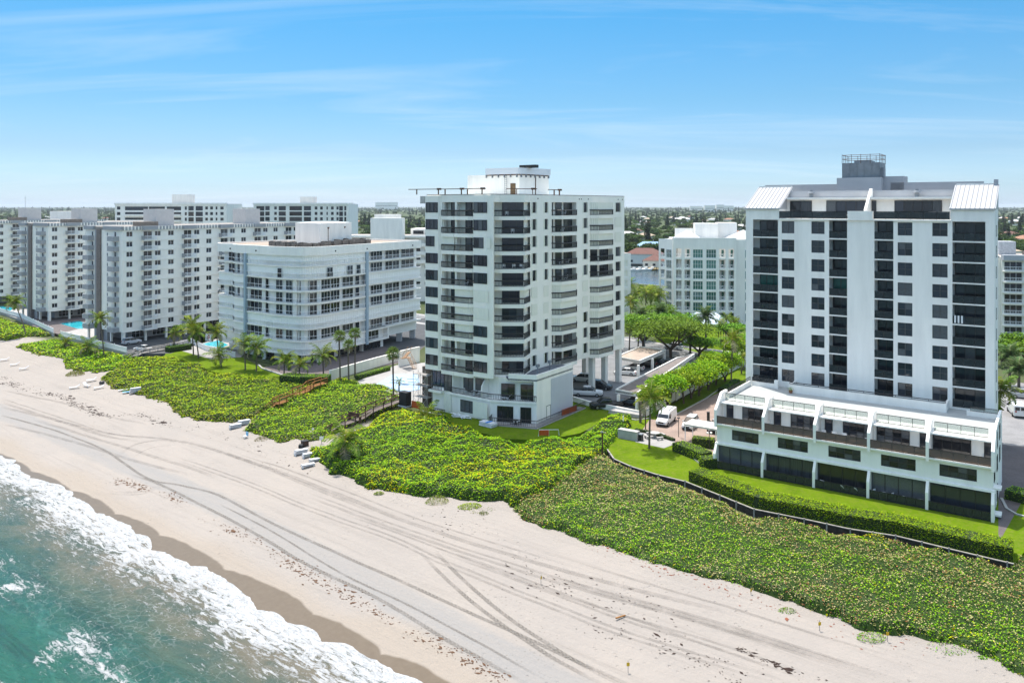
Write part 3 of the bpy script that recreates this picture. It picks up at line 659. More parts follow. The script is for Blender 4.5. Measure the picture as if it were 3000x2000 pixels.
f.put("wall", wl.mesh("wall", WHITE))
f.put("ledge", MB().box(-0.1, 0.75, Z2-0.12, LW+0.1, 1.25, Z2+0.12).mesh("ledge", WHITE))
f.put("balcony_slab", MB().box(-0.1, 0.45, Z3-0.02, LW+0.1, 3.0, Z3+0.16).mesh("balcony_slab", WHITE))
f.put("eaves", MB().box(-0.05, 1.9, Z4-0.02, LW+0.05, 5.0, Z4+0.15).mesh("eaves", WHITE))
f.put("roof_deck", MB().box(0, 5.0, Z4-0.02, LW, Y0-0.03, Z4+0.13).mesh("roof_deck", TER))
fl_ = MB(); pr = [(0.0, 0.0), (0.0, 2.0), (0.85, 3.35), (1.25, 3.35), (1.25, 0.0)]
fu = [(0.42, Z3-0.3), (0.42, Z3+2.0), (2.7, Z4+1.35), (4.7, Z4+1.35), (4.7, Z4-0.1), (3.0, Z3-0.3)]
def extr(poly, x0, x1):
    n_ = len(poly); return MB().add([(x0, y, z) for y, z in poly]+[(x1, y, z) for y, z in poly], [list(range(n_)), list(range(n_, 2*n_))[::-1]]+[(i, n_+i, n_+(i+1) % n_, (i+1) % n_) for i in range(n_)])
lo_me = extr(pr, -0.16, 0.16).mesh("fin_wall", WHITE); up_me = extr(fu, -0.17, 0.17).mesh("fin_wall", WHITE)
for q in fins:
    f.put("fin_wall", lo_me, (q, 0, 0)); f.put("fin_wall", up_me, (q, 0, 0))
for i in range(5):
    a, b_ = fins[i]+0.17, fins[i+1]-0.17; w = b_-a
    window(f, a+0.05, 1.22, 0.06, w-0.1, Z2-0.25, 4, 1, gl=(GL[2], GL[3], GL[0], GL[2], GL[1])[i], name="patio_door")
    glassrail(f, a, b_, 0.12, 0.02, 1.05, RAILGL, 0.95)
    glassrail(f, a, b_, 0.55, Z3+0.16, 1.05, BROWNGL, 1.22)
    glassrail(f, a+0.25, b_-0.45, 3.2, Z4+0.15, 1.1, CLEARGL, 1.25)
    window(f, wins2[i][0], 1.1, 3.95, wins2[i][1]-wins2[i][0], 1.4, 4, 2)
    if i < 3:
        window(f, a+0.5, 2.9, Z3+0.18, 0.95, 2.15, 1, 1, gl=GL[1], name="door"); window(f, a+2.7, 2.9, Z3+0.3, 3.3, 2.0, 4, 2)
    elif i == 3:
        window(f, a+0.3, 2.9, Z3+0.3, 3.7, 2.0, 4, 2); window(f, a+5.1, 2.9, Z3+0.18, 0.95, 2.15, 1, 1, name="door")
    else:
        window(f, a+0.1, 2.9, Z3+0.18, 4.0, 2.15, 4, 1, gl=GL[0]); window(f, a+5.4, 2.9, Z3+0.18, 0.9, 2.15, 1, 1, name="door")
pl = MB().box(6.2, Y0-3.0, Z4+0.13, 26.3, Y0-2.75, Z4+1.25).box(6.2, Y0-2.75, Z4+0.13, 6.45, Y0-0.1, Z4+1.25).box(26.05, Y0-2.75, Z4+0.13, 26.3, Y0-0.1, Z4+1.25).box(28.6, Y0-3.0, Z4+0.13, 32.2, Y0-2.75, Z4+0.75).box(0.3, Y0-1.6, Z4+0.13, 4.0, Y0-1.35, Z4+0.75).box(3.7, Y0-1.72, Z4+0.13, 4.25, Y0-1.2, Z4+1.3)
f.put("planter_wall", pl.mesh("planter_wall", WHITE))
f.put("parapet", MB().box(0.002, 5.0, Z4+0.13, 0.28, Y0-1.7, Z4+0.8).mesh("parapet", WHITE)); f.put("parapet", MB().box(LW-0.28, 5.0, Z4+0.13, LW-0.002, Y0-0.5, Z4+0.8).mesh("parapet", WHITE))
f.put("railing", rail_me([(6.3, Y0-2.9), (26.2, Y0-2.9)], 0.32, DKFR, 1.9, 0.08, low=0.1), (0, 0, Z4+1.25))
f.put("railing", rail_me([(0.14, 5.0), (0.14, Y0-1.7)], 0.6, DKFR, 0.5, 0.08), (0, 0, Z4+0.8))
glassrail(f, 0.35, 3.7, Y0-1.48, Z4+0.75, 0.65, RAILGL, 1.1); glassrail(f, 29.0, 32.0, Y0-2.9, Z4+0.75, 0.6, CLEARGL, 1.5)
fs = Fr(th_, *f.w(LW, 1.0), AR+math.pi/2)
for q, z in ((1.2, 0.4), (1.0, 3.9), (5.5, 0.4), (5.5, 3.9), (10, 3.9), (10, 6.6), (5.5, 6.6)): window(fs, q, -0.06, z, 1.4, 1.8, 1, 2)
for z in (3.3, 0.3): fs.put("window_box", MB().box(0.4, -0.75, z, 1.9, -0.002, z+0.2).mesh("window_box", WHITE))
# ================================================================== tower in the middle with faceted balconies
AF = math.atan2(-0.579, 0.816); AS = math.atan2(0.775, 0.632)
ct = thing("apartment_tower", "cream white tower with faceted dark-railed balconies and storm shutters, in the middle", "building", (-6, 140, 0))
FA = Fr(ct, -15.0, 139.6, AF); FB = Fr(ct, 3.1, 136.6, AS); FW = Fr(ct, -1.7, 135.0, 0.0)
CST = mat("cream_stucco", (0.89, 0.86, 0.77), 0.75, 0.07, 0.35, 0.08, 0.2, stretch=(1, 1, 0.25), bscale=8)
ST, ZT = 2.94, 36.12
zf = lambda k: 33.72-ST*k
wins = [(16.25, 17.6), (27.6, 29.5)]
hsA, hsB = [], []
for k in range(10):
    for a, b_ in ((3.62, 6.44), (6.83, 10.37)): hsA.append((a, b_, zf(k), ZT-ST*k))
    for a, b_ in ((6.3, 14.0), (18.5, 26.6)): hsB.append((a, b_, zf(k), ZT-ST*k))
    for a, b_ in ((0.6, 1.75), (4.1, 5.1), (16.25, 17.6), (27.6, 29.5)): hsB.append((a, b_, ZT-1.85-ST*k, ZT-ST*k))
bw = MB(); bw.holes(0, 14.65, 7.0, 37.25, hsA, 0, 0.3); FA.put("wall", bw.mesh("wall", CST))
bw = MB(); bw.holes(0, 31, 7.0, 37.25, hsB, 0, 0.3); bw.add([(31,0,7),(31,2.2,7),(31,2.2,37.25),(31,0,37.25)], [(0,1,2,3)]); FB.put("wall", bw.mesh("wall", CST))
rl = ct.location
def loc(poly): return [(x-rl.x, y-rl.y) for x, y in poly]
core = [FA.w(0.02, 0.05), FA.w(0.02, 1.4), FA.w(12.4, 1.4), (-3.0, 135.05), (2.0, 135.05), (2.75, 137.0), FB.w(0.6, 0.95), FB.w(30.95, 0.95), FB.w(31, 20), FB.w(2, 26), FA.w(0.02, 24)]
cb = MB(); cb.prism(loc(core), 7.02, 37.0)
cb.prism(loc([FA.w(14.6, 0.01), FA.w(14.65, 0.02), (-2.9, 135.04), (-3.4, 135.03), FA.w(12.4, 1.85)]), 7.0, 37.2)
obj("core_wall", cb.mesh("core_wall", CST), ct)
sf = MB(); sf.prism(loc([FA.w(0, 0), FA.w(31, 25) if False else FA.w(14.65, 0), (-2.05, 132.8), (2.15, 132.8), FB.w(0, 0), FB.w(31, 0), FB.w(31, 20), FB.w(2, 26), FA.w(0.02, 24)]), 37.25, 37.36)
sf.prism(loc([FA.w(13.9, 0.03), FA.w(14.65, 0.0), (-2.05, 132.8), (2.15, 132.8), FB.w(0, 0), FB.w(0.6, 0.02), (2.4, 138), (-3.0, 136)]), ZT-0.02, 37.25)
obj("roof", sf.mesh("roof", CST), ct)
obj("parapet_cap", MB().strip(loc([FA.w(0, 0.02), FA.w(14.65, 0.02), (-2.0, 132.85), (2.1, 132.85), FB.w(0, 0.02), FB.w(31, 0.02)]), 37.36, 37.46, 0.35).mesh("parapet_cap", RUST), ct)
def bay_me(poly, key):
    def fm():
        b = MB(); b.prism(poly+[(poly[-1][0], 0.25), (poly[0][0], 0.25)], -0.62, 0.0); return b.mesh("balcony_slab", CST)
    return cached(("bay", key), fm)
bA2 = [(3.45, 0.0), (3.75, -0.45), (6.5, -0.45)]; bA3 = [(6.6, -0.451), (9.7, -0.451), (10.55, 0.0)]
b8 = [(6.2, 0.0), (7.4, -1.4), (12.2, -1.4), (14.1, 0.0)]; b10 = [(18.4, 0.0), (19.6, -1.4), (24.6, -1.4), (26.7, 0.0)]
midp = [(-3.05, 133.3), (-2.05, 132.8), (2.15, 132.8), (3.25, 136.3)]
midl = [(x+1.7, y-135.0) for x, y in midp]
cheek = cached("cheek", lambda: MB().box(0, 0.28, 0, 0.32, 0.94, ST).mesh("partition_wall", CST))
def bay(fr, poly, key, k, shut=None, doors=()):
    fr.put("balcony_slab", bay_me(poly, key), (0, 0, zf(k)))
    ins = [(x, y+0.08) for x, y in poly]
    fr.put("railing", cached(("rail", key), lambda: rail_me(ins, 0.98, DKFR, 0.24, 0.15)), (0, 0, zf(k)))
    if shut:
        p2 = [(x, y+0.22) for x, y in poly]
        fr.put("storm_shutter", cached(("shut", key), lambda: shutter_me(p2, ZT-zf(0)-0.02, SHUT)), (0, 0, zf(k)+0.01))
    else:
        for x, w, nx in doors: window(fr, x, 1.28 if fr is FA else 0.84, zf(k)+0.03, w, 2.34, nx, 1, name="sliding_door")
for k in range(10):
    zt = ZT-ST*k
    bay(FA, bA2, "A2", k, k == 2, ((4.5, 1.85, 1),)); bay(FA, bA3, "A3", k, k in (5, 6, 7), ((7.7, 2.5, 2),))
    for fr, xs in ((FA, (3.5, 6.48, 10.36)), (FB, (6.0, 13.98, 18.2, 26.58))):
        for x in xs: fr.put("partition_wall", cheek, (x, 0, zt-ST+0.02))
    bay(FB, b8, "B8", k, k in (5, 6, 7), ((6.6, 1.2, 1), (8.6, 1.9, 1), (11.2, 2.6, 2)))
    bay(FB, b10, "B10", k, k in (0, 1, 2, 5, 6, 7, 9), ((20.0, 2.3, 1), (23.2, 3.1, 2)))
    # corner loggia
    FW.put("balcony_slab", cached("mids", lambda: MB().prism(midl+[(4.9, 2.1), (-1.2, 1.2)], -0.62, 0.0).mesh("balcony_slab", CST)), (0, 0, zf(k)))
    FW.put("railing", cached("midr", lambda: rail_me([(x*0.97, y+0.12) for x, y in midl], 0.98, DKFR, 0.24, 0.15)), (0, 0, zf(k)))
    window(FW, 0, -0.05, zf(k)+0.05, 3.66, 2.32, 3, 1, gl=GL[1] if k < 6 else None, name="sliding_door")
    if k == 5: FW.put("storm_shutter", shutter_me([(3.0, -1.6), (3.8, -1.0), (4.6, 0.8)], 2.36, SHUT), (0, 0, zf(k)))
    # windows in projecting bays on the sea side
    nx1 = 2 if k == 2 else 3
    window(FA, 0.15, -0.42, zt-1.78, 2.0 if k == 2 else 2.75, 1.76, nx1, 1)
    if k == 2: FA.put("storm_shutter", cached("s1", lambda: shutter_me([(0, 0), (0.8, 0)], 1.76, SHUT)), (2.2, -0.36, zt-1.78))
    if k in (5, 6): FA.put("storm_shutter", cached("s4", lambda: shutter_me([(0, 0), (3.1, 0)], 1.9, SHUT)), (10.75, -0.42, zt-1.86))
    elif k == 2:
        window(FA, 10.75, -0.42, zt-1.8, 2.1, 1.78, 2, 1); FA.put("storm_shutter", cached("s4b", lambda: shutter_me([(0, 0), (1.3, 0)], 1.8, SHUT)), (12.9, -0.36, zt-1.8))
    else: window(FA, 10.75, -0.42, zt-1.8, 2.85, 1.78, 3, 1)
    for (a, b_), shs in (((0.6, 1.75), (5, 6)), ((4.1, 5.1), (5, 6)), ((16.25, 17.6), (5, 6)), ((27.6, 29.5), (1, 2, 9))):
        if k in shs: FB.put("storm_shutter", cached(("sb", a), lambda: shutter_me([(0, 0), (b_-a+0.5, 0)], 1.95, SHUT)), (a-0.25, -0.06, zt-1.9))
        else:
            window(FB, a+0.1, 0.14, zt-1.85, b_-a-0.2, 1.85, 2 if b_-a > 1.5 else 1, 1)
            FB.put("shutter_track", cached(("trk", round(b_-a, 2)), lambda: MB().box(-0.22, -0.07, -0.04, 0.0, 0.02, 1.95).box(b_-a, -0.07, -0.04, b_-a+0.22, 0.02, 1.95).mesh("shutter_track", SHUT)), (a, -0.002, zt-1.9))
bm = MB()
bm.prism([(0.0, 0.02), (0.0, -0.35), (2.95, -0.35), (3.4, 0.02)], 7.0, 37.22); bm2 = MB().prism([(10.6, 0.02), (10.7, -0.35), (13.5, -0.35), (14.3, 0.02)], 7.0, 37.22)
FA.put("bay_wall", bm.mesh("bay_wall", CST)); FA.put("bay_wall", bm2.mesh("bay_wall", CST))
for k in range(10):
    pass
for s_, fr in ((2.2, FB), (14.9, FB), (15.6, FB), (17.9, FB), (28.6, FB), (30.2, FB)): fr.put("scupper", cached("scp", lambda: MB().tube([(0, -0.05, 0), (0, 0.05, 0)], 0.12, 8).mesh("scupper", GL[0])), (s_, 0, 36.75))
# unfinished left end with small ledges
obj("end_wall", MB().prism(loc([FA.w(-0.02, 0.5), FA.w(-0.02, 24), FA.w(-0.5, 24), FA.w(-0.5, 0.5)]), 7.0, 37.0).mesh("end_wall", mat("raw_render", (0.22, 0.20, 0.18), 0.9, 0.4, 0.8)), ct)
for k in range(1, 10):
    obj("ledge", cached("ldg", lambda: MB().prism(loc([FA.w(-2.6, 2.5), FA.w(-0.3, 1.2), FA.w(-0.3, 6), FA.w(-2.4, 5)]), -0.15, 0.15).mesh("ledge", CST)), ct, (0, 0, zf(k)))
obj("parapet_end", MB().prism(loc([FA.w(-2.4, 1.0), FA.w(-0.02, 0.03), FA.w(-0.02, 4), FA.w(-2.4, 4)]), 35.9, 37.2).mesh("parapet_end", mat("raw_render2", (0.45, 0.44, 0.42), 0.9, 0.35, 2.5)), ct)
# lift house on the roof
FP = Fr(ct, 1.3, 141.0, AF); FQ = Fr(ct, 1.3, 141.0, AS)
obj("lift_house", MB().prism(loc([FP.w(-11.7, 0), FP.w(0, 0), FQ.w(8.7, 0), FQ.w(8.7, 9), FP.w(-11.7, 9)]), 37.36, 41.1).mesh("lift_house", WHITE), ct)
lv = mat("louvre_band", (0.66, 0.69, 0.72), 0.5, spec=0.5)
lb = MB()
for i in range(7): lb.prism(loc([FP.w(-7.4, -0.25+0.03*(i % 2)), FP.w(0, -0.25+0.03*(i % 2)), FQ.w(0.1, -0.25), FQ.w(9, -0.25+0.03*(i % 2)), FQ.w(9, 6), FP.w(-7.4, 6)]), 41.15+i*0.16, 41.15+i*0.16+0.159)
obj("louvre_band", lb.mesh("louvre_band", lv), ct)
brk = cached("brk", lambda: MB().box(-0.08, -0.3, -0.55, 0.08, 0.0, 0.0).mesh("bracket", GREYM))
for i in range(6): FP.put("bracket", brk, (-7.2+i*1.35, 0, 41.12))
for i in range(7): FQ.put("bracket", brk, (0.4+i*1.35, 0, 41.12))
obj("flashing", MB().strip(loc([FP.w(-7.4, -0.03), FP.w(0, -0.03), FQ.w(0.03, -0.03), FQ.w(8.8, -0.03)]), 40.95, 41.12, 0.1).mesh("flashing", RUST), ct)
FQ.put("drain_pipe", MB().box(4.6, -0.1, 37.4, 4.75, -0.01, 41).mesh("drain_pipe", RUST))
FP.put("door", MB().box(-1.9, -0.08, 37.4, -0.8, -0.01, 39.5).mesh("door", mat("brown_door", (0.16, 0.10, 0.05), 0.6, 0.4, 2)))
ld = MB()
for q in (0, 0.45): ld.bar((q, 0, 0), (q, 0, 3.6), 0.05)
for j in range(10): ld.bar((0, 0, 0.3+j*0.35), (0.45, 0, 0.3+j*0.35), 0.035)
FP.put("ladder", ld.mesh("ladder", GREYM), (-3.0, -0.3, 37.4))
un = MB()
for i in range(3): un.box(i*1.25, 0, 0, i*1.25+1.0, 1.0, 0.55)
FP.put("roof_fan", un.mesh("roof_fan", DKFR), (-1.4, 2.0, 42.27))
# ---- base: lower two floors and the projecting annex
K = (4.0, 129.2); E = (10.6, 138.8)
basep = [FA.w(1.4, 0.0), FA.w(12.6, -0.35), (-3.6, 130.9), K, E, FB.w(9.0, 4.0), FB.w(2, 18), FA.w(1.4, 14)]
up = [FA.w(1.2, 0.3), FA.w(6.0, -0.02), FA.w(6.6, 1.7), FA.w(12.0, 1.7), (-2.2, 132.2), (3.2, 130.7), (4.0, 131.2), (10.2, 138.9), FB.w(9.0, 4.0), FB.w(2, 18), FA.w(1.2, 14)]
bb = MB(); bb.prism(loc(basep), 0, 3.55); obj("base_wall", bb.mesh("base_wall", WHITE), ct)
bb = MB(); bb.prism(loc(up), 3.55, 7.02); obj("base_wall", bb.mesh("base_wall", WHITE), ct)
FK = Fr(ct, -3.6, 130.9, math.atan2(-1.7, 7.6)); FE = Fr(ct, *K, math.atan2(9.6, 6.6))
LK = math.hypot(7.6, 1.7)
obj("annex_roof", MB().prism(loc([(-1.0, 132.2), (-0.6, 130.25), K, E, FB.w(8.6, 0.4), FB.w(0.3, -0.3), (2.2, 132.9)]), 6.98, 7.25).mesh("annex_roof", mat("grey_roof_felt", (0.16, 0.17, 0.19), 0.9, 0.35, 0.8)), ct)
obj("parapet", MB().strip(loc([(-0.6, 130.25), K, E]), 6.9, 8.0, 0.3).mesh("parapet", WHITE), ct)
obj("annex_side_wall", MB().strip(loc([(K[0]-0.02, K[1]+0.015), E]), 0.0, 6.9, 0.32).mesh("annex_side_wall", WHITE), ct)
obj("corner_wall", MB().prism(loc([FK.w(LK-0.5, 0.01), FK.w(LK, 0.012), FK.w(LK, 1.6), FK.w(LK-0.5, 1.6)]), 3.5, 6.9).mesh("corner_wall", WHITE), ct)
window(FE, 3.0, -0.03, 0.1, 1.3, 2.3, 1, 1, gl=GL[1], name="door")
FE.put("painted_panel", MB().box(4.4, -0.035, 0.3, 11.5, -0.005, 6.6).mesh("painted_panel", mat("grey_paint", (0.52, 0.54, 0.58), 0.8, 0.04, 0.5)))
# balcony with dark rail round the front
bal_line = [FA.w(5.4, -0.1), FA.w(6.0, -0.36), FA.w(12.6, -0.4), (-3.6, 130.85), FK.w(LK-0.05, -0.05)]
obj("railing", rail_me([(x-rl.x, y-rl.y) for x, y in bal_line], 0.95, DKFR, 0.28, 0.1), ct, (0, 0, 3.6))
obj("balcony_slab", MB().strip(loc(bal_line[::-1]), 3.3, 3.62, -0.02 if False else 0.12).mesh("balcony_slab", WHITE), ct)
sail = MB(); pf = [(0, 0), (2.0, 0), (2.0, 3.3), (1.5, 3.3), (0.2, 1.9)]
sail.add([(q, y, z) for q in (0, 0.2) for y, z in pf], [(0,1,2,3,4), (9,8,7,6,5), (0,5,6,1), (2,7,8,3), (3,8,9,4), (4,9,5,0)])
FA.put("divider_wall", sail.mesh("divider_wall", WHITE), (12.2, -0.35, 3.6))
for x, y, z, w, h, nx, nz in ((4.1, -0.12, 3.75, 1.7, 2.9, 2, 2), (7.0, 1.6, 3.65, 2.1, 2.6, 2, 1), (9.6, 1.6, 3.65, 2.4, 2.6, 2, 1)): window(FA, x, y, z, w, h, nx, nz, gl=GL[2])
FA.put('brown_wall', MB().box(-1.8, 0.9, 0, 1.35, 12, 7.0).mesh('brown_wall', mat('brown_render', (0.15, 0.115, 0.09), 0.9, 0.35, 1.2)))
window(FA, 1.3, 0.02, 4.2, 2.7, 2.7, 3, 1, gl=mat("blue_glass", (0.02, 0.05, 0.10), 0.05, spec=0.7))
FA.put("balcony_slab", MB().box(1.2, -0.9, 3.3, 4.1, 0.25, 3.7).mesh("balcony_slab", WHITE)); FA.put("railing", rail_me([(1.2, 0), (4.1, 0)], 0.9, DKFR, 0.3, 0.1), (0, -0.8, 3.7))
FA.put("storm_shutter", shutter_me([(0, 0), (1.7, 0)], 2.9, SHUT), (4.1, -0.22, 0.3))
window(FA, 7.9, -0.36, 0.75, 3.0, 2.0, 3, 1, gl=GL[2])
window(FK, 1.6, 1.1, 3.65, 2.3, 2.5, 2, 1); window(FK, 4.9, 1.05, 3.65, 2.2, 2.5, 2, 1)
FK.put("storm_shutter", shutter_me([(0, 0), (2.9, 0)], 2.6, SHUT), (-3.1, 0.5, 0.5), rz=-0.35)
window(FK, 1.2, -0.1, 0.1, 2.7, 2.6, 3, 1, gl=GL[0], name="sliding_door"); window(FK, 5.1, -0.1, 0.1, 1.8, 2.6, 2, 1, gl=GL[0], name="sliding_door")
# patio with its fence
pt_ = [FK.w(0.3, -0.02), FK.w(0.3, -2.2), FE.w(-2.4, -1.6), FE.w(13.5, -1.6), FE.w(13.5, -0.02), FE.w(0, -0.02)]
obj("patio", MB().prism(loc(pt_), -0.2, 0.14).mesh("patio", PAV), ct)
obj("railing", rail_me(loc([FK.w(0.35, -0.2), FK.w(0.35, -2.1), FE.w(-2.3, -1.5), FE.w(13.4, -1.5)]), 1.15, DKFR, 0.3, 0.08), ct, (0, 0, 0.14))
FA.put("railing", rail_me([(2.4, 0), (6.2, 0)], 1.1, DKFR, 0.4, 0.1), (0, -2.4, 0.0)); FA.put("planter_wall", MB().box(1.4, -2.9, 0, 6.4, -2.5, 0.35).mesh("planter_wall", CONC))
for x, y in ((13.0, 0.9), (20.5, 0.9), (25.0, 0.9), (30.2, 0.9), (13.0, 9), (20.5, 9), (30.2, 9), (30.2, 17), (20.5, 17)):
    FB.put("column", cached("col", lambda: MB().box(-0.45, -0.5, 0, 0.45, 0.5, 7.05).mesh("column", GREYW if False else WHITE)), (x, y, 0))
FB.put("soffit", MB().prism([(6.5, 0.01), (31, 0.01), (31, 19.9), (6.5, 19.9)], 6.85, 7.0).mesh("soffit", CST))
# ================================================================== curved white apartment block, middle left
cv = thing("apartment_building", "white curved seven storey building wrapped in white railings with pale shutters and blue columns", "building", (-45, 195, 0))
rl5 = cv.location
ctrl = [(-62.7,187.2),(-57.4,183.3),(-54.9,181.2),(-52.2,179.7),(-48.8,178.1),(-46.2,177.6),(-43.4,179.6),(-41.2,183.0),(-35.2,193.4)]
def catmull(P, k=6):
    out = []
    for i in range(len(P)-1):
        p0, p1, p2, p3 = P[max(0, i-1)], P[i], P[i+1], P[min(len(P)-1, i+2)]
        for j in range(k):
            t_ = j/k; t2, t3 = t_*t_, t_**3
            out.append(tuple(0.5*((2*p1[q])+(-p0[q]+p2[q])*t_+(2*p0[q]-5*p1[q]+4*p2[q]-p3[q])*t2+(-p0[q]+3*p1[q]-3*p2[q]+p3[q])*t3) for q in (0, 1)))
    return out+[P[-1]]
main = [(x-rl5.x, y-rl5.y) for x, y in catmull(ctrl)]
right = [(-35.2-rl5.x, 193.4-rl5.y), (-31.5-rl5.x, 200.2-rl5.y), (-24.4-rl5.x, 213.0-rl5.y)]
left = [(x-rl5.x, y-rl5.y) for x, y in catmull([(-73.5, 200.5), (-73.0, 197.5), (-71.0, 195.2), (-67.6, 193.2), (-66.9, 191.0), (-64.5, 188.6), (-62.9, 187.4)])]
def off(P, d):
    n_ = len(P); o = []
    for i in range(n_):
        a, b_ = P[max(0, i-1)], P[min(n_-1, i+1)]; dx, dy = b_[0]-a[0], b_[1]-a[1]; q = math.hypot(dx, dy); o.append((P[i][0]-dy/q*d, P[i][1]+dx/q*d))
    return o
full = left+main[1:]+right[1:]
inn = off(full, 1.5)
back = [(right[-1][0]-14, right[-1][1]+8), (left[0][0]+10, left[0][1]+14)]
NR, SP = 8, 2.8; zs = lambda r: 22.0-SP*r
body = MB(); body.prism(inn+back, 2.4, 24.3)
body.prism(off(left+main[1:], 2.6)+[(right[0][0]-1, right[0][1]+2), (-45-rl5.x, 203-rl5.y), back[1]], 0, 2.41)
obj("wall", body.mesh("wall", INNER), cv)
for r in range(NR):
    line = full if r < 7 else left+main[1:]+[(right[0][0]+1.2, right[0][1]+2.3)]
    obj("balcony_slab", MB().strip(line, zs(r)-0.28, zs(r), 1.7).mesh("balcony_slab", WHITE), cv)
    obj("railing", rail_me(line, 1.05, WHFR, 0.42, 0.06, low=0.1, pw=0.02), cv, (0, 0, zs(r)))
obj("roof_fascia", MB().strip(off(full, -0.12), 24.3, 26.3, 0.5).mesh("roof_fascia", WHITE), cv)
obj("roof", MB().prism(off(full, 0.3)+back, 24.29, 25.95).mesh("roof", TAN), cv)
obj("parapet", MB().strip([right[-1]]+back+[left[0]], 24.3, 26.3, 0.4).mesh("parapet", WHITE), cv)
def mitre(P):
    L_ = [0]
    for i in range(len(P)-1): L_.append(L_[-1]+math.hypot(P[i+1][0]-P[i][0], P[i+1][1]-P[i][1]))
    return L_
def atpx(P, px):
    q = (px-1500)/FPX
    for i in range(len(P)-1):
        a = P[i][0]+rl5.x-q*(P[i][1]+rl5.y); b_ = P[i+1][0]+rl5.x-q*(P[i+1][1]+rl5.y)
        if a*b_ <= 0 and a != b_:
            t_ = a/(a-b_); return (P[i][0]+(P[i+1][0]-P[i][0])*t_, P[i][1]+(P[i+1][1]-P[i][1])*t_)
    return P[0] if px < 900 else P[-1]
zx = lambda x: 600+x*0.29335
glz = off(full, 1.42)
G8 = (GL[0], GL[1], GL[3])
def cwin(P, x0, x1, r, h=2.1, nx=2, y=0.0, name="window"):
    a, b_ = atpx(P, zx(x0)), atpx(P, zx(x1)); w = math.hypot(b_[0]-a[0], b_[1]-a[1])
    if w < 0.3: return
    fr = Fr(cv, a[0]+rl5.x, a[1]+rl5.y, math.atan2(b_[1]-a[1], b_[0]-a[0])); window(fr, 0, y-0.08, zs(r)+0.05, w, h, nx, 1, fm=WHFR, gl=random.choice(G8), name=name)
mg = [(460,575,3),(608,640,1),(712,780,2),(810,875,2),(945,1040,3),(1045,1128,2),(1160,1250,3),(1255,1345,3),(1372,1480,3),(1500,1542,1)]
rg = [(1655,1770,4),(1800,1870,2),(1875,1940,2),(1960,2085,3)]
lg = [(240,303,2),(328,382,2)]
def shut(P, r, nm="storm_shutter", z0=0.02, h=2.45, i0=0, i1=None):
    obj(nm, shutter_me(off(P, 0.22)[i0:i1], h, SHUTB, 0.35, 0.05), cv, (0, 0, zs(r)+z0))
for r in range(NR):
    if r in (0, 5, 7): shut(main, r)
    elif r == 1:
        shut(main, r)
        for x0, x1, nx in ((725,772,1),(1218,1278,2),(1420,1478,2),(1512,1556,1)): cwin(off(main, 0.1), x0, x1, r, 2.2, nx)
    else:
        for g in mg: cwin(glz, *g[:2], r, 2.2, g[2])
    if r in (2, 5): shut(right, r)
    elif r < 7:
        for g in rg: cwin(off(right, 1.42), *g[:2], r, 2.15, g[2])
    if r in (2, 4, 5, 6, 7): shut(left, r)
    else:
        for g in lg: cwin(off(left, 1.42), *g[:2], r, 2.15, g[2])
cwin(off(main, 1.42), 1530, 1600, 7, 2.1, 2)
boxp = [right[0], (right[0][0]+0.484*8, right[0][1]+0.875*8)]
obj("box_balcony", MB().strip(boxp, zs(7)-0.28, zs(7), 1.6).strip(boxp, zs(7)+2.5, zs(7)+2.8, 1.6).strip([boxp[1], (boxp[1][0]+0.25, boxp[1][1]+0.45)], zs(7)-0.28, zs(7)+2.8, 1.6).mesh("box_balcony", WHITE), cv)
obj("railing", rail_me(boxp, 1.05, WHFR, 0.42, 0.06, pw=0.02), cv, (0, 0, zs(7)))
obj("wall", MB().prism(off(boxp, 1.45)+off(boxp, 5)[::-1], 0, 5.2).mesh("wall", INNER), cv)
frb = Fr(cv, off(boxp, 1.4)[0][0]+rl5.x, off(boxp, 1.4)[0][1]+rl5.y, math.atan2(0.875, 0.484))
window(frb, 0.5, -0.06, zs(7)+0.05, 5.6, 2.2, 4, 1, fm=WHFR, gl=GL[0]); window(frb, 0.3, -0.06, 0.1, 6.5, 1.95, 4, 1, fm=DKFR, gl=GL[0])
for x0, x1 in ((430,560),(600,690),(760,860),(900,1010),(1060,1150),(1200,1290),(1330,1420),(1450,1590)):
    a, b_ = atpx(off(main, 2.5), zx(x0)), atpx(off(main, 2.5), zx(x1)); w = math.hypot(b_[0]-a[0], b_[1]-a[1])
    fr = Fr(cv, a[0]+rl5.x, a[1]+rl5.y, math.atan2(b_[1]-a[1], b_[0]-a[0])); window(fr, 0, -0.06, 0.1, max(w, 0.6), 2.2, 2, 1, fm=DKFR, gl=GL[0], name="lobby_window")
for x, y in ((main[0][0], main[0][1]), (right[0][0]-0.1, right[0][1]-0.2)):
    obj("blue_column", MB().box(-0.34, -0.34, 1.9, 0.34, 0.34, 24.35).mesh("blue_column", BLUEG), cv, (x, y, 0), AS)
for x0 in (595, 905, 1140): 
    a = atpx(off(main, 1.1), zx(x0)); obj("column", cached("c5", lambda: MB().box(-0.4, -0.4, 0, 0.4, 0.4, 24.2).mesh("column", INNER)), cv, (a[0], a[1], 0))
for q in (0.35, 0.72, 0.98):
    x, y = right[0][0]+(right[2][0]-right[0][0])*q, right[0][1]+(right[2][1]-right[0][1])*q
    obj("column", cached("c5b", lambda: MB().box(-0.7, -0.7, 0, 0.7, 0.7, 4.95).mesh("column", GREYW)), cv, (x-2.2, y+1.2, 0))
lh = [(-46.5, 192.5), (-44.8, 190.6), (-38.6, 202.0), (-49.0, 209.5), (-56.5, 197.0)]
lh = [(865, 199.5), (937, 191.0), (1030, 202.5), (950, 214)]
lh = [((p-1500)/FPX*d, d) for p, d in lh]
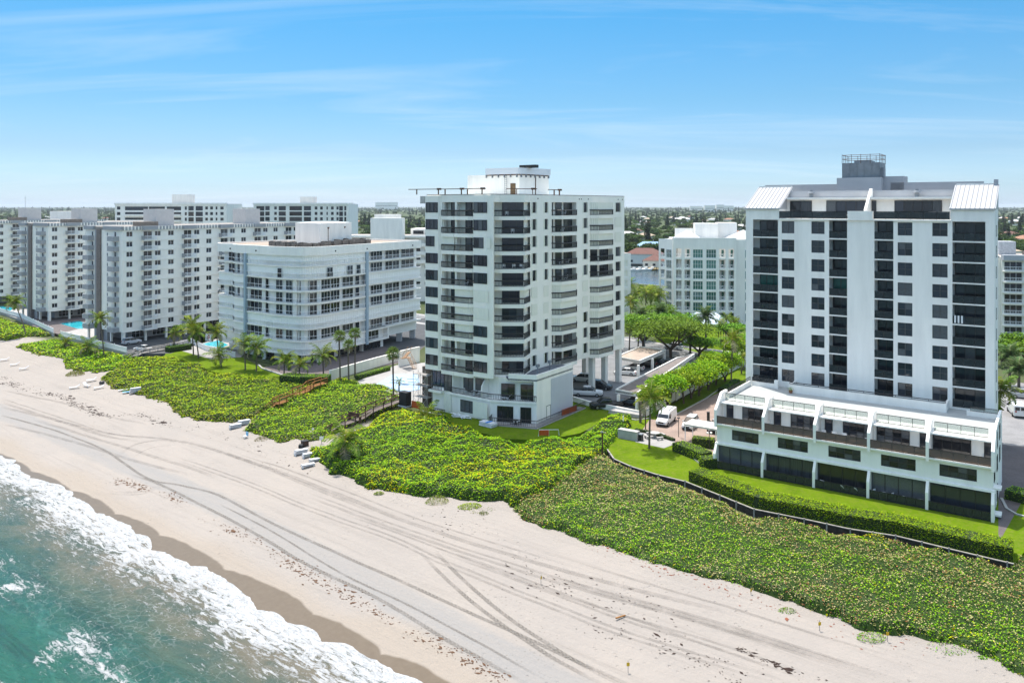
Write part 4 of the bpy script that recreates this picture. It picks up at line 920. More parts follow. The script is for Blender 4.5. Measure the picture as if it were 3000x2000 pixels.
obj("lift_house", MB().prism([(x-rl5.x, y-rl5.y) for x, y in lh], 25.9, 31.2).prism([(x-rl5.x, y-rl5.y) for x, y in lh], 31.2, 31.3).mesh("lift_house", WHITE), cv)
for p, d in ((961, 193.9), (1009, 200.0)):
    x, y = (p-1500)/FPX*d, d; obj("drain_pipe", MB().tube([(0, 0, 25.4), (0, 0, 30.0)], 0.13, 6).tube([(0, 0, 29.8), (0, 0, 30.3)], [0.15, 0.4], 6).mesh("drain_pipe", RUST), cv, (x-rl5.x, y-rl5.y, 0))
acm = MB().box(-0.55, -0.55, 0, 0.55, 0.55, 1.15).tube([(0, 0, 1.15), (0, 0, 1.22)], 0.42, 10).mesh("air_conditioner", mat("ac_metal", (0.16, 0.145, 0.13), 0.6, 0.4, 1.5))
def inward(p, s): 
    dx, dy = -50-rl5.x-p[0], 203-rl5.y-p[1]; q = math.hypot(dx, dy); return (p[0]+dx/q*s, p[1]+dy/q*s)
for px_, s in [(x, s) for x in np.linspace(745, 1000, 24) for s in (3.0, 4.6)]+[(x, s) for x in np.linspace(1035, 1150, 15) for s in (6.0, 7.6, 9.2)]:
    if random.random() < 0.28: continue
    p = atpx(full, px_); p = inward(p, s+random.uniform(-0.4, 0.4)); obj("air_conditioner", acm, cv, (p[0], p[1], 25.96), random.uniform(-0.2, 0.2)+AS, sc=(1, 1, random.uniform(0.75, 1.2)))
for x in (255, 512, 1305, 1620, 2075):
    p = atpx(off(full, -0.14), zx(x)); obj("scupper", cached("scp5", lambda: MB().tube([(0, -0.1, 0), (0, 0.1, 0)], 0.2, 8).mesh("scupper", GL[0])), cv, (p[0], p[1], 25.1))
# ================================================================== three zigzag condominium wings, left
WAR = math.atan2(0.83, 0.5585)
SH = 2.61
GREYP = mat("grey_panel", (0.36, 0.36, 0.37), 0.8, 0.1, 1.0)
BRST = mat("brown_stone", (0.20, 0.17, 0.155), 0.9, 0.3, 2.0, 0.3)
CONDW = mat("condo_white", (0.89, 0.85, 0.77), 0.8, 0.08, 0.3, 0.05, stretch=(1, 1, 0.3))
bmesh_ = None
def balcony_parts(fr, x, y, z, w, side=True):
    o = fr.put("balcony", cached(("cb", round(w, 1)), lambda: MB().box(0, -1.35, -0.16, w, 0.02, 0.0).mesh("balcony", CONDW)), (x, y, z))
    obj("railing", cached(("cr", round(w, 1)), lambda: rail_me([(0.04, -1.3), (w-0.04, -1.3), (w-0.04, 0)], 1.05, WHFR, 0.22, 0.07, pw=0.025)), o)
    if side: obj("side_panel", cached("csp", lambda: MB().box(-0.002, -1.34, 0.01, 0.06, 0.0, 1.1).mesh("side_panel", GREYP)), o)
def wing(x0, y0, label, ncol, ln):
    c = thing("condominium_wing", label, "building", (x0, y0, 0), 0, "zigzag white condominium wings")
    F1 = Fr(c, x0, y0, WAR); F2 = Fr(c, x0, y0, WAR+math.pi/2)
    pairs, bals = [], []
    u = 11.75
    for i in range(ncol):
        pairs += [1.0+u*i, 8.9+u*i]; bals += [5.1+u*i]
        if i % 2 == 0 and False: pairs.append(11+u*i)
    hs = []
    for k in range(10):
        z = 3.05+SH*k
        for p in pairs: hs.append((p, p+1.7, z+0.95, z+2.3))
        for p in bals: hs.append((p+0.6, p+3.0, z+0.12, z+2.3))
    wl = MB(); wl.holes(0, ln, 3.0, 29.2, hs, 0, 0.2); wl.box(0.02, 0.35, 3.0, ln, 18.0, 29.15); wl.add([(0,0,3),(0,0.36,3),(0,0.36,29.2),(0,0,29.2)], [(0,1,2,3)])
    F1.put("wall", wl.mesh("wall", CONDW))
    for k in range(10):
        z = 3.05+SH*k
        F1.put("ledge", cached(("cl", ln), lambda: MB().box(-0.1, -0.12, -0.14, ln, 0.0, 0.02).mesh("ledge", CONDW)), (0, 0, z))
        for p in pairs: window(F1, p, 0.1, z+0.95, 1.7, 1.35, 2, 1, fm=WHFR, panes=False)
        for p in bals:
            window(F1, p+0.6, 0.1, z+0.14, 2.4, 2.15, 2, 1, fm=WHFR, panes=False, name="sliding_door"); balcony_parts(F1, p, -0.02, z, 3.7)
    # end facing the sea: frame F2 has local x running inland-left along the end; outward is -x of F1
    fe = Fr(c, *F1.w(0, 18.0), WAR-math.pi/2)          # x from the far corner to the near corner, y inwards
    fe.put("stone_fin", MB().box(6.1, -0.4, 0, 7.9, 1.2, 29.3).mesh("stone_fin", BRST)); fe.put("stair_tower", MB().box(7.9, 0.6, 0, 9.6, 1.3, 29.3).box(4.6, -0.01, 0, 6.1, 0.4, 29.25).mesh("stair_tower", GREYP))
    fe.put("end_wall", MB().box(0, -0.03, 3, 4.6, -0.001, 29.2).box(9.6, -0.03, 3, 18, -0.001, 29.2).mesh("end_wall", CONDW))
    for k in range(10):
        z = 3.05+SH*k
        for x, w, h in ((3.2, 0.9, 1.2), (14.2, 0.9, 1.3), (10.6, 0.55, 1.0)): window(fe, x, -0.1, z+0.95, w, h, 1, 1, fm=WHFR, panes=False)
        for x in (0.4, 12.4):
            o = fe.put("balcony", cached("ceb", lambda: MB().prism([(0, 0), (0.7, -1.4), (3.6, -1.4), (4.0, 0)], -0.16, 0.0).strip([(0.72, -1.38), (3.58, -1.38), (3.98, 0)], 0.0, 1.05, 0.06).mesh("balcony", GREYP)), (x, -0.03, z))
            obj("railing", cached("cer", lambda: rail_me([(0.02, -0.05), (0.68, -1.38)], 1.05, WHFR, 0.22, 0.07)), o)
    for a, b_ in ((0, 4.6), (9.6, 18)): fe.put("roof_band", MB().box(a, -0.55, 29.2, b_, 0.3, 30.2).mesh("roof_band", GREYP))
    # roof with its ribbed grey band
    nb = int(ln/5.9)
    bd = MB(); bd.box(0.02, -0.35, 29.2, ln, 0.4, 30.15)
    F1.put("roof_band", bd.mesh("roof_band", GREYP))
    rb = cached("rib", lambda: MB().box(0, -0.46, 29.22, 0.35, -0.34, 30.1).mesh("band_rib", CONDW))
    for i in range(int(ln/0.95)): F1.put("band_rib", rb, (0.1+i*0.95, 0, 0))
    for i in range(0, nb, 2): F1.put("roof_band", cached("bbx", lambda: MB().box(0, -1.3, 29.15, 3.9, -0.36, 30.2).mesh("roof_band", GREYP)), (5.0+i*5.875, 0, 0))
    F1.put("roof", MB().box(0.01, 0.4, 29.16, ln, 17.9, 30.0).mesh("roof", ROOFM)); F1.put("parapet", MB().box(0.0, 17.5, 29.1, ln, 18.02, 30.2).mesh("parapet", CONDW))
    for a in (13.5, 43.0):
        if a < ln-8: F1.put("lift_house", MB().box(a, 7, 30, a+5.5, 13, 34.6).mesh("lift_house", mat("lift_house_paint", (0.60, 0.57, 0.54), 0.8, 0.1, 1)))
    F1.put("roof_shed", MB().box(8, 5, 30, 13, 9, 31.2).mesh("roof_shed", mat("brown_shed", (0.22, 0.19, 0.16), 0.8, 0.3, 1)))
    # ground storey: columns, recessed dark fronts
    F1.put("ground_floor_wall", MB().box(4.5, 5.5, 0, ln, 17, 3.0).mesh("ground_floor_wall", GREYW))
    for i in range(int(ln/5.9)):
        F1.put("column", cached("ccol", lambda: MB().box(0, 0.1, 0, 0.5, 0.6, 3.0).mesh("column", CONDW)), (0.3+i*5.9, 0, 0))
        window(F1, 5.6+i*5.9, 5.42, 0.3, 4.6, 2.2, 4, 2, fm=WHFR, gl=GL[0], panes=False)
    for x in (0.4, 3.8, 11.5, 16.8): fe.put("column", _C["ccol"], (x, 0.2, 0))
    return c
wing(-100.0, 204.3, "nearest of three white zigzag condominium wings, beside the curved building", 5, 60.0)
wing(-142.6, 244.7, "middle one of three white zigzag condominium wings, with a pool at its foot", 3, 40.0)
wing(-185.2, 285.1, "farthest of three white zigzag condominium wings, cut by the picture edge", 3, 40.0)
# ================================================================== buildings further back
def gridblock(name, label, x, y, ang, w, d, h, z0, cols, rows, fh, top, wm=None, fm=None, gl=None, cat="building", extra=None, side=None, panes=False):
    c = thing(name, label, cat, (x, y, 0)); F = Fr(c, x, y, ang); wm = wm or WHITE
    hs = []
    for k in range(rows):
        z = top-fh*k
        for a, b_, hh, s in cols: hs.append((a, b_, z-hh-s, z-s))
    wl = MB(); wl.holes(0, w, z0, h, hs, 0, 0.35); wl.box(0, 0.5, z0, w, d, h-0.03)
    wl.add([(0,0,z0),(0,0.5,z0),(0,0.5,h),(0,0,h),(w,0,z0),(w,0.5,z0),(w,0.5,h),(w,0,h)], [(0,1,2,3),(7,6,5,4)])
    F.put("wall", wl.mesh("wall", wm))
    for k in range(rows):
        z = top-fh*k
        for a, b_, hh, s in cols: window(F, a, 0.2, z-hh-s, b_-a, hh, 3 if b_-a > 3 else 2, 1, fm=fm or DKFR, gl=gl or random.choice(GL[:2]), panes=panes)
    F.put("roof", MB().box(0.2, 0.51, h-0.03, w-0.2, d-0.2, h+0.02).mesh("roof", ROOFM))
    if extra: extra(F)
    if side:
        F2 = Fr(c, *F.w(w, 0), ang+math.pi/2)
        for k in range(rows):
            for a, b_, hh, s in side: window(F2, a, -0.05, top-fh*k-hh-s, b_-a, hh, 2, 1, fm=fm or DKFR, gl=gl or GL[0], panes=False)
    return c, F
def sl_(F, w, n_, fh, top, y=-1.2, x=0, m_=None):
    for k in range(n_): F.put("balcony_slab", cached(("sl", w, y), lambda: MB().box(0, y, -0.9, w, 0.3, 0.0).mesh("balcony_slab", m_ or WHITE)), (x, 0, top-fh*k))
AB = math.atan2(-0.52, 0.855)
# eight storey block, far left behind the wings
def ex1(F):
    sl_(F, 13, 6, 2.9, 31.0, x=5.6); sl_(F, 9, 6, 2.9, 31.0, x=19.0); sl_(F, 8, 6, 2.9, 31.0, x=29.0)
    F.put("lift_house", MB().box(29, 5, 36.4, 38, 12, 41.5).mesh("lift_house", WHITE)); F.put("roof_edge", MB().box(-0.3, -0.4, 36.0, 62, 1.0, 37.0).mesh("roof_edge", WHITE))
q = 420
gridblock("apartment_building", "long white block with dark balcony bays on the horizon, taller one at the left", (337-1500)/FPX*q, q, math.atan2(-0.12, 0.99), 62, 18, 36.5, 0,
          [(1, 3, 1.6, 0.2), (5.6, 18.6, 2.0, 0.2), (19, 28, 2.0, 0.2), (29, 37, 2.0, 0.2), (39, 40.2, 1.7, 0.2), (41, 44, 2.3, 0), (45, 49, 2.3, 0), (50.3, 51.8, 1.5, 0.2), (53, 54.6, 1.5, 0.2), (56, 57, 1.5, 0.2), (58.6, 60.4, 1.5, 0.2)], 8, 2.9, 35.3, extra=ex1)
def ex2(F):
    F.put("lift_house", MB().box(24, 5, 36.4, 31, 12, 40.4).mesh("lift_house", WHITE)); F.put("roof_edge", MB().box(-0.3, -0.4, 36.0, 52.3, 1.0, 37.0).mesh("roof_edge", WHITE))
q = 430
gridblock("apartment_building", "white block with dark balcony bays on the horizon, behind the curved building", (743-1500)/FPX*q, q, math.atan2(-0.1, 0.995), 52.5, 18, 36.5, 0,
          [(1.5, 6, 2.4, 0), (6.5, 9, 2.2, 0), (11.5, 13, 1.6, 0.2), (14, 18, 2.3, 0), (20, 27, 2.3, 0), (28, 32, 2.3, 0), (34, 35.5, 1.6, 0.2), (37, 38.5, 1.6, 0.2), (40.5, 41.3, 1.6, 0.2), (43, 44.5, 1.6, 0.2), (46, 47.2, 1.6, 0.2), (47.5, 49.6, 2.4, 0), (50.3, 51.4, 2.3, 0)], 8, 2.9, 35.3, extra=ex2)
def ex3(F):
    sl_(F, 40, 3, 3.0, 25.6); F.put("lift_house", MB().box(20, 6, 28.5, 34, 14, 33).mesh("lift_house", WHITE))
q = 360
gridblock("apartment_building", "lower white block at the far left, behind the zigzag wings", -232, q, math.atan2(-0.1, 0.995), 62, 20, 28.6, 0, [(2+i*5.4, 5.2+i*5.4, 2.0, 0.2) for i in range(11)], 4, 3.0, 27.6, extra=ex3)
# white block with access galleries behind the curved building
def ex4(F):
    for k in range(3):
        F.put("gallery", cached("gal4", lambda: MB().box(0, -1.6, -0.25, 46, 0, 0.0).box(0, -1.62, 0.0, 46, -1.5, 1.05).mesh("gallery", WHITE)), (0, 0, 17.5-3.1*(k-1)))
    F.put("stair_tower", MB().box(13, -5.5, 0, 25, -1.7, 31.0).mesh("stair_tower", WHITE)); F.put("lift_house", MB().box(11, 6, 24, 20, 12, 32.2).mesh("lift_house", WHITE)); F.put("lift_house", MB().box(33, 6, 24, 41, 12, 32.8).mesh("lift_house", WHITE))
    F.put("upper_storey", MB().box(26, 3, 24.2, 46, 14, 26.9).mesh("upper_storey", WHITE)); F.put("parapet", MB().box(-0.1, -1.8, 23.7, 46.1, 0.4, 24.5).mesh("parapet", WHITE)); F.put("side_block", MB().box(41.6, -1.7, 0, 46.2, -0.02, 24.3).mesh("side_block", GREYW))
    for x in (27, 31.5, 36): window(F, x, 2.9, 24.9, 4, 1.3, 5, 1, panes=False, gl=GL[0])
q = 300
gridblock("apartment_building", "low white building with open access galleries and a blank stair tower", (1000-1500)/FPX*q, q, math.atan2(-0.12, 0.99), 46, 16, 24.3, 0, [(1.5+i*3.4, 3.2+i*3.4, 1.2, 0.4) for i in range(12)], 6, 3.1, 23.2, extra=ex4)
# sliver of a white block right behind the middle tower
q = 235
gridblock("apartment_building", "sliver of a white louvred block just behind the cream tower", (1790-1500)/FPX*q, q, math.atan2(0.12, 0.99), 6.0, 14, 21.4, 0, [(3.6, 5.2, 2.0, 0.2)], 7, 2.95, 19.6, gl=SHUT, fm=WHFR)
# white building with green glass, between the towers
GLG = [GREENGL, mat("green_glass_pale", (0.05, 0.20, 0.17), 0.05, 0.4, 0.6, spec=0.6)]
c6 = thing("apartment_building", "white building with green glass bays, lattice balcony rails and small pyramid roofs", "building", (48.6, 240, 0))
A6 = math.atan2(-0.13, 0.99); F6 = Fr(c6, 48.6, 240, A6); FH = 3.18
rects = [(0.9, 2.5), (3.4, 5.1)]; grn = [(5.9, 8.8), (9.8, 12.7)]; rr = [(13.6, 15.4), (16.3, 17.9)]
hs = []
for k in range(7):
    zt = 23.6-FH*k
    for a, b_ in rects+rr: hs.append((a, b_, zt-2.6, zt))
    for a, b_ in grn: hs.append((a, b_, zt-2.75, zt-0.2))
wl = MB(); wl.holes(0, 18.6, 0, 26.4, hs, 0, 0.3); wl.box(0, 2.2, 0, 18.6, 20, 26.3); wl.box(18.6, 1.5, 0, 36, 20, 26.4); wl.add([(18.6,0,0),(18.6,2.3,0),(18.6,2.3,26.4),(18.6,0,26.4),(0,0,0),(0,2.3,0),(0,2.3,26.4),(0,0,26.4)], [(0,1,2,3),(7,6,5,4)])
F6.put("wall", wl.mesh("wall", WHITE))
latt = MB()
for i in range(2):
    x = i*0.9; latt.bar((x, 0, 0.1), (x+0.9, 0, 0.95), 0.05); latt.bar((x, 0, 0.95), (x+0.9, 0, 0.1), 0.05)
latt.bar((0, 0, 1.0), (1.8, 0, 1.0), 0.08); latt.bar((0, 0, 0.08), (1.8, 0, 0.08), 0.06); lattm = latt.mesh("lattice_rail", WHFR)
for k in range(7):
    zt = 23.6-FH*k
    for a, b_ in rects+rr:
        F6.put("lattice_rail", lattm, (a, 0.15, zt-2.6)); window(F6, a+0.8, 2.1, zt-2.6, 0.9, 2.3, 1, 1, fm=WHFR, gl=GREENGL, panes=False, name="door")
        F6.put("balcony_floor", cached("bf6", lambda: MB().box(0, 0.3, -0.15, 1.85, 2.2, 0.0).mesh("balcony_floor", WHITE)), (a, 0, zt-2.6))
    for a, b_ in grn: window(F6, a, 0.15, zt-2.75, b_-a, 2.55, 4, 2, fm=WHFR, gl=random.choice(GLG))
    window(F6, 21.3, 1.42, zt-2.7, 2.6, 2.4, 3, 1, fm=WHFR, gl=random.choice(GLG), panes=False)
fl6 = Fr(c6, 45.4, 246.0, math.atan2(-6.0, 3.1))
wl = MB(); hs = [(0.7, 3.1, 23.4-FH*k-2.5, 23.4-FH*k) for k in range(7)]; wl.holes(0, 6.75, 0, 26.4, hs, 0, 0.3); wl.box(0, 2.2, 0, 6.6, 9, 26.3)
fl6.put("wall", wl.mesh("wall", WHITE))
for k in range(7):
    zt = 23.4-FH*k
    for q_ in (0, 0.55): fl6.put("lattice_rail", lattm, (0.72+q_, 0.15+q_*0.1, zt-2.5))
    window(fl6, 1.2, 2.1, zt-2.5, 1.2, 2.3, 1, 1, fm=WHFR, gl=GL[3], panes=False); window(fl6, 3.7, -0.05, zt-2.6, 2.5, 2.5, 3, 2, fm=WHFR, gl=random.choice(GLG), panes=False)
for (fx, x0, x1, y0, y1) in ((F6, 0.3, 9.0, 2.0, 10.0), (F6, 16.5, 27, 3, 12)):
    F6.put("pyramid_roof", MB().add([(x0,y0,26.45),(x1,y0,26.45),(x1,y1,26.45),(x0,y1,26.45),((x0+x1)/2,(y0+y1)/2,29.2)], [(0,1,4),(1,2,4),(2,3,4),(3,0,4)]).mesh("pyramid_roof", MROOF))
F6.put("lift_house", MB().box(7.5, 10, 26.3, 14.5, 16, 31.0).mesh("lift_house", WHITE)); F6.put("lift_house", MB().box(14.6, 12, 26.3, 20.5, 18, 31.2).mesh("lift_house", WHITE)); F6.put("parapet", MB().box(0, -0.02, 26.4, 18.6, 0.4, 26.9).mesh("parapet", WHITE))
F6.put("parapet", MB().box(1.5, 13, 26.3, 9, 13.5, 29.4).mesh("parapet", WHITE))
c6.location.z = -1.0
# porte-cochere of that building
pc = thing("entrance_canopy", "entrance canopy with a pale blue metal hip roof in front of the green glass building", "canopy", (44.5, 207, 0), math.atan2(-0.2, 0.98))
obj("roof", MB().add([(0,0,5.0),(12,0,5.0),(12,8,5.0),(0,8,5.0),(3.5,4,7.4),(8.5,4,7.4)], [(0,1,5,4),(1,2,5),(2,3,4,5),(3,0,4),(0,3,2,1)]).mesh("roof", mat("blue_metal_roof", (0.42, 0.52, 0.62), 0.4, spec=0.5)), pc)
obj("fascia", MB().box(0.1, 0.1, 4.5, 11.9, 7.9, 4.99).mesh("fascia", WHITE), pc)
for x, y in ((0.6, 0.6), (11.4, 0.6), (0.6, 7.4), (11.4, 7.4)): obj("column", cached("pcc", lambda: MB().box(-0.4, -0.4, 0, 0.4, 0.4, 4.5).mesh("column", WHITE)), pc, (x, y, 0))
# block at the right edge
def ex7(F):
    for k in range(8):
        F.put("balcony_slab", cached("b7", lambda: MB().box(0, -1.5, -0.25, 30, 0, 0.0).mesh("balcony_slab", CONDW)), (0, 0, 19.3-2.72*k))
        F.put("railing", cached("r7", lambda: rail_me([(0, -1.45), (30, -1.45)], 1.0, WHFR, 0.35, 0.07, pw=0.02)), (0, 0, 19.3-2.72*k))
    F.put("roof_edge", MB().box(-0.2, -1.7, 21.9, 30, 0.4, 23.2).mesh("roof_edge", GREYW)); F.put("roof_plant", MB().box(1, 6, 22.9, 5, 10, 26.3).mesh("roof_plant", mat("plant_metal", (0.6, 0.6, 0.6), 0.6, 0.3, 2)))
    F.put("roof_plant", MB().box(12, 4, 22.9, 20, 12, 27).mesh("roof_plant", WHITE)); F.put("end_block", MB().box(-5.0, 1, 0, -0.02, 12, 22.4).mesh("end_block", CONDW))
    F.put("roof_wing", MB().add([(-5,1,22.4),(0,1,22.4),(0,9,22.4),(-5,9,22.4),(-5,1,27),(-5,9,27)], [(0,1,2,3),(4,5,2,1),(0,1,4),(3,5,2),(0,4,5,3)]).mesh("roof_wing", MROOF))
    for i in range(5): F.put("air_conditioner", acm, (6+i*1.4, 2.4, 22.95))
q = 200
gridblock("apartment_building", "cream apartment block with white lattice railed galleries, at the right edge", (2936-1500)/FPX*q, q, math.atan2(-0.25, 0.97), 30, 14, 22.9, 0, [(0.5+i*7, 4.5+i*7, 2.1, 0.2) for i in range(4)]+[(5.5+i*7, 6.4+i*7, 2.1, 0.2) for i in range(4)], 8, 2.72, 21.7, wm=CONDW, extra=ex7, fm=WHFR)
# ------------------------------------------------------------------ vegetation
LEAF = leafmat("leaf", 0.22, 0.5)
G1, G2, G3, G4, G5 = (0.20, 0.39, 0.004), (0.115, 0.255, 0.005), (0.36, 0.50, 0.003), (0.55, 0.50, 0.003), (0.05, 0.12, 0.006)
TANL, BRN, RED, OLV = (0.44, 0.37, 0.17), (0.30, 0.16, 0.08), (0.34, 0.12, 0.05), (0.26, 0.27, 0.07)
DKU = (0.014, 0.026, 0.005)
def Gd(name, V, F_, C, label, cat, kind="stuff", mats=None):
    return tag(obj(name, np_mesh(name, V, F_, mats or [LEAF], col=C)), label, cat, None, kind)
def join(parts):
    V, Fq, C = [], [], []; k = 0
    for v, f_, c in parts: V.append(v); Fq.append(f_+k); C.append(c); k += len(v)
    return np.concatenate(V), np.concatenate(Fq), np.concatenate(C)
def patch(name, label, toe, top, h, colf, size=0.2, dens=34, edge=1.1, seed=1, grass=0.0, cat="ground cover", hn=0.5, topw=None, rise=None):
    """dune scrub: hummocky surface of leaves over a dark undersurface"""
    pw = [gt(*p) for p in toe]+[gt(p[0], p[1], h*0.8) for p in top]
    if topw: pw = [gt(*p) for p in toe]+topw
    pv = [vw(*p) for p in pw]; a = np.array(pv); lo, hi = a.min(0), a.max(0)
    def H(v, w, d):
        q = h*(1-hn*0.35+hn*1.1*(fbm(v*0.22, w*0.22, seed, 4)-0.5)*2+0.75*(fbm(v*0.62, w*0.62, seed+5, 3)-0.5)+(rise(v, w) if rise else 0))
        return np.maximum(q, 0.12)*np.sqrt(np.clip(d/edge, 0, 1))
    def wob(v, w): return v+0.9*(fbm(v*0.45, w*0.45, seed+11, 3)-0.5)*2, w+0.9*(fbm(v*0.45, w*0.45, seed+17, 3)-0.5)*2
    area = (hi[0]-lo[0])*(hi[1]-lo[1]); n_ = int(area*dens)
    v = rng.uniform(lo[0]-1, hi[0]+1, n_); w = rng.uniform(lo[1]-1, hi[1]+1, n_)
    vv, ww = wob(v, w); k = inpoly(vv, ww, pv); v, w, vv, ww = v[k], w[k], vv[k], ww[k]
    d = polydist(vv, ww, pv); Hh = H(v, w, d)
    side = rng.random(len(v)); z = th(w)+Hh*(1-0.35*side**4)+rng.normal(size=len(v))*0.04
    P = np.stack([CX*v-CY*w, CY*v+CX*w, z], -1)
    depth = P[:, 1]; sz = size*(0.75+0.5*rng.random(len(v)))*np.clip(depth/105, 0.85, 1.9)
    keep = rng.random(len(v)) < np.clip(105/depth, 0.3, 1.0)**1.6
    P, sz, v, w, d = P[keep], sz[keep], v[keep], w[keep], d[keep]
    col = colf(v, w, d, len(v)); parts = [leaves(P, sz, col, 0.62)]
    m_ = (d < edge*1.3)
    if m_.any():
        i = np.repeat(np.where(m_)[0], 2); q = P[i].copy(); g = th(w[i]); q[:, 2] = g+(q[:, 2]-g)*rng.random(len(i)); q[:, :2] += rng.normal(size=(len(i), 2))*0.1
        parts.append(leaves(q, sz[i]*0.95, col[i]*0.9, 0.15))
    if grass > 0:
        i = np.where((d < 1.6) & (rng.random(len(v)) < grass))[0]
        if len(i):
            q = P[i].copy(); q[:, 2] = th(w[i])+0.3; V_, F_, C_ = leaves(q, 0.16, pal(len(i), [OLV, TANL, (0.22, 0.30, 0.05)], [3, 2, 2]), 0.0, 0.3)
            c0 = np.repeat(q, 4, axis=0); V_ = c0+(V_-c0)*np.array([1.0, 1.0, 4.5]); parts.append((V_, F_, C_))
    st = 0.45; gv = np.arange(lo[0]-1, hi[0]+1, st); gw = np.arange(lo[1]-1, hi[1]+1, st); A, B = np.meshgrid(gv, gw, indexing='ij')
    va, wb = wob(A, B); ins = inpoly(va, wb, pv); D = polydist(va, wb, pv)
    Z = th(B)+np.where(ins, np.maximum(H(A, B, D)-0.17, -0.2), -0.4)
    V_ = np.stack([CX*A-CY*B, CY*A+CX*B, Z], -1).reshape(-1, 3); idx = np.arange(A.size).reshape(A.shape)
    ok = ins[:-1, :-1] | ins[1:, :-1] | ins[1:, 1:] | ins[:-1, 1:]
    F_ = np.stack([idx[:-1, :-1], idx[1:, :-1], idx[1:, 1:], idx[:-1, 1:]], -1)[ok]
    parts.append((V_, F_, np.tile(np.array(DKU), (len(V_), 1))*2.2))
    return Gd(name, *join(parts), label, cat)
def mixcol(n, base, w0, extra):
    """base palette with patches: extra = list of (mask, palette, weights)"""
    c = pal(n, base, w0)
    for m_, p_, q_ in extra:
        k = rng.random(n) < m_; c[k] = pal(int(k.sum()), p_, q_)
    return c
def colA(v, w, d, n):   # the tall sea grape in front of the middle tower
    y = sstep(0.45, 0.62, fbm(v*0.10, w*0.13, 61, 3)+0.06*(w-90)/10)*0.75
    return mixcol(n, [G1, G2, G3, G4], [5, 4, 3, 0.4], [(y, [G4, G3, G1, (0.50, 0.36, 0.006)], [3, 4, 2.4, 1.0]), (sstep(0.55, 0.7, fbm(v*0.2, w*0.2, 63, 2))*0.5, [G1, (0.18, 0.38, 0.012)], [1, 2])])
def colB(v, w, d, n):   # drier scrub in front of the terraced houses
    t_ = sstep(0.42, 0.62, fbm(v*0.16, w*0.2, 71, 4))*0.6; b_ = sstep(0.5, 0.66, fbm(v*0.12, w*0.16, 73, 4)+0.24*sstep(83, 90, w)-0.01)*0.75
    y = sstep(0.74, 0.80, fbm(v*0.13, w*0.22, 77, 2)+0.12*(1-sstep(77, 80, w))*sstep(-75, -30, v))*0.8
    return mixcol(n, [G1, G2, G3, OLV, TANL, G4], [5, 5, 2.2, 1.6, 1.6, 0.5], [(t_, [TANL, OLV, G1], [3, 2, 2]), (b_, [TANL, BRN, RED, OLV, G2], [4, 1.7, 0.9, 2, 2]), (y*0.8, [G4, G3, G1], [3, 2, 1])])
def colC(v, w, d, n):
    y = sstep(0.42, 0.60, fbm(v*0.13, w*0.15, 81, 3))*0.6
    return mixcol(n, [G1, G2, G3, (0.17, 0.36, 0.012)], [4, 2, 4, 2.5], [(y, [G4, G3, OLV, G1], [0.8, 4, 0.7, 2]), (sstep(0.5, 0.62, fbm(v*0.1, w*0.1, 85, 3))*0.5*sstep(80, 90, w), [G2, G5, OLV, TANL], [3, 1, 1, 0.8]), ((d < 1.5)*0.35, [OLV, TANL, G3], [3, 1.4, 2])])
def offs0(P, d):
    o = []
    for i in range(len(P)):
        a, b_ = P[max(0, i-1)], P[min(len(P)-1, i+1)]; dx, dy = b_[0]-a[0], b_[1]-a[1]; q = math.hypot(dx, dy); o.append((P[i][0]-dy/q*d, P[i][1]+dx/q*d))
    return o
RB = offs0(RET, -0.6)
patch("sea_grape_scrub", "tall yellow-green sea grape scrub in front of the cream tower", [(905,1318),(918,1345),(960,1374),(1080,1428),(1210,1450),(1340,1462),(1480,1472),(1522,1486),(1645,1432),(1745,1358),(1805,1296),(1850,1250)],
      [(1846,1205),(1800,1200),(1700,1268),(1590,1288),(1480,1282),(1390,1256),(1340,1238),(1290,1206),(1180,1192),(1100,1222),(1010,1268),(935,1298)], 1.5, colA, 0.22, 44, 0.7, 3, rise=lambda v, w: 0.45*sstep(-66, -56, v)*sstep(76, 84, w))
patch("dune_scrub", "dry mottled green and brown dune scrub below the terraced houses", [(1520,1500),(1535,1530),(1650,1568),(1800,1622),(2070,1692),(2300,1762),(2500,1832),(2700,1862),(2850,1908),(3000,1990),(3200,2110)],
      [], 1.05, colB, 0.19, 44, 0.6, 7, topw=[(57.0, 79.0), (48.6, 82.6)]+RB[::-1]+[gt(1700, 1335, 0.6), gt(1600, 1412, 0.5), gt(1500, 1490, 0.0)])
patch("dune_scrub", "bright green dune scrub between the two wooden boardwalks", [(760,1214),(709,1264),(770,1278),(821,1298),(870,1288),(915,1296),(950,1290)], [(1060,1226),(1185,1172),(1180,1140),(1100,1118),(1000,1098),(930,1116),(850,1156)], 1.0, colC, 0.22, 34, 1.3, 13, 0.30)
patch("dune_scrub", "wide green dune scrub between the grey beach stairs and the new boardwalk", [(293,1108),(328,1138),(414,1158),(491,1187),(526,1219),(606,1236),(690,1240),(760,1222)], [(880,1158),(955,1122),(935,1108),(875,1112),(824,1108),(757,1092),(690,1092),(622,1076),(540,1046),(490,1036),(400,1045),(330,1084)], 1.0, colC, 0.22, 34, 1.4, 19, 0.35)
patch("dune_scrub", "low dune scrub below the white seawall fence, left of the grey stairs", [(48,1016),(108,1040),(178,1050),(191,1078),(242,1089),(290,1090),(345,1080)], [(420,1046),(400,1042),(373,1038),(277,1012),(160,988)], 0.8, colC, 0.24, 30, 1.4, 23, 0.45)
patch("dune_scrub", "patch of dune scrub at the far left edge, under the leaning palm", [(-200,965),(0,997),(20,999),(75,987),(130,987)], [(152,975),(130,960),(60,948),(0,925),(-200,860)], 0.9, colC, 0.28, 24, 1.4, 29, 0.2)
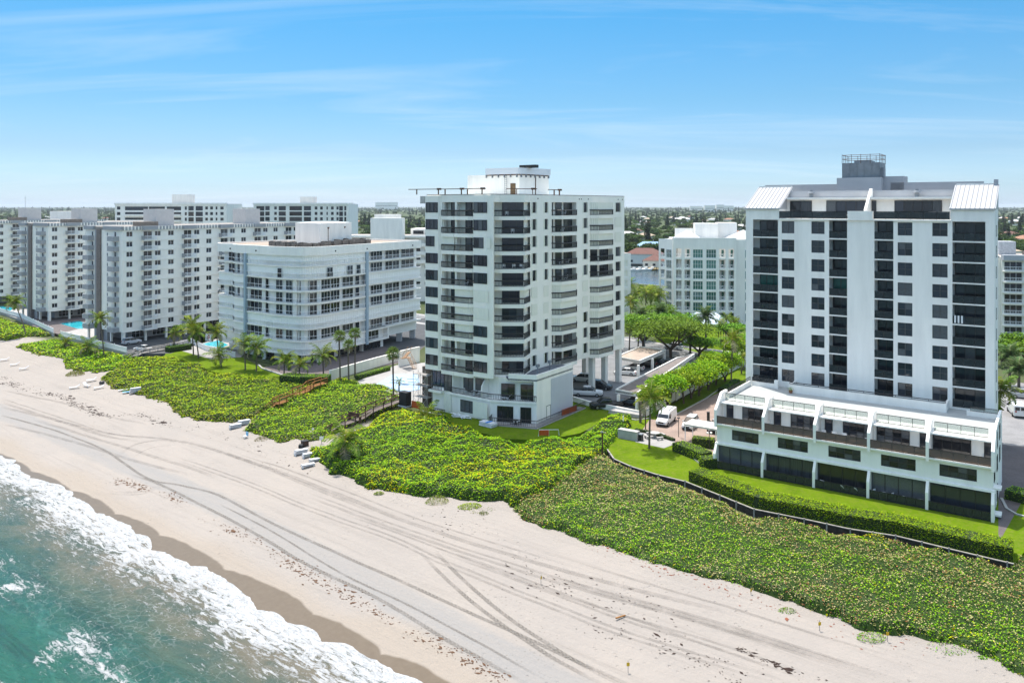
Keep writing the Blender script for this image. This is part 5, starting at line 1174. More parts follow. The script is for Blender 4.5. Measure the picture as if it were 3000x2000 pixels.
# small plants spreading onto the sand
def clump(px, py, r, h, label, cols, wts, n_=500, blade=False, sz=0.14):
    x, y = gt(px, py); a = rng.uniform(0, 6.283, n_); q = np.sqrt(rng.random(n_))*r; X = x+q*np.cos(a)*1.3; Y = y+q*np.sin(a)*0.8
    g = th(vw(X, Y)[1]) if False else th(-CY*X+CX*Y)
    z = g+h*(1-(q/r)**2)*rng.random(n_)**0.5+0.03; P = np.stack([X, Y, z], -1)
    V_, F_, C_ = leaves(P, sz, pal(n_, cols, wts), 0.0 if blade else 0.4, 0.3 if blade else 0.75)
    if blade: c0 = np.repeat(P, 4, axis=0); V_ = c0+(V_-c0)*np.array([1, 1, 4.0])
    return tag(obj("beach_plant", np_mesh("beach_plant", V_, F_, [LEAF], col=C_)), label, "beach plant", "plants creeping onto the sand", "stuff" if n_ < 300 and r >= 0.7 else None)
clump(1148, 1428, 0.95, 0.45, "round green beach plant apart from the scrub, the bigger of a pair", [G1, G3, OLV], [3, 2, 1])
clump(1110, 1446, 0.55, 0.3, "small green beach plant, seaward of the bigger round one", [G1, OLV], [2, 2], 220)
clump(1280, 1470, 1.2, 0.8, "pale grass tuft at the foot of the sea grape scrub", [OLV, TANL, G3], [3, 2, 1], 420, True)
clump(1376, 1484, 1.2, 0.35, "flat light green plant spreading on the sand below the sea grape scrub", [G3, (0.22, 0.36, 0.03)], [1, 1], 560)
clump(1416, 1506, 0.5, 0.3, "thin tuft of grey-green grass alone on the sand", [OLV, G2], [2, 1], 70, True)
clump(1412, 1496, 1.3, 0.1, "scattered sprigs round the lone grass tuft", [OLV, G2], [2, 1], 60)
clump(2553, 1866, 1.0, 0.25, "sprawling green plant on sand below the dry scrub, beside a yellow stake", [G2, OLV, G1], [2, 1, 1], 260)
clump(2305, 1790, 0.7, 0.25, "wispy plant at the foot of the dry scrub in its shade", [G2, OLV], [2, 1], 120)
clump(2800, 1890, 1.8, 0.25, "loose patch of sprigs on sand near the right edge", [G2, OLV, G1], [2, 1, 1], 260)
clump(2925, 1930, 0.6, 0.25, "small bright plant on sand in the lower right corner", [G1, G3], [2, 1], 190)
clump(2880, 1928, 0.4, 0.2, "small plant left of the bright one in the lower right corner", [G1, G2], [2, 1], 110)
clump(220, 1098, 1.6, 1.0, "tall tuft of dune grass left of the wooden loungers", [OLV, TANL, G3], [3, 2, 2], 500, True, 0.2)
clump(765, 1290, 0.9, 0.6, "tuft of dune grass on sand beside the folded white chair", [OLV, TANL], [3, 2], 160, True)
clump(1697, 1497, 0.35, 0.45, "small bush just off the scrub edge on the sand", [G3, G4], [2, 1], 90)
# ---- clipped hedges
def hedge(pts, wd, h, label, cols, wts, n_=40, z0=0.0, sz=0.15, closed=None, name="hedge", group=None):
    parts = []; P = [Vector((x, y)) for x, y in pts]; mb = MB()
    for i in range(len(P)-1):
        a, b_ = P[i], P[i+1]; L_ = (b_-a).length; t_ = (b_-a)/L_; nn = Vector((-t_.y, t_.x)); k = int(L_*(wd+2*h)*n_)
        u = rng.random(k)*L_; s = rng.random(k)*(wd+2*h); o = np.where(s < h, -wd/2, np.where(s > h+wd, wd/2, s-h-wd/2)); z = np.where(s < h, s, np.where(s > h+wd, s-h-wd, h))
        jit = rng.normal(size=(k, 3))*0.05; wv = 0.10*(fbm(u*0.6+i*9, u*0+i, 91, 3)-0.5)*2
        X = a.x+t_.x*u+nn.x*(o*(1+wv)); Y = a.y+t_.y*u+nn.y*(o*(1+wv)); parts.append((np.stack([X, Y, z0+z*(1+wv)], -1)+jit, k))
        if i in (0, len(P)-2):
            for e, on in ((a, i == 0), (b_, i == len(P)-2)):
                if on:
                    m_ = int(wd*h*n_); oo = rng.uniform(-wd/2, wd/2, m_); parts.append((np.stack([e.x+nn.x*oo, e.y+nn.y*oo, z0+rng.random(m_)*h], -1), m_))
    Q = np.concatenate([p for p, _ in parts]); V_, F_, C_ = leaves(Q, sz*(0.7+0.6*rng.random(len(Q))), pal(len(Q), cols, wts), 0.5)
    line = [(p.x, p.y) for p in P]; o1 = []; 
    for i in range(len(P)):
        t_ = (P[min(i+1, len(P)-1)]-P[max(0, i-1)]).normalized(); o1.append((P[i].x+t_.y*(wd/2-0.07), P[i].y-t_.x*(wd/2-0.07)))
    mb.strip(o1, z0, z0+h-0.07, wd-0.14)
    r = thing(name, label, "hedge", (line[0][0], line[0][1], 0), 0, group)
    o = obj("foliage", np_mesh("foliage", V_-np.array([line[0][0], line[0][1], 0]), F_, [LEAF], col=C_), r)
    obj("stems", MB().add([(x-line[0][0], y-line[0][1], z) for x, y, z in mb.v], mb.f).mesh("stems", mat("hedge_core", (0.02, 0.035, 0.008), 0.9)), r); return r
HC1 = [[(0.20, 0.36, 0.004), (0.30, 0.46, 0.004), (0.10, 0.21, 0.005), (0.42, 0.50, 0.01)], [4, 3, 2, 0.5]]
def offs(P, d):
    o = []
    for i in range(len(P)):
        a, b_ = P[max(0, i-1)], P[min(len(P)-1, i+1)]; dx, dy = b_[0]-a[0], b_[1]-a[1]; q = math.hypot(dx, dy); o.append((P[i][0]-dy/q*d, P[i][1]+dx/q*d))
    return o
hl = offs(RET[4:], 1.75); hl[-1] = tuple(0.25*a+0.75*b_ for a, b_ in zip(hl[-2], hl[-1]))
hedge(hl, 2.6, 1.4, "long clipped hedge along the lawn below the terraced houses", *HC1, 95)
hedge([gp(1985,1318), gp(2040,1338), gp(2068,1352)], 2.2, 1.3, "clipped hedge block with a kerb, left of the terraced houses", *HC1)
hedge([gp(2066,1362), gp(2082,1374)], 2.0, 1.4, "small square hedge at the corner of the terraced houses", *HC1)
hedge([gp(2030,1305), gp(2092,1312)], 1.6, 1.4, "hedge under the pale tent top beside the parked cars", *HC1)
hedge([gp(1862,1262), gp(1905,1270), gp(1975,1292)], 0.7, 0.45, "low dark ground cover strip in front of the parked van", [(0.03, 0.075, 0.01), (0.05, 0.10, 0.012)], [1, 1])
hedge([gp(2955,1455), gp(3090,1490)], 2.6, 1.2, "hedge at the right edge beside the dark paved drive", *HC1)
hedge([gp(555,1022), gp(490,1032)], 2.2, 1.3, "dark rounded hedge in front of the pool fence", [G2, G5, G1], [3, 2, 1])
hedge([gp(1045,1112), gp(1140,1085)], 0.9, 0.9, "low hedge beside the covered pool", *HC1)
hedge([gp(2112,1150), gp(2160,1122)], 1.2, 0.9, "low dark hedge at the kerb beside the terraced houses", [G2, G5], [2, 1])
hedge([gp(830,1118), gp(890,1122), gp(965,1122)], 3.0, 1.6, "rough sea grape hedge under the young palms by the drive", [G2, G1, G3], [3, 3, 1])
# ---- palms
BARK = mat("palm_trunk", (0.16, 0.13, 0.105), 0.9, 0.35, 3, 0.5, 0.1, stretch=(1, 1, 4))
def frond_me(L_, curl, wid, cols, n_=20, twist=0.0, seed=0):
    r_ = np.random.default_rng(seed); V, F_, C = [], [], []; pts = []; a = 0.35; x = z = 0.0
    for i in range(n_+1): 
        pts.append((x, z)); a -= curl/n_*(0.4+1.4*i/n_); x += L_/n_*math.cos(a); z += L_/n_*math.sin(a)
    for i in range(n_):
        (x0, z0), (x1, z1) = pts[i], pts[i+1]; k = len(V); w0 = 0.05*(1-i/n_)+0.012; V += [(x0, -w0, z0), (x0, w0, z0), (x1, w0*0.9, z1), (x1, -w0*0.9, z1)]; F_.append((k, k+1, k+2, k+3)); C += [cols[2]]*4
        t_ = (i+0.5)/n_; ln = wid*math.sin(math.pi*min(1, 0.12+t_*0.86))**0.7
        if t_ < 0.08: continue
        for sd in (-1, 1):
            k = len(V); dp = r_.uniform(0.35, 0.8); fw = r_.uniform(0.25, 0.55); c = cols[0] if r_.random() < 0.6 else cols[1]
            bx = L_/n_*0.62
            tip = (x0+ln*fw, sd*ln*0.85, z0-ln*dp*0.75); V += [(x0-bx*0.3, 0, z0+0.01), (x0+bx*0.9, 0, z0-0.01+(z1-z0)*0.8), (tip[0]+0.06, tip[1], tip[2]), (tip[0]-0.03, tip[1], tip[2])]; F_.append((k, k+1, k+2, k+3)); C += [c]*4
    return np_mesh("frond", np.array(V), np.array(F_), [LEAF], col=np.array(C))
CGR = [(0.085, 0.15, 0.010), (0.13, 0.20, 0.014), (0.30, 0.27, 0.10)]; CYL = [(0.15, 0.21, 0.012), (0.21, 0.24, 0.02), (0.34, 0.27, 0.07)]; CDR = [(0.36, 0.32, 0.18), (0.26, 0.25, 0.12), (0.40, 0.33, 0.19)]
FRU = [frond_me(3.9, 1.5, 1.0, CGR, seed=1), frond_me(3.7, 2.0, 0.95, CYL, seed=2), frond_me(3.9, 1.3, 1.0, CGR, seed=3)]; FRD = [frond_me(3.4, 2.3, 0.8, CDR, seed=4), frond_me(3.6, 2.1, 0.9, CGR, seed=5)]
FRY = [frond_me(2.3, 1.6, 0.55, [(0.065, 0.12, 0.03), (0.10, 0.15, 0.05), (0.2, 0.2, 0.09)], 16, seed=6)]
def trunk_me(h, lean, r0, r1, bend=0.5):
    pts = []; rs = []
    for i in range(9):
        t_ = i/8; pts.append((lean[0]*(t_**(1+bend)), lean[1]*(t_**(1+bend)), h*t_-(0.3 if i == 0 else 0))); rs.append(r0*(1-t_)+r1*t_+(0.12*r0 if i == 0 else 0))
    return MB().tube(pts, rs, 7).mesh("trunk", BARK, smooth=True)
def coconut(px, py, h, label, lean=(0, 0), dry=3, n_=18, sc=1.0, at=None, wind=0.5, cat="palm tree", name="coconut_palm", group=None):
    x, y = at if at else gt(px, py); z = 0.0 if at else float(th(vw(x, y)[1]))
    p = thing(name, label, cat, (x, y, z), 0, group)
    obj("trunk", trunk_me(h, lean, 0.17, 0.11), p)
    a0 = random.random()*6
    for i in range(n_):
        az = a0+i*2.39996; t_ = i/(n_-1); el = 1.15-1.75*t_+random.uniform(-0.12, 0.12)
        me = random.choice(FRU) if t_ < 0.72 or dry == 0 else random.choice(FRD if dry > 1 else FRD[1:])
        az += -wind*math.sin(az-WINDA)*0.55
        obj("frond", me, p, (lean[0], lean[1], h-0.05), rot=(random.uniform(-0.25, 0.25), -el, az), sc=sc*random.uniform(0.85, 1.1))
    if h > 3: obj("coconut_cluster", cached("coco", lambda: MB().tube([(0, 0, -0.25), (0, 0, 0.0), (0, 0, 0.3)], [0.2, 0.34, 0.15], 7).mesh("coconut_cluster", mat("husk", (0.16, 0.13, 0.03), 0.7))), p, (lean[0], lean[1], h-0.25))
    return p
WINDA = -0.3
coconut(75, 985, 9.5, "tall coconut palm leaning over the beach at the far left", (-3.6, 0.5), 3, 20)
coconut(304, 1045, 9.2, "slim coconut palm rising in front of the stone fin of the condominium", (-1.1, 0.3), 2, 18, 0.9)
coconut(188, 1022, 1.6, "short bushy palm in the dune scrub, the left of two", (0.2, 0), 4, 14, 0.95); coconut(252, 1040, 2.0, "short bushy palm in the dune scrub, right of its twin", (0.3, 0), 5, 16, 1.1)
coconut(509, 1028, 4.3, "young coconut palm beside the car park fence", (0.2, 0), 2, 15, 0.85)
coconut(567, 1048, 7.6, "taller palm at the back of the pair on the small lawn", (-0.6, 0.3), 2, 18); coconut(582, 1056, 6.6, "yellow-green palm at the front of the pair on the small lawn", (-0.9, 0), 2, 18)
coconut(640, 1052, 6.4, "coconut palm in front of the round-cornered pool", (-0.5, 0), 2, 18); coconut(650, 1084, 3.4, "low palm with drooping grey fronds on the small lawn edge", (-0.8, 0), 5, 15, 0.9)
coconut(719, 1092, 6.3, "coconut palm before the left end of the curved building", (-0.3, 0), 2, 17); coconut(751, 1096, 5.6, "broad coconut palm beside its taller neighbour at the curved building", (0.1, 0), 3, 18)
coconut(832, 1112, 4.0, "young bright palm near the drive kerb, the left of two", (0.1, 0), 2, 14, 0.85); coconut(876, 1120, 3.6, "young bright palm near the drive kerb, the right of two", (0.1, 0), 2, 14, 0.85)
coconut(948, 1112, 5.0, "coconut palm beside the low white wall of the drive", (-0.2, 0), 4, 17)
coconut(1016, 1352, 3.0, "big-fronded palm in the sea grapes at the boardwalk foot", (-0.3, 0), 5, 17, 1.15)
coconut(1255, 1240, 1.2, "half buried palm in the scrub below the cream tower", (-0.4, 0), 6, 13, 0.95)
coconut(0, 0, 7.2, "lone coconut palm on the picnic lawn with its shadow on the grass", (0.25, 0.2), 2, 18, 0.95, at=gp(1902, 1313))
coconut(0, 0, 9.0, "yellowish palm by the drive at the corner of the white tower", (0.3, 0), 4, 14, 1.0, at=gp(2142, 1128))
coconut(0, 0, 8.0, "palm half hidden behind the right end of the white tower", (0.3, 0), 1, 16, 1.0, at=(72.5, 118.5))
for i, (px_, d_) in enumerate(((1845,222),(1862,236),(1890,228),(1905,246),(1925,232),(1838,250))): coconut(0, 0, 8.5+i % 3, "green palm in the grove behind the cream tower", (0.3, 0), 1, 15, 1.1, at=((px_-1500)/FPX*d_, d_), group="palm grove behind the cream tower")
def datepalm(at, h, label, sc=1.0, n_=26, group=None):
    p = thing("date_palm", label, "palm tree", (*at, 0), 0, group); obj("trunk", trunk_me(h, (0, 0), 0.28, 0.24), p)
    for i in range(n_): obj("frond", FRY[0], p, (0, 0, h), rot=(random.uniform(-0.2, 0.2), -(1.35-1.9*i/(n_-1)), i*2.39996), sc=1.55*sc*random.uniform(0.9, 1.1))
    return p
datepalm(((1880-1500)/FPX*210, 210), 6.5, "silvery date palm in the grove nearest the cream tower"); datepalm(((1935-1500)/FPX*213, 213), 7.0, "silvery date palm beside the green glass building's left corner"); datepalm(((2068-1500)/FPX*196, 196), 8.2, "tall date palm in front of the entrance canopy"); datepalm(((2022-1500)/FPX*190, 190), 5.2, "short date palm left of the tall one at the canopy", 0.8)
datepalm(((2958-1500)/FPX*156, 156), 6.0, "silver date palm in front of the lattice-railed block"); datepalm(((2985-1500)/FPX*150, 150), 4.6, "stout date palm beside the parked van at right", 0.9)
FANC = np.array([(0.112, 0.184, 0.032), (0.176, 0.24, 0.048)])
def fan_me(seed, dry=False):
    r_ = np.random.default_rng(seed); V, F_, C = [(0, -0.03, 0), (0, 0.03, 0), (0.75, 0.02, 0.05), (0.75, -0.02, 0.05)], [(0, 1, 2, 3)], [(0.16, 0.18, 0.05)]*4
    for i in range(13):
        a = -1.9+3.8*i/12; k = len(V); l_ = 0.85*r_.uniform(0.85, 1.1); c = (0.26, 0.20, 0.11) if dry else FANC[r_.integers(2)]
        V += [(0.72, 0, 0.05), (0.75+0.5*l_*math.cos(a-0.1), 0.5*l_*math.sin(a-0.1), 0.06), (0.75+l_*math.cos(a), l_*math.sin(a), -0.22*l_), (0.75+0.5*l_*math.cos(a+0.1), 0.5*l_*math.sin(a+0.1), 0.0)]; F_.append((k, k+1, k+2, k+3)); C += [tuple(c)]*4
    return np_mesh("frond", np.array(V), np.array(F_), [LEAF], col=np.array(C))
FAN = [fan_me(i) for i in range(3)]; FAND = fan_me(9, True)
def sabal(px, py, h, label, at=None, n_=34, sc=1.0, group=None):
    x, y = at if at else gt(px, py); z = 0.0 if at else float(th(vw(x, y)[1]))
    p = thing("cabbage_palm", label, "palm tree", (x, y, z), 0, group); obj("trunk", trunk_me(h, (random.uniform(-0.3, 0.3), 0), 0.18, 0.16, 0.2), p)
    for i in range(n_):
        t_ = i/(n_-1); obj("frond", FAND if t_ > 0.9 else random.choice(FAN), p, (0, 0, h), rot=(random.uniform(-0.5, 0.5), -(1.45-2.3*t_), i*2.39996), sc=sc*random.uniform(0.9, 1.15))
    return p
sabal(997, 1118, 9.2, "leftmost and tallest of three cabbage palms by the drive wall"); sabal(1022, 1122, 7.6, "middle, shortest of three cabbage palms by the drive wall"); sabal(1040, 1106, 9.0, "rightmost of three cabbage palms by the drive wall")
sabal(1153, 1170, 8.4, "lone cabbage palm beside the covered pool"); 
sabal(0, 0, 6.0, "shaggy cabbage palm behind the carport, left of a pair", at=((1843-1500)/FPX*190, 190)); sabal(0, 0, 5.4, "shaggy cabbage palm behind the carport, right of a pair", at=((1868-1500)/FPX*187, 187))
coconut(1169, 1148, 2.0, "tiny palm standing in the covered pool deck", (0, 0), 0, 9, 0.35)
for i in range(9):
    d_ = 205+random.uniform(-4, 6); coconut(0, 0, random.uniform(5, 7.5), "slender palm in the clump by the entrance canopy", (random.uniform(-0.6, 0.6), 0), 0, 9, 0.55, at=((2105+i*7-1500)/FPX*d_, d_), wind=0, group="slender palms by the entrance canopy")
for i, (px_, py_) in enumerate(((2160,1070),(2172,1095),(2178,1085))): coconut(0, 0, 3.6, "thin palm beside the left edge of the white tower", (0.1, 0), 0, 10, 0.5, at=gp(px_, py_), group="thin palms by the white tower")
# ---- broadleaf trees
TBARK = mat("tree_bark", (0.10, 0.075, 0.058), 0.95, 0.4, 4, 0.5, 0.1)
def crown_me(blobs, n_, size, cols, wts, up=0.4, seed=0):
    parts = []
    for (cx, cy, cz, rx, ry, rz) in blobs:
        k = int(n_*rx*ry/sum(b_[3]*b_[4] for b_ in blobs)); q = rng.normal(size=(k, 3)); q /= np.linalg.norm(q, axis=1)[:, None]; q[:, 2] = np.where(q[:, 2] < -0.35, -q[:, 2]*0.6, q[:, 2])
        q *= (0.72+0.34*rng.random((k, 1))); P = q*np.array([rx, ry, rz])+np.array([cx, cy, cz]); P += rng.normal(size=P.shape)*0.06*rx
        parts.append(leaves(P, size*(0.7+0.6*rng.random(k)), pal(k, cols, wts), up))
    return np_mesh("crown", *[join(parts)[i] for i in (0, 1)], [LEAF], col=join(parts)[2]) if False else (lambda J: np_mesh("crown", J[0], J[1], [LEAF], col=J[2]))(join(parts))
def trunk_tree(stems, r0=0.2):
    b = MB()
    for pts in stems: b.tube(pts, [r0*(1-0.75*i/(len(pts)-1)) for i in range(len(pts))], 6)
    return b.mesh("trunk", TBARK)
SG = [[(0.16, 0.31, 0.008), (0.25, 0.40, 0.008), (0.075, 0.17, 0.008), (0.36, 0.45, 0.015)], [4, 3, 2, 0.8]]
def row_tree(px, py, label, h=5.6, r=3.6):
    x, y = gp(px, py); p = thing("sea_grape_tree", label, "tree", (x, y, 0), 0, "clipped trees along the drive wall")
    st = []
    for i in range(random.choice((2, 3, 3))):
        a = random.uniform(0, 6.28); st.append([(0, 0, -0.1), (0.12*math.cos(a), 0.12*math.sin(a), 0.9), (0.75*math.cos(a), 0.7*math.sin(a), 2.0), (0.8*math.cos(a+0.4), 0.8*math.sin(a+0.4), 2.9), (1.3*math.cos(a), 1.2*math.sin(a), h-1.6)])
    obj("trunk", trunk_tree(st, 0.19), p)
    bl = [(0, 0, h-1.5, r, r, 1.6)]+[(random.uniform(-2.0, 2.0), random.uniform(-2.0, 2.0), h-1.35+random.uniform(-0.5, 0.35), 1.7, 1.7, 1.25) for _ in range(6)]
    obj("crown", crown_me(bl, 6200, 0.34, *SG), p)
for px_, py_, lb in ((1955,1196,"nearest clipped tree of the row along the cream wall"),(2003,1182,"second clipped tree of the row, its trunk rising from the verge"),(2047,1160,"third clipped tree of the row, with forked pale trunks"),(2098,1128,"fourth clipped tree of the row by the cream wall"),(2124,1118,"fifth clipped tree, beside the yellowish palm"),(2165,1072,"clipped tree near the road at the far end of the row"),(2190,1052,"last clipped tree of the row, half behind the white tower")): row_tree(px_, py_, lb)
row_tree(2075, 1143, "clipped tree between the fourth and the fifth, close to the wall"); row_tree(2025, 1168, "clipped tree squeezed between the second and third of the row"); row_tree(1920, 1208, "squat clipped tree standing over the lower carport", 4.4, 2.6)
def spread_tree(x, y, h, r, label, cols, n_=2600, sz=0.45):
    SPI = 0; p = thing("shade_tree", label, "tree", (x, y, 0)); st = []
    for i in range(5):
        a = i*1.26+random.uniform(-0.3, 0.3); st.append([(0, 0, -0.1), (0.2*math.cos(a), 0.2*math.sin(a), h*0.25), (r*0.35*math.cos(a), r*0.35*math.sin(a), h*0.55), (r*0.7*math.cos(a), r*0.7*math.sin(a), h*0.8)])
    obj("trunk", trunk_tree(st, 0.35), p)
    bl = [(random.uniform(-0.6, 0.6)*r, random.uniform(-0.6, 0.6)*r, h*0.8+random.uniform(-0.12, 0.1)*h, r*random.uniform(0.32, 0.5), r*random.uniform(0.32, 0.5), h*0.2) for _ in range(16)]
    obj("crown", crown_me(bl, n_, sz, *cols, up=0.55), p); return p
SP = [[(0.12, 0.23, 0.012), (0.08, 0.165, 0.012), (0.17, 0.29, 0.014)], [3, 2, 2]]
spread_tree((1965-1500)/FPX*186, 186, 8.5, 10.5, "wide spreading flat-topped shade tree behind the carport", SP, 9500); spread_tree((1885-1500)/FPX*196, 196, 8.5, 7.5, "dark shade tree next to the cream tower", SP, 6000); spread_tree((2050-1500)/FPX*188, 188, 4.2, 5.0, "low spreading tree at the road corner", SP, 3200)
spread_tree((1990-1500)/FPX*206, 206, 7.0, 6.0, "dark full tree behind the flat-topped shade tree, by the road", SP, 4200); spread_tree((1930-1500)/FPX*222, 222, 7.5, 6.5, "round dark tree under the palm grove", SP, 3600); spread_tree((2150-1500)/FPX*200, 200, 5.5, 4.5, "bushy tree at the left edge of the white tower", SP, 2600)
for q_, (px_, d_) in enumerate(((2938,176),(2972,186),(3000,172),(3040,176))): spread_tree((px_-1500)/FPX*d_, d_, 5.5, 3.2, "leafy tree by the road at the right edge" if False else ["pale bushy tree hugging the right side of the white tower", "bushy tree under the lattice-railed block", "bushy tree at the right picture edge", "bushy tree just beyond the right picture edge"][q_], SP, 1600)
# ---- suburb beyond the canal: trees one by one, then the far woods
def bg_crown(kind, seed):
    if kind == 0: bl = [(random.uniform(-2.6, 2.6), random.uniform(-2.6, 2.6), random.uniform(4.5, 7.2), random.uniform(1.6, 2.6), random.uniform(1.6, 2.6), random.uniform(1.2, 1.9)) for _ in range(8)]; cl = [[(0.035, 0.075, 0.012), (0.055, 0.105, 0.014), (0.02, 0.045, 0.01)], [3, 2, 2]]
    elif kind == 1: bl = [(random.uniform(-3.4, 3.4), random.uniform(-3.4, 3.4), random.uniform(4.2, 5.6), random.uniform(1.8, 2.6), random.uniform(1.8, 2.6), 1.0) for _ in range(9)]; cl = [[(0.07, 0.13, 0.012), (0.10, 0.16, 0.014), (0.035, 0.08, 0.01)], [3, 2, 2]]
    else: bl = [(random.uniform(-0.5, 0.5), random.uniform(-0.5, 0.5), 3+i*1.5, 2.0-0.16*i, 2.0-0.16*i, 1.5) for i in range(8)]; cl = [[(0.022, 0.045, 0.014), (0.035, 0.06, 0.018)], [2, 1]]
    return crown_me(bl, 620, 1.0, *cl, up=0.4)
BGC = [(k, bg_crown(k, 1)) for k in (0, 0, 1, 1, 2)]
BGT = cached("bgt", lambda: trunk_tree([[(0, 0, -0.2), (0.1, 0, 2.5), (0.3, 0.2, 5)], [(0, 0, 1.5), (-1.0, 0.5, 3.5), (-1.6, 0.8, 5.0)]], 0.3))
BL = ["rounded dark green tree in the suburb beyond the canal", "broad light green tree in the suburb beyond the canal", "tall dark pine in the suburb beyond the canal"]; BG_ = ["dark green trees of the suburb", "light green trees of the suburb", "pines of the suburb"]
WIN = [(0, 120, 0.4), (120, 340, 0.8), (688, 748, 0.6), (1030, 1250, 1.9), (1826, 1940, 1.6), (1940, 2190, 2.2), (2912, 3010, 1.1)]
wsum = sum(w_ for *_, w_ in WIN); cnt = 0; placed = []
while cnt < 250:
    q_ = random.random()*wsum
    for a_, b_, w_ in WIN:
        q_ -= w_
        if q_ < 0: break
    d_ = 300+1500*random.random()**1.7; x = (random.uniform(a_, b_)-1500)/FPX*d_; v_, w_ = vw(x, d_)
    if CAN0-6 < w_ < CAN1+6 or w_ < 215 or (1790 < 1500+x/d_*FPX < 1960 and w_ < CAN1): continue
    if any((x-u)**2+(d_-t_)**2 < 36 for u, t_ in placed): continue
    placed.append((x, d_)); cnt += 1
    k, me = random.choice(BGC if d_ > 700 else BGC[:4]); s_ = random.uniform(0.75, 1.35)*(1.25 if k == 2 else 1)
    p = thing(("broadleaf_tree", "spreading_tree", "pine_tree")[k], BL[k], "tree", (x, d_, 0), random.uniform(0, 6.28), BG_[k]); p.scale = (s_, s_, s_)
    obj("trunk", BGT, p); obj("crown", me, p)
def gn_scatter(name, label, src, P, sc_, rot):
    me = bpy.data.meshes.new(name); me.vertices.add(len(P)); me.vertices.foreach_set("co", np.ascontiguousarray(P, np.float32).ravel())
    a = me.attributes.new("isc", 'FLOAT', 'POINT'); a.data.foreach_set("value", np.ascontiguousarray(sc_, np.float32))
    a = me.attributes.new("irot", 'FLOAT', 'POINT'); a.data.foreach_set("value", np.ascontiguousarray(rot, np.float32))
    o = obj(name, me); g = bpy.data.node_groups.new(name, 'GeometryNodeTree')
    g.interface.new_socket("Geometry", in_out='INPUT', socket_type='NodeSocketGeometry'); g.interface.new_socket("Geometry", in_out='OUTPUT', socket_type='NodeSocketGeometry')
    gi, go = g.nodes.new("NodeGroupInput"), g.nodes.new("NodeGroupOutput"); ip = g.nodes.new("GeometryNodeInstanceOnPoints"); ob = g.nodes.new("GeometryNodeObjectInfo")
    ob.inputs["Object"].default_value = src; ob.inputs["As Instance"].default_value = True
    n1 = g.nodes.new("GeometryNodeInputNamedAttribute"); n1.data_type = 'FLOAT'; n1.inputs["Name"].default_value = "isc"
    n2 = g.nodes.new("GeometryNodeInputNamedAttribute"); n2.data_type = 'FLOAT'; n2.inputs["Name"].default_value = "irot"
    cx = g.nodes.new("ShaderNodeCombineXYZ"); g.links.new(n2.outputs["Attribute"], cx.inputs[2]); cs = g.nodes.new("ShaderNodeCombineXYZ"); [g.links.new(n1.outputs["Attribute"], cs.inputs[i]) for i in range(3)]
    g.links.new(gi.outputs[0], ip.inputs["Points"]); g.links.new(ob.outputs["Geometry"], ip.inputs["Instance"]); g.links.new(cx.outputs[0], ip.inputs["Rotation"]); g.links.new(cs.outputs[0], ip.inputs["Scale"]); g.links.new(ip.outputs[0], go.inputs[0])
    md = o.modifiers.new("scatter", 'NODES'); md.node_group = g; return tag(o, label, "trees", None, "stuff")
srcs = {}
for o in COL.objects:
    if o.name.startswith("crown") and o.parent and o.data in [m_ for _, m_ in BGC]: srcs.setdefault(o.data.name, o)
for i, (k, me) in enumerate(BGC):
    n_ = (2600, 2600, 2200, 2200, 1100)[i]; u = rng.random(n_); d_ = 520+8500*u**2.0 if k < 2 else 900+6000*u**1.6; px_ = rng.uniform(-250, 3250, n_); x = (px_-1500)/FPX*d_
    v_, w_ = CX*x+CY*d_, -CY*x+CX*d_; ok = (w_ > CAN1+8)
    x, d_ = x[ok], d_[ok]; s_ = rng.uniform(0.75, 1.3, len(x))*np.clip(d_/1800, 1, 3.2)**0.5
    gn_scatter("woods", "%s in the far suburb" % ["rounded dark woods", "mixed dark woods", "light green woods", "pale green woods", "pines"][i], srcs.get(me.name) or obj("crown", me), np.stack([x, d_, np.zeros(len(x))-0.2], -1), s_, rng.uniform(0, 6.28, len(x)))
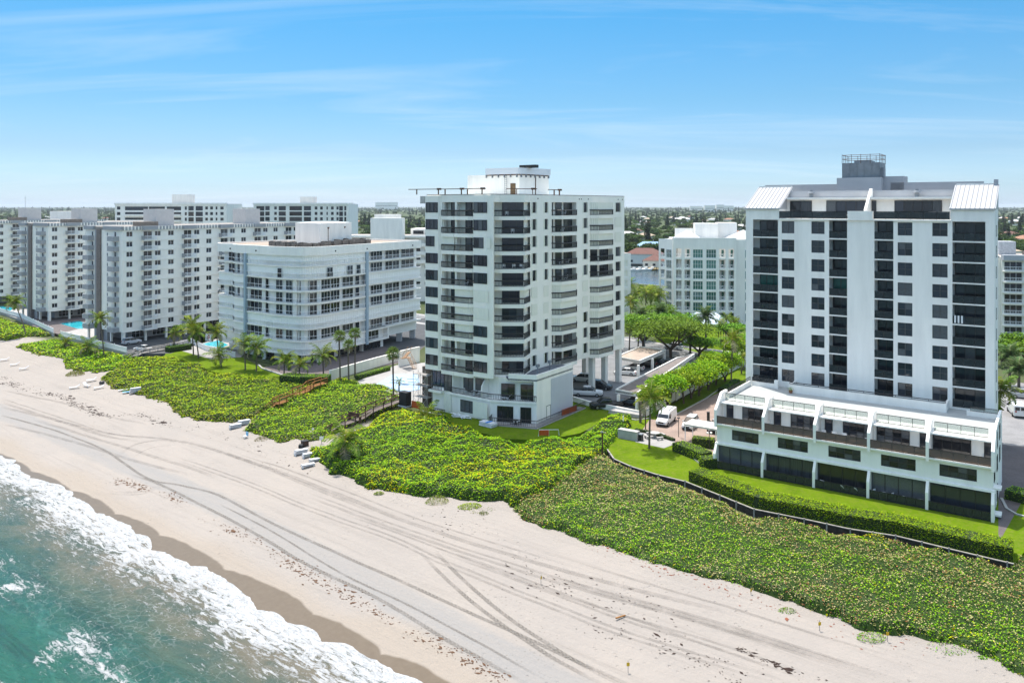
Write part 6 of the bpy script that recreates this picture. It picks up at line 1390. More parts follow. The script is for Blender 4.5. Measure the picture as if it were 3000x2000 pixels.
# ------------------------------------------------------------------ smaller things
WOODO = mat("new_orange_timber", (0.26, 0.115, 0.03), 0.8, 0.3, 2); WOODB = mat("dark_brown_timber", (0.085, 0.045, 0.03), 0.85, 0.35, 2); WOODG = mat("weathered_timber", (0.30, 0.28, 0.26), 0.9, 0.25, 2); BOARD = mat("grey_deck_board", (0.19, 0.155, 0.135), 0.9, 0.3, 2)
def lerp(a, b_, t_): return a+(b_-a)*t_
def boardwalk(pts, wd, label, wm, bm_, hand=1.0, name="boardwalk", steps=True):
    """pts: (x, y, z) of the deck centre line; cross boards, posts and two handrails"""
    x0, y0, z0 = pts[0]; r = thing(name, label, "boardwalk", (x0, y0, z0)); P = [Vector((x-x0, y-y0, z-z0)) for x, y, z in pts]
    pm = MB().box(-0.15, -wd/2, -0.05, 0.15, wd/2, 0.0).mesh("plank", bm_); pst = MB().box(-0.06, -0.06, -1.3, 0.06, 0.06, hand).mesh("post", wm)
    for i in range(len(P)-1):
        a, b_ = P[i], P[i+1]; d = b_-a; L_ = math.hypot(d.x, d.y); an = math.atan2(d.y, d.x); n_ = max(1, int(L_/0.36))
        for k in range(n_):
            q = a.lerp(b_, (k+0.5)/n_); obj("plank", pm, r, q, an)
        nx, ny = -d.y/L_, d.x/L_; kp = max(1, round(L_/2.0))
        for k in range(kp+(i == len(P)-2)):
            q = a.lerp(b_, k/kp)
            for s in (-1, 1): obj("post", pst, r, (q.x+nx*s*(wd/2+0.05), q.y+ny*s*(wd/2+0.05), q.z), an)
        for s in (-1, 1):
            o = Vector((nx*s*(wd/2+0.05), ny*s*(wd/2+0.05), 0))
            obj("handrail", MB().bar(a+o+Vector((0, 0, hand)), b_+o+Vector((0, 0, hand)), 0.13).mesh("handrail", wm), r); obj("side_rail", MB().bar(a+o+Vector((0, 0, hand*0.5)), b_+o+Vector((0, 0, hand*0.5)), 0.06).mesh("side_rail", wm), r)
    return r
def P3(px, py, z): x, y = gp(px, py, z); return (x, y, z)
boardwalk([P3(770,1210,-2.1), P3(808,1183,-0.4), P3(850,1168,-0.3), P3(868,1155,0.25), P3(898,1143,0.3), P3(910,1132,0.6), P3(950,1120,0.7)], 1.5, "new orange timber boardwalk with steps over the dune", WOODO, WOODO)
boardwalk([P3(952,1275,-2.3), P3(1000,1243,-0.2), P3(1060,1222,-0.1), P3(1082,1206,0.4), P3(1112,1193,0.5), P3(1160,1176,0.6), P3(1185,1170,0.3)], 1.6, "dark brown timber boardwalk beside the big palm", WOODB, BOARD)
boardwalk([P3(340,1072,-1.9), P3(372,1050,-0.9), P3(395,1042,0.1), P3(410,1034,0.25), P3(480,1022,0.3), P3(545,1008,0.3)], 1.5, "weathered grey timber stairs down to the beach", WOODG, WOODG, 0.9, "beach_stairs")
# bench on the dark boardwalk
bx, by, bz = P3(1040, 1226, 0.1); bn = thing("bench", "slatted timber bench built beside the dark boardwalk", "bench", (bx, by, bz), AF)
obj("seat", MB().box(-1.3, -0.25, 0.42, 1.3, 0.25, 0.5).mesh("seat", WOODB), bn); obj("backrest", MB().box(-1.3, -0.33, 0.55, 1.3, -0.27, 1.1).mesh("backrest", WOODB), bn)
for q in (-1.2, 1.2): obj("leg", cached("bleg", lambda: MB().box(-0.05, -0.25, -0.6, 0.05, 0.25, 0.42).mesh("leg", WOODB)), bn, (q, 0, 0))
# timber edge of the lawn: planks between posts
TIM = mat("retaining_timber", (0.045, 0.037, 0.03), 0.9, 0.35, 1.5); CAPM = mat("bleached_cap_timber", (0.33, 0.30, 0.27), 0.9, 0.25, 1.5)
rw = thing("retaining_wall", "curved timber retaining wall with pale cap and posts below the hedge and lawn", "retaining wall", (*RET[0], 0))
def resample(P, st):
    o = [P[0]]; acc = 0
    for i in range(len(P)-1):
        d = math.hypot(P[i+1][0]-P[i][0], P[i+1][1]-P[i][1]); n_ = max(1, round(d/st))
        o += [(lerp(P[i][0], P[i+1][0], k/n_), lerp(P[i][1], P[i+1][1], k/n_)) for k in range(1, n_+1)]
    return o
RS = resample(RET, 2.6)
plank2 = {}
for i in range(len(RS)-1):
    a, b_ = RS[i], RS[i+1]; d = math.hypot(b_[0]-a[0], b_[1]-a[1]); an = math.atan2(b_[1]-a[1], b_[0]-a[0]); k = round(d, 1)
    for z in (-0.98, -0.65, -0.32): obj("plank", cached(("rp", k), lambda: MB().box(0, -0.06, 0, d-0.02, -0.005, 0.31).mesh("plank", TIM)), rw, (a[0]-RET[0][0], a[1]-RET[0][1], z), an)
    obj("cap", cached(("rc", k), lambda: MB().box(0, -0.16, 0.03, d+0.02, 0.06, 0.10).mesh("cap", CAPM)), rw, (a[0]-RET[0][0], a[1]-RET[0][1], 0), an)
    obj("post", cached("rpost", lambda: MB().box(-0.07, -0.20, -1.3, 0.07, -0.062, 0.20).mesh("post", WOODG)), rw, (a[0]-RET[0][0], a[1]-RET[0][1], 0), an)
# white sea wall with fence on the left
sw_pts = resample([gp(*p) for p in ((-60,905),(0,916),(60,932),(157,978))], 6); 
def fence(pts, h0, h1, label, m_, name="fence", step=0.5):
    f_ = thing(name, label, "fence", (*pts[0], 0)); q = [(x-pts[0][0], y-pts[0][1]) for x, y in pts]
    obj("plinth", MB().strip(q, -1.6, h0, 0.22).mesh("plinth", CONC), f_)
    b = MB()
    for i in range(len(q)-1):
        a, c = q[i], q[i+1]; b.bar((*a, h1), (*c, h1), 0.07); b.bar((*a, h0+0.1), (*c, h0+0.1), 0.05); d = math.hypot(c[0]-a[0], c[1]-a[1]); n_ = max(1, int(d/0.16))
        for k in range(n_): x, y = lerp(a[0], c[0], k/n_), lerp(a[1], c[1], k/n_); b.box(x-0.025, y-0.025, h0, x+0.025, y+0.025, h1)
        obj("post", cached("fpost", lambda: MB().box(-0.06, -0.06, 0, 0.06, 0.06, 1.5).mesh("post", WHFR)), f_, (*a, h0))
    tag(obj("pickets", b.mesh("pickets", m_), f_), kind="stuff"); return f_
fence(sw_pts, 0.3, 1.5, "white picket fence on the seawall at the far left, up to the stair gap", WHFR)
fence(resample([gp(*p) for p in ((178,986),(240,1001),(300,1018),(372,1036))], 6), 0.3, 1.5, "white picket fence on the seawall beside the pool and car park", WHFR)
fence(resample([gp(*p) for p in ((500,1024),(560,1006),(600,1026),(690,1048))], 5), 0.1, 1.3, "white pool fence before the small pool", WHFR)
lb = thing("lifebuoy_stand", "white board with a red lifebuoy by the small pool", "lifebuoy", (*gp(612, 1000), 0), AF)
obj("board", MB().box(-1.6, 0, 0, 1.6, 0.1, 2.0).mesh("board", WHITE), lb); obj("lifebuoy", MB().tube([(0.35*math.cos(a*0.5236), -0.06, 1.2+0.35*math.sin(a*0.5236)) for a in range(13)], 0.08, 6).mesh("lifebuoy", mat("red_plastic", (0.55, 0.05, 0.03), 0.5)), lb)
def lowwall(pts, h, label, m_, th_=0.3, name="garden_wall", cap=None):
    w_ = thing(name, label, "wall", (*pts[0], 0)); q = [(x-pts[0][0], y-pts[0][1]) for x, y in pts]
    obj("wall", MB().strip(q, -0.3, h, th_).mesh("wall", m_), w_)
    obj("coping", MB().strip([(x, y) for x, y in offs(q, -0.05)], h, h+0.1, th_+0.1).mesh("coping", cap or m_), w_); return w_
lowwall([gp(968,1115), gp(1100,1076), gp(1165,1058)], 2.0, "long white wall between the dark drive and the covered pool", WHITE)
lowwall([gp(1170,1075), gp(1230,1060)], 3.4, "tall white wall behind the covered pool stairs", WHITE)
cwall = lowwall([gp(1956,1184), gp(2119,1101), gp(2185,1068)], 2.1, "cream boundary wall behind the row of clipped trees", CREAM)
for i in range(9): 
    a, b_ = gp(1956,1184), gp(2119,1101); t_ = i/8; obj("pier", cached("pier", lambda: MB().box(-0.22, -0.25, -0.1, 0.22, 0.22, 2.35).mesh("pier", CREAM)), cwall, (lerp(a[0], b_[0], t_)-a[0], lerp(a[1], b_[1], t_)-a[1], 0), 1.0)
lowwall([gp(1665,1172), gp(1725,1190), gp(1800,1205), gp(1890,1222), gp(1956,1186)], 0.8, "low white wall round the parking court", WHITE)
lowwall([gp(1810,1283), gp(1866,1293)], 1.3, "short grey stucco wall beside the picnic patio", mat("grey_render", (0.42, 0.41, 0.39), 0.9, 0.2, 0.8), 1.0)
bn_ = thing("litter_bin", "dark litter bin at the end of the short grey wall", "litter bin", (*gp(1876, 1290), 0), AR); obj("body", MB().box(-0.35, -0.35, 0, 0.35, 0.35, 0.95).mesh("body", DKFR), bn_); obj("lid", MB().box(-0.38, -0.38, 0.95, 0.38, 0.38, 1.05).mesh("lid", GREYM), bn_)
# carports
def carport(pts, z, label, cols, top):
    P = [gp(a, b_, z) for a, b_ in pts]; c = thing("carport", label, "carport", (*P[0], 0)); q = [(x-P[0][0], y-P[0][1]) for x, y in P]
    obj("roof", MB().prism(q, z-0.3, z+0.02).mesh("roof", top), c); obj("fascia", MB().strip(q+[q[0]], z-0.45, z+0.25, 0.2 if True else 0).mesh("fascia", WHITE), c)
    for a, b_ in cols:
        x, y = gp(a, b_, 0); obj("column", cached("cpcol", lambda: MB().box(-0.22, -0.22, 0, 0.22, 0.22, 2.4).mesh("column", WHITE)), c, (x-P[0][0], y-P[0][1], 0), AS)
    return c
carport([(1805,1046),(1874,1059),(1951,1026),(1876,1017)], 2.8, "flat white carport with a tan roof sheltering parked cars", [(1870,1103),(1911,1082),(1946,1062),(1806,1090)], TAN)
carport([(1803,1143),(1866,1154),(2036,1038),(1982,1050)], 2.8, "long low carport with a grey-brown roof behind the clipped trees", [(1812,1195),(1866,1205),(1920,1168),(1975,1130)], mat("brown_roof_felt", (0.19, 0.16, 0.145), 0.95, 0.2, 0.5))
# ---- vehicles
TYRE = mat("tyre", (0.015, 0.015, 0.016), 0.9); RIM = mat("alloy_rim", (0.35, 0.35, 0.36), 0.35, metal=0.7); CGL = mat("car_glass", (0.012, 0.016, 0.02), 0.04, spec=0.7); LAMP = mat("head_lamp", (0.7, 0.7, 0.68), 0.15); TAIL = mat("tail_lamp", (0.35, 0.02, 0.02), 0.25); BLKP = mat("black_plastic", (0.02, 0.02, 0.022), 0.6)
PAINT = {k: mat(k+"_car_paint", c, 0.25, spec=0.6) for k, c in dict(white=(0.70, 0.70, 0.69), black=(0.012, 0.012, 0.014), navy=(0.02, 0.028, 0.04), silver=(0.38, 0.39, 0.4), cover=(0.55, 0.55, 0.56)).items()}
def loft(st, m_, name, smooth=True):
    """stations (x, half width at sill, half width at shoulder, z bottom, z middle, z top, half width at top)"""
    V, F_ = [], []
    for x, w0, w1, z0, z1, z2, w2 in st: V += [(x, -w0, z0), (x, -w1, z1), (x, -w2*1.04, z2-0.06), (x, -w2*0.86, z2), (x, w2*0.86, z2), (x, w2*1.04, z2-0.06), (x, w1, z1), (x, w0, z0)]
    for i in range(len(st)-1): F_ += [(8*i+j, 8*i+8+j, 8*i+8+(j+1) % 8, 8*i+(j+1) % 8) for j in range(8)]
    F_ += [tuple(range(7, -1, -1)), tuple(range(8*len(st)-8, 8*len(st)))]
    return MB().add(V, F_).mesh(name, m_, smooth=False)
WHM = MB().tube([(0, -0.12, 0), (0, 0.12, 0)], 0.34, 14).mesh("tyre", TYRE); RMM = MB().tube([(0, -0.13, 0), (0, 0.13, 0)], 0.21, 10).mesh("rim", RIM)
KIND = {
 "sedan": dict(n="parked_car", body=[(-2.35,.62,.72,.38,.6,.78,.66),(-2.15,.80,.86,.24,.62,.95,.76),(-1.2,.84,.90,.2,.62,.98,.80),(0.5,.84,.90,.2,.62,.97,.80),(1.3,.84,.89,.2,.6,.90,.78),(2.05,.78,.84,.24,.52,.74,.70),(2.35,.58,.66,.36,.5,.6,.52)], cab=[(-1.95,.76,.76,.94,.95,.98,.70),(-1.15,.74,.70,.95,1.2,1.41,.56),(0.15,.74,.70,.95,1.2,1.44,.57),(1.15,.76,.76,.90,.92,.95,.70)], roof=(-1.05,0.1,.55,1.43), wx=(1.42,-1.40), wy=.80),
 "suv": dict(n="parked_car", body=[(-2.3,.74,.8,.45,.8,1.0,.74),(-2.2,.84,.9,.3,.75,1.1,.82),(-1.0,.86,.93,.28,.7,1.12,.84),(0.7,.86,.93,.28,.7,1.1,.84),(1.5,.86,.92,.28,.68,1.04,.80),(2.15,.80,.86,.32,.62,.9,.74),(2.32,.64,.74,.42,.6,.78,.62)], cab=[(-2.22,.8,.8,1.08,1.1,1.14,.74),(-1.9,.78,.74,1.08,1.4,1.68,.62),(0.3,.78,.74,1.08,1.4,1.72,.63),(1.2,.80,.8,1.04,1.06,1.1,.76)], roof=(-1.88,0.25,.63,1.71), wx=(1.42,-1.42), wy=.84),
 "van": dict(n="parked_van", body=[(-2.9,.88,.95,.42,1.0,2.05,.82),(-2.8,.92,.99,.32,1.0,2.15,.86),(0.9,.92,.99,.32,1.0,2.15,.86),(1.35,.92,.99,.32,.9,1.75,.84),(1.75,.92,.98,.32,.85,1.22,.86),(2.6,.86,.94,.36,.75,1.05,.80),(2.85,.76,.84,.45,.7,.92,.70)], cab=None, roof=None, wx=(1.95,-1.75), wy=.90),
 "pickup": dict(n="parked_pickup", body=[(-2.8,.8,.88,.5,.85,1.12,.84),(-2.7,.86,.95,.4,.8,1.15,.86),(-0.9,.88,.96,.38,.8,1.15,.86),(1.1,.88,.96,.38,.8,1.16,.86),(1.7,.88,.95,.38,.78,1.12,.84),(2.55,.84,.9,.42,.75,1.05,.80),(2.8,.72,.8,.5,.7,.92,.70)], cab=[(-1.0,.82,.82,1.12,1.15,1.2,.78),(-0.8,.8,.78,1.12,1.5,1.78,.66),(0.7,.8,.78,1.12,1.5,1.82,.66),(1.5,.82,.82,1.1,1.12,1.16,.78)], roof=(-0.78,0.65,.66,1.81), wx=(1.75,-1.75), wy=.86)}
def car(kind, paint, label, x, y, rz, z=0.05, cat="car", group=None):
    k = KIND[kind]; pm = PAINT[paint]; c = thing(k["n"], label, cat, (x, y, z), rz, group)
    obj("body", cached(("cb", kind, paint), lambda: loft(k["body"], pm, "body")), c)
    if k["cab"]:
        g = obj("glasshouse", cached(("cg", kind), lambda: loft(k["cab"], CGL, "glasshouse")), c)
        a, b_, w, zt = k["roof"]; obj("roof", cached(("crf", kind, paint), lambda: MB().box(a, -w*0.98, zt-0.03, b_, w*0.98, zt+0.03).mesh("roof", pm)), c)
        pl_ = k["cab"]; mid_ = (a+b_)/2
        for s in (-1, 1): obj("door_pillar", cached(("cp", kind, paint, s), lambda: MB().tube([(mid_, s*.79, pl_[0][3]), (mid_, s*w, zt)], 0.05, 4).mesh("door_pillar", pm)), c)
        for s in (-1, 1): obj("wing_mirror", cached(("wm", paint), lambda: MB().box(-0.1, -0.1, 0, 0.1, 0.1, 0.16).mesh("wing_mirror", pm)), c, (pl_[-1][0]-0.35, s*0.98, pl_[-1][3]+0.02))
    else:
        obj("windscreen", MB().add([(1.36,-.80,1.72),(1.36,.80,1.72),(1.78,.84,1.22),(1.78,-.84,1.22)], [(0,1,2,3)]).mesh("windscreen", CGL), c, (0.03, 0, 0.03))
        for s in (-1, 1): obj("side_window", MB().add([(0.45,s*.945,1.8),(1.2,s*.94,1.74),(1.5,s*.975,1.3),(0.45,s*.985,1.3)], [(0,1,2,3) if s < 0 else (3,2,1,0)]).mesh("side_window", CGL), c, (0, s*0.012, 0))
        for s in (-1, 1): obj("rear_window", MB().box(-2.93, s*0.42-0.34, 1.3, -2.90, s*0.42+0.34, 1.85).mesh("rear_window", CGL), c)
        for s in (-0.55, 0.55): obj("roof_bar", MB().box(-2.4, s-0.03, 2.15, 0.6, s+0.03, 2.26).mesh("roof_bar", GREYM), c)
        for s in (-1, 1): obj("wing_mirror", MB().box(1.3, s*1.0-0.02, 1.2, 1.45, s*1.2, 1.5).mesh("wing_mirror", BLKP), c)
    if kind == "pickup": obj("load_bed", MB().box(-2.65, -0.75, 1.13, -0.95, 0.75, 1.175).mesh("load_bed", BLKP), c)
    fx, rx = k["body"][-1][0], k["body"][0][0]; zl = k["body"][-1][5]
    obj("grille", cached(("gr_", kind), lambda: MB().box(fx-0.10, -0.42, zl-0.32, fx+0.02, 0.42, zl-0.06).mesh("grille", BLKP)), c); obj("bumper", cached(("bu", kind), lambda: MB().box(fx-0.2, -0.66, 0.28, fx+0.05, 0.66, 0.46).mesh("bumper", BLKP)), c)
    for s in (-1, 1):
        obj("headlight", cached(("hl", kind), lambda: MB().box(-0.22, -0.16, -0.08, 0.05, 0.16, 0.09).mesh("headlight", LAMP)), c, (fx-0.08, s*0.56, zl-0.10)); obj("tail_light", cached(("tl", kind), lambda: MB().box(-0.05, -0.12, -0.14, 0.12, 0.12, 0.14).mesh("tail_light", TAIL)), c, (rx+0.03, s*0.64, k["body"][0][4]+0.1))
        for wx in k["wx"]: 
            w = obj("wheel", WHM, c, (wx, s*k["wy"], 0.33)); obj("rim", RMM, w)
    return c
DH = math.atan2(-6.9, -3.7)
car("van", "white", "white work van with a roof rack parked by the picnic lawn", 25.2, 130.0, DH, cat="van")
car("suv", "white", "white parked car with raised body next to the work van", 28.6, 127.4, DH)
car("sedan", "navy", "dark blue car mostly hidden beside the white car", 33.0, 127.6, DH); car("suv", "silver", "pale car against the left end of the terraced houses", *gp(2100, 1262), DH)
hx = math.atan2(0.35, -0.94)
car("sedan", "white", "white car at the open end of the carport, nearest the pillar", *gp(1832, 1098), hx); car("sedan", "white", "second white car in the carport, behind the first", *gp(1856, 1084), hx); car("suv", "black", "black car in the middle of the carport", *gp(1892, 1076), hx); car("sedan", "black", "dark car at the right end of the carport", *gp(1925, 1068), hx)
car("pickup", "white", "white pickup under the cream tower, between columns", *gp(1722, 1160), hx+math.pi+0.2, cat="pickup"); car("suv", "black", "black parked car under the cream tower beside the white pickup", *gp(1758, 1140), hx+math.pi); car("suv", "white", "white car deep under the cream tower", *gp(1705, 1118), hx)
car("pickup", "black", "black pickup at the low wall beside the lawn", *gp(1775, 1196), hx+0.5, cat="pickup"); car("sedan", "black", "dark car under the end of the long low carport", *gp(1850, 1188), hx)
car("suv", "cover", "car under a pale grey fabric cover in the condominium car park", *gp(386, 1008), math.atan2(0.8, 0.6), cat="car"); car("sedan", "white", "white car in the open condominium car park", *gp(418, 1028), math.atan2(0.35, -0.94))
car("van", "white", "white van parked beside the tower at the right edge", *gp(2978, 1214), math.atan2(0.9, 0.35), cat="van"); car("sedan", "silver", "small pale car on the dark drive of the curved building", *gp(1170, 1048), hx)
for i, (v_, ln) in enumerate(((-60, 173.5), (-18, 173.5), (-30, 178.5), (-92, 178.5), (-118, 173.5))):
    x, y = cw(v_, ln); car(("sedan", "suv")[i % 2], ("white", "silver", "black", "white", "navy")[i], ["white car on the road behind the cream tower", "pale car on the road near the canopy", "black car on the road in the far lane", "white car on the road behind the curved building", "dark blue car on the road behind the curved building"][i], x, y, CANG+(math.pi if ln > 175 else 0), 0.02)
# ---- picnic table and lawn furniture
pt = thing("picnic_table", "octagonal white concrete picnic table with four curved benches", "picnic table", (*gp(1918, 1282), 0.05))
obj("table_top", MB().tube([(0, 0, 0.7), (0, 0, 0.78)], 0.85, 8).mesh("table_top", CONC), pt); obj("pedestal", MB().box(-0.18, -0.18, 0, 0.18, 0.18, 0.7).mesh("pedestal", CONC), pt)
for i in range(4):
    a = i*math.pi/2+0.4; b = obj("bench", cached("pbn", lambda: MB().box(-0.55, -0.17, 0.38, 0.55, 0.17, 0.46).mesh("bench", CONC)), pt, (1.45*math.cos(a), 1.45*math.sin(a), 0), a+math.pi/2)
    for s in (-0.38, 0.38): obj("leg", cached("pbl", lambda: MB().box(-0.07, -0.14, 0, 0.07, 0.14, 0.38).mesh("leg", CONC)), b, (s, 0, 0))
def post(px, py, h, label, m_, r_=0.09, name="post", top=None, cat="post"):
    p = thing(name, label, cat, (*gp(px, py), 0)); obj("shaft", MB().tube([(0, 0, -0.9), (0, 0, h)], r_, 7).mesh("shaft", m_), p)
    if top: top(p, h)
    return p
def ltop(p, h): obj("arm", MB().bar((-0.2, 0, h), (0.5, 0.05, h+0.02), 0.07).mesh("arm", GREYM), p); obj("lamp_head", MB().box(-0.28, -0.14, h+0.02, 0.12, 0.14, h+0.16).mesh("lamp_head", GREYM), p)
post(1765, 1335, 3.3, "brown lamp post where the lawn meets the dry scrub", WOODB, 0.1, "lamp_post", ltop, "lamp post")
def globe(p, h): 
    for s in (-0.25, 0.25): obj("globe", cached("glb", lambda: MB().tube([(0, 0, -0.16), (0, 0, -0.08), (0, 0, 0.08), (0, 0, 0.16)], [0.05, 0.17, 0.17, 0.05], 8).mesh("globe", WHITE)), p, (s, 0, h+0.1))
post(2078, 1316, 2.3, "short garden lamp with white globes behind the hedge block", DKFR, 0.05, "garden_lamp", globe, "garden lamp")
def dtop(p, h): obj("lamp_head", MB().tube([(0, 0, h), (0, 0, h+0.1)], 0.25, 8).mesh("lamp_head", DKFR), p)
post(1988, 1280, 2.9, "thin black lamp post in front of the white car", DKFR, 0.05, "garden_lamp", dtop, "garden lamp"); post(1891, 1258, 3.0, "dark post with white bands beside the work van", WOODB, 0.1)
post(1826, 1258, 2.2, "white shower post beside the short grey wall", WHITE, 0.1, "shower_post"); post(2075, 1266, 3.1, "dark square pillar with a lamp beside the pale car", DKFR, 0.24, "gate_pillar", dtop, "pillar"); post(1876, 1238, 3.6, "leaning cut palm trunk at the verge by the van", BARK, 0.22, "tree_stump", None, "tree stump")
tp = thing("tent_top", "pale flat tent top over the shed by the parked cars", "canopy", (*gp(2062, 1292), 0), AR); obj("top", MB().box(-2.6, -1.6, 2.35, 2.6, 1.8, 2.6).mesh("top", mat("canvas", (0.55, 0.53, 0.49), 0.8)), tp)
for a in (-2.4, 2.4):
    for b_ in (-1.4, 1.6): obj("pole", cached("tpole", lambda: MB().box(-0.05, -0.05, 0, 0.05, 0.05, 2.35).mesh("pole", WHFR)), tp, (a, b_, 0))
# ---- beach furniture
SLING = mat("white_sling", (0.62, 0.62, 0.63), 0.7); TOWEL = mat("blue_sling", (0.20, 0.42, 0.58), 0.8)
def lounger(px, py, rz, label, up=0.5, m_=None, z=0.0, at=None, group="beach loungers"):
    x, y = at if at else gt(px, py); zz = z+(float(th(vw(x, y)[1])) if not at else 0); m_ = m_ or SLING
    r = thing("beach_lounger", label, "lounger", (x, y, zz), rz, group)
    obj("seat", cached(("ls", m_.name), lambda: MB().box(-0.95, -0.33, 0.30, 0.35, 0.33, 0.36).mesh("seat", m_)), r)
    c, s = math.cos(up), math.sin(up); obj("backrest", cached(("lb", m_.name, up), lambda: MB().add([(0.35,-.33,.31),(0.35,.33,.31),(0.35+.75*c,.33,.31+.75*s),(0.35+.75*c,-.33,.31+.75*s),(0.35,-.33,.37),(0.35,.33,.37),(0.35+.75*c,.33,.37+.75*s),(0.35+.75*c,-.33,.37+.75*s)], [(0,3,2,1),(4,5,6,7),(0,1,5,4),(1,2,6,5),(2,3,7,6),(3,0,4,7)]).mesh("backrest", m_)), r)
    for a in (-0.85, 0.3):
        for b_ in (-0.3, 0.3): obj("leg", cached("lleg", lambda: MB().box(-0.035, -0.035, 0, 0.035, 0.035, 0.30).mesh("leg", WHFR)), r, (a, b_, 0))
    return r
for px_, py_, rz, lb_ in ((14,1056,0.5,"white lounger at the left picture edge on the sand"),(44,1070,0.5,"white lounger second from the left edge on the sand"),(70,1082,0.5,"white lounger third from the left edge, nearest the water"),(218,1138,0.5,"white lounger, leftmost of the four below the dune grass"),(254,1132,2.6,"white lounger turned the other way, among the four below the dune grass"),(268,1116,0.5,"white lounger, farthest back of the four below the dune grass")): lounger(px_, py_, rz, lb_, 0.6)
lounger(290, 1138, 0.5, "white lounger with a dark bag behind it, beside the dune grass", 0.6)
bg_ = thing("beach_bag", "dark bag and folded chair behind the white lounger", "beach bag", (*gt(298, 1124), -2.2), 0.5); obj("bag", MB().prism([(-0.5, -0.25), (0.5, -0.3), (0.55, 0.2), (-0.4, 0.3)], 0, 0.45).mesh("bag", PAINT["navy"]), bg_); obj("strap", MB().tube([(-0.4, 0, 0.4), (0, 0, 0.8), (0.4, 0, 0.4)], 0.05, 5).mesh("strap", BLKP), bg_)
lounger(355, 1136, 0.45, "pale blue lounger, the farther one tucked against the scrub", 0.1, TOWEL); lounger(362, 1146, 0.45, "flat white lounger between two pale blue ones", 0.1); lounger(374, 1152, 0.45, "pale blue lounger, the nearer one to the water", 0.1, TOWEL)
def stack(px, py, rz, label, n_=6):
    x, y = gt(px, py); r = thing("lounger_stack", label, "lounger stack", (x, y, float(th(vw(x, y)[1]))), rz, "stacks of loungers")
    for i in range(n_): obj("lounger", cached("stk", lambda: MB().box(-0.95, -0.33, 0, 0.95, 0.33, 0.07).box(-0.95, -0.35, 0.0, -0.85, 0.35, 0.10).mesh("lounger", SLING)), r, (0.03*i, 0, 0.22+i*0.105), 0.02*i)
    for a in (-0.8, 0.8): obj("leg", cached("stl", lambda: MB().box(-0.05, -0.33, 0, 0.05, 0.33, 0.22).mesh("leg", WHFR)), r, (a, 0, 0))
    return r
stack(394, 1152, 0.5, "upright white stack of loungers beside the blue ones", 9)
for px_, py_, lb_, n_ in ((688,1256,"long rack of stacked white chairs, seaward half",6),(712,1246,"long rack of stacked white chairs, landward half",7),(880,1332,"stack of white loungers nearest the litter bin",6),(904,1340,"stack of white loungers in the middle of the group by the palm",5),(924,1352,"low stack of white loungers tight against the scrub by the palm",3),(902,1368,"stack of white loungers lying nearest the water by the palm",3)): stack(px_, py_, 0.55, lb_, n_)
ch = thing("folding_chair", "folded white beach chair alone on the sand", "chair", (*gt(719, 1284), -2.45), 0.9); obj("seat", MB().box(-0.3, -0.3, 0.35, 0.3, 0.3, 0.42).mesh("seat", SLING), ch); obj("backrest", MB().box(0.28, -0.3, 0.4, 0.36, 0.3, 1.0).mesh("backrest", TOWEL), ch)
for a in (-0.26, 0.26):
    for b_ in (-0.26, 0.26): obj("leg", cached("chl", lambda: MB().box(-0.03, -0.03, 0, 0.03, 0.03, 0.36).mesh("leg", WHFR)), ch, (a, b_, 0))
lb2 = thing("litter_bin", "dark brown boxed litter bins on the beach at the boardwalk foot", "litter bin", (*gt(893, 1307), -2.35), 0.6); obj("box", MB().box(-0.5, -0.4, 0, 0.5, 0.4, 1.0).mesh("box", WOODB), lb2); obj("drum", MB().tube([(-0.9, -0.1, 0.36), (-0.45, -0.6, 0.36)], 0.36, 12).mesh("drum", BLKP), lb2); obj("lid", MB().box(-0.54, -0.44, 1.0, 0.54, 0.44, 1.08).mesh("lid", BLKP), lb2)
def bpost(px, py, h, label, brd=None, name="sign_post", m_=None, cat="sign"):
    x, y = gt(px, py); p = thing(name, label, cat, (x, y, float(th(vw(x, y)[1]))), 0.2); obj("post", MB().box(-0.04, -0.04, -0.3, 0.04, 0.04, h).mesh("post", m_ or WOODG), p)
    if brd: obj("board", MB().box(-brd[0]/2, -0.07, h-brd[1], brd[0]/2, -0.042, h).mesh("board", brd[2]), p)
bpost(917, 1290, 2.0, "grey post with a small box at the boardwalk foot", (0.3, 0.3, WHITE)); bpost(942, 1300, 1.2, "small white sign board in the scrub by the boardwalk", (0.65, 0.55, WHITE))
YEL = mat("yellow_marker", (0.62, 0.38, 0.01), 0.6)
for i, (px_, py_) in enumerate(((1754,1585),(2000,1652),(2200,1745),(2401,1845),(2553,1830),(2793,1862),(2600,1875),(1585,1708),(1840,1965),(1918,1650),(1232,1450))):
    x, y = gt(px_, py_); p = thing("marker_stake", "thin wooden stake with a yellow tag stuck in the sand", "marker stake", (x, y, float(th(vw(x, y)[1]))), random.random(), "yellow tagged marker stakes")
    obj("stake", cached("stk_", lambda: MB().box(-0.02, -0.02, -0.3, 0.02, 0.02, 0.9).mesh("stake", WOODG)), p); obj("tag", cached("tag_", lambda: MB().box(-0.13, -0.035, 0.45, 0.13, -0.022, 0.75).mesh("tag", YEL)), p)
x, y = gt(1818, 1808); dw_ = thing("driftwood", "short orange-brown plank lying on the open sand", "driftwood", (x, y, float(th(vw(x, y)[1]))+0.05), 0.5); obj("plank", MB().box(-0.55, -0.07, 0, 0.55, 0.07, 0.08).mesh("plank", WOODO), dw_)
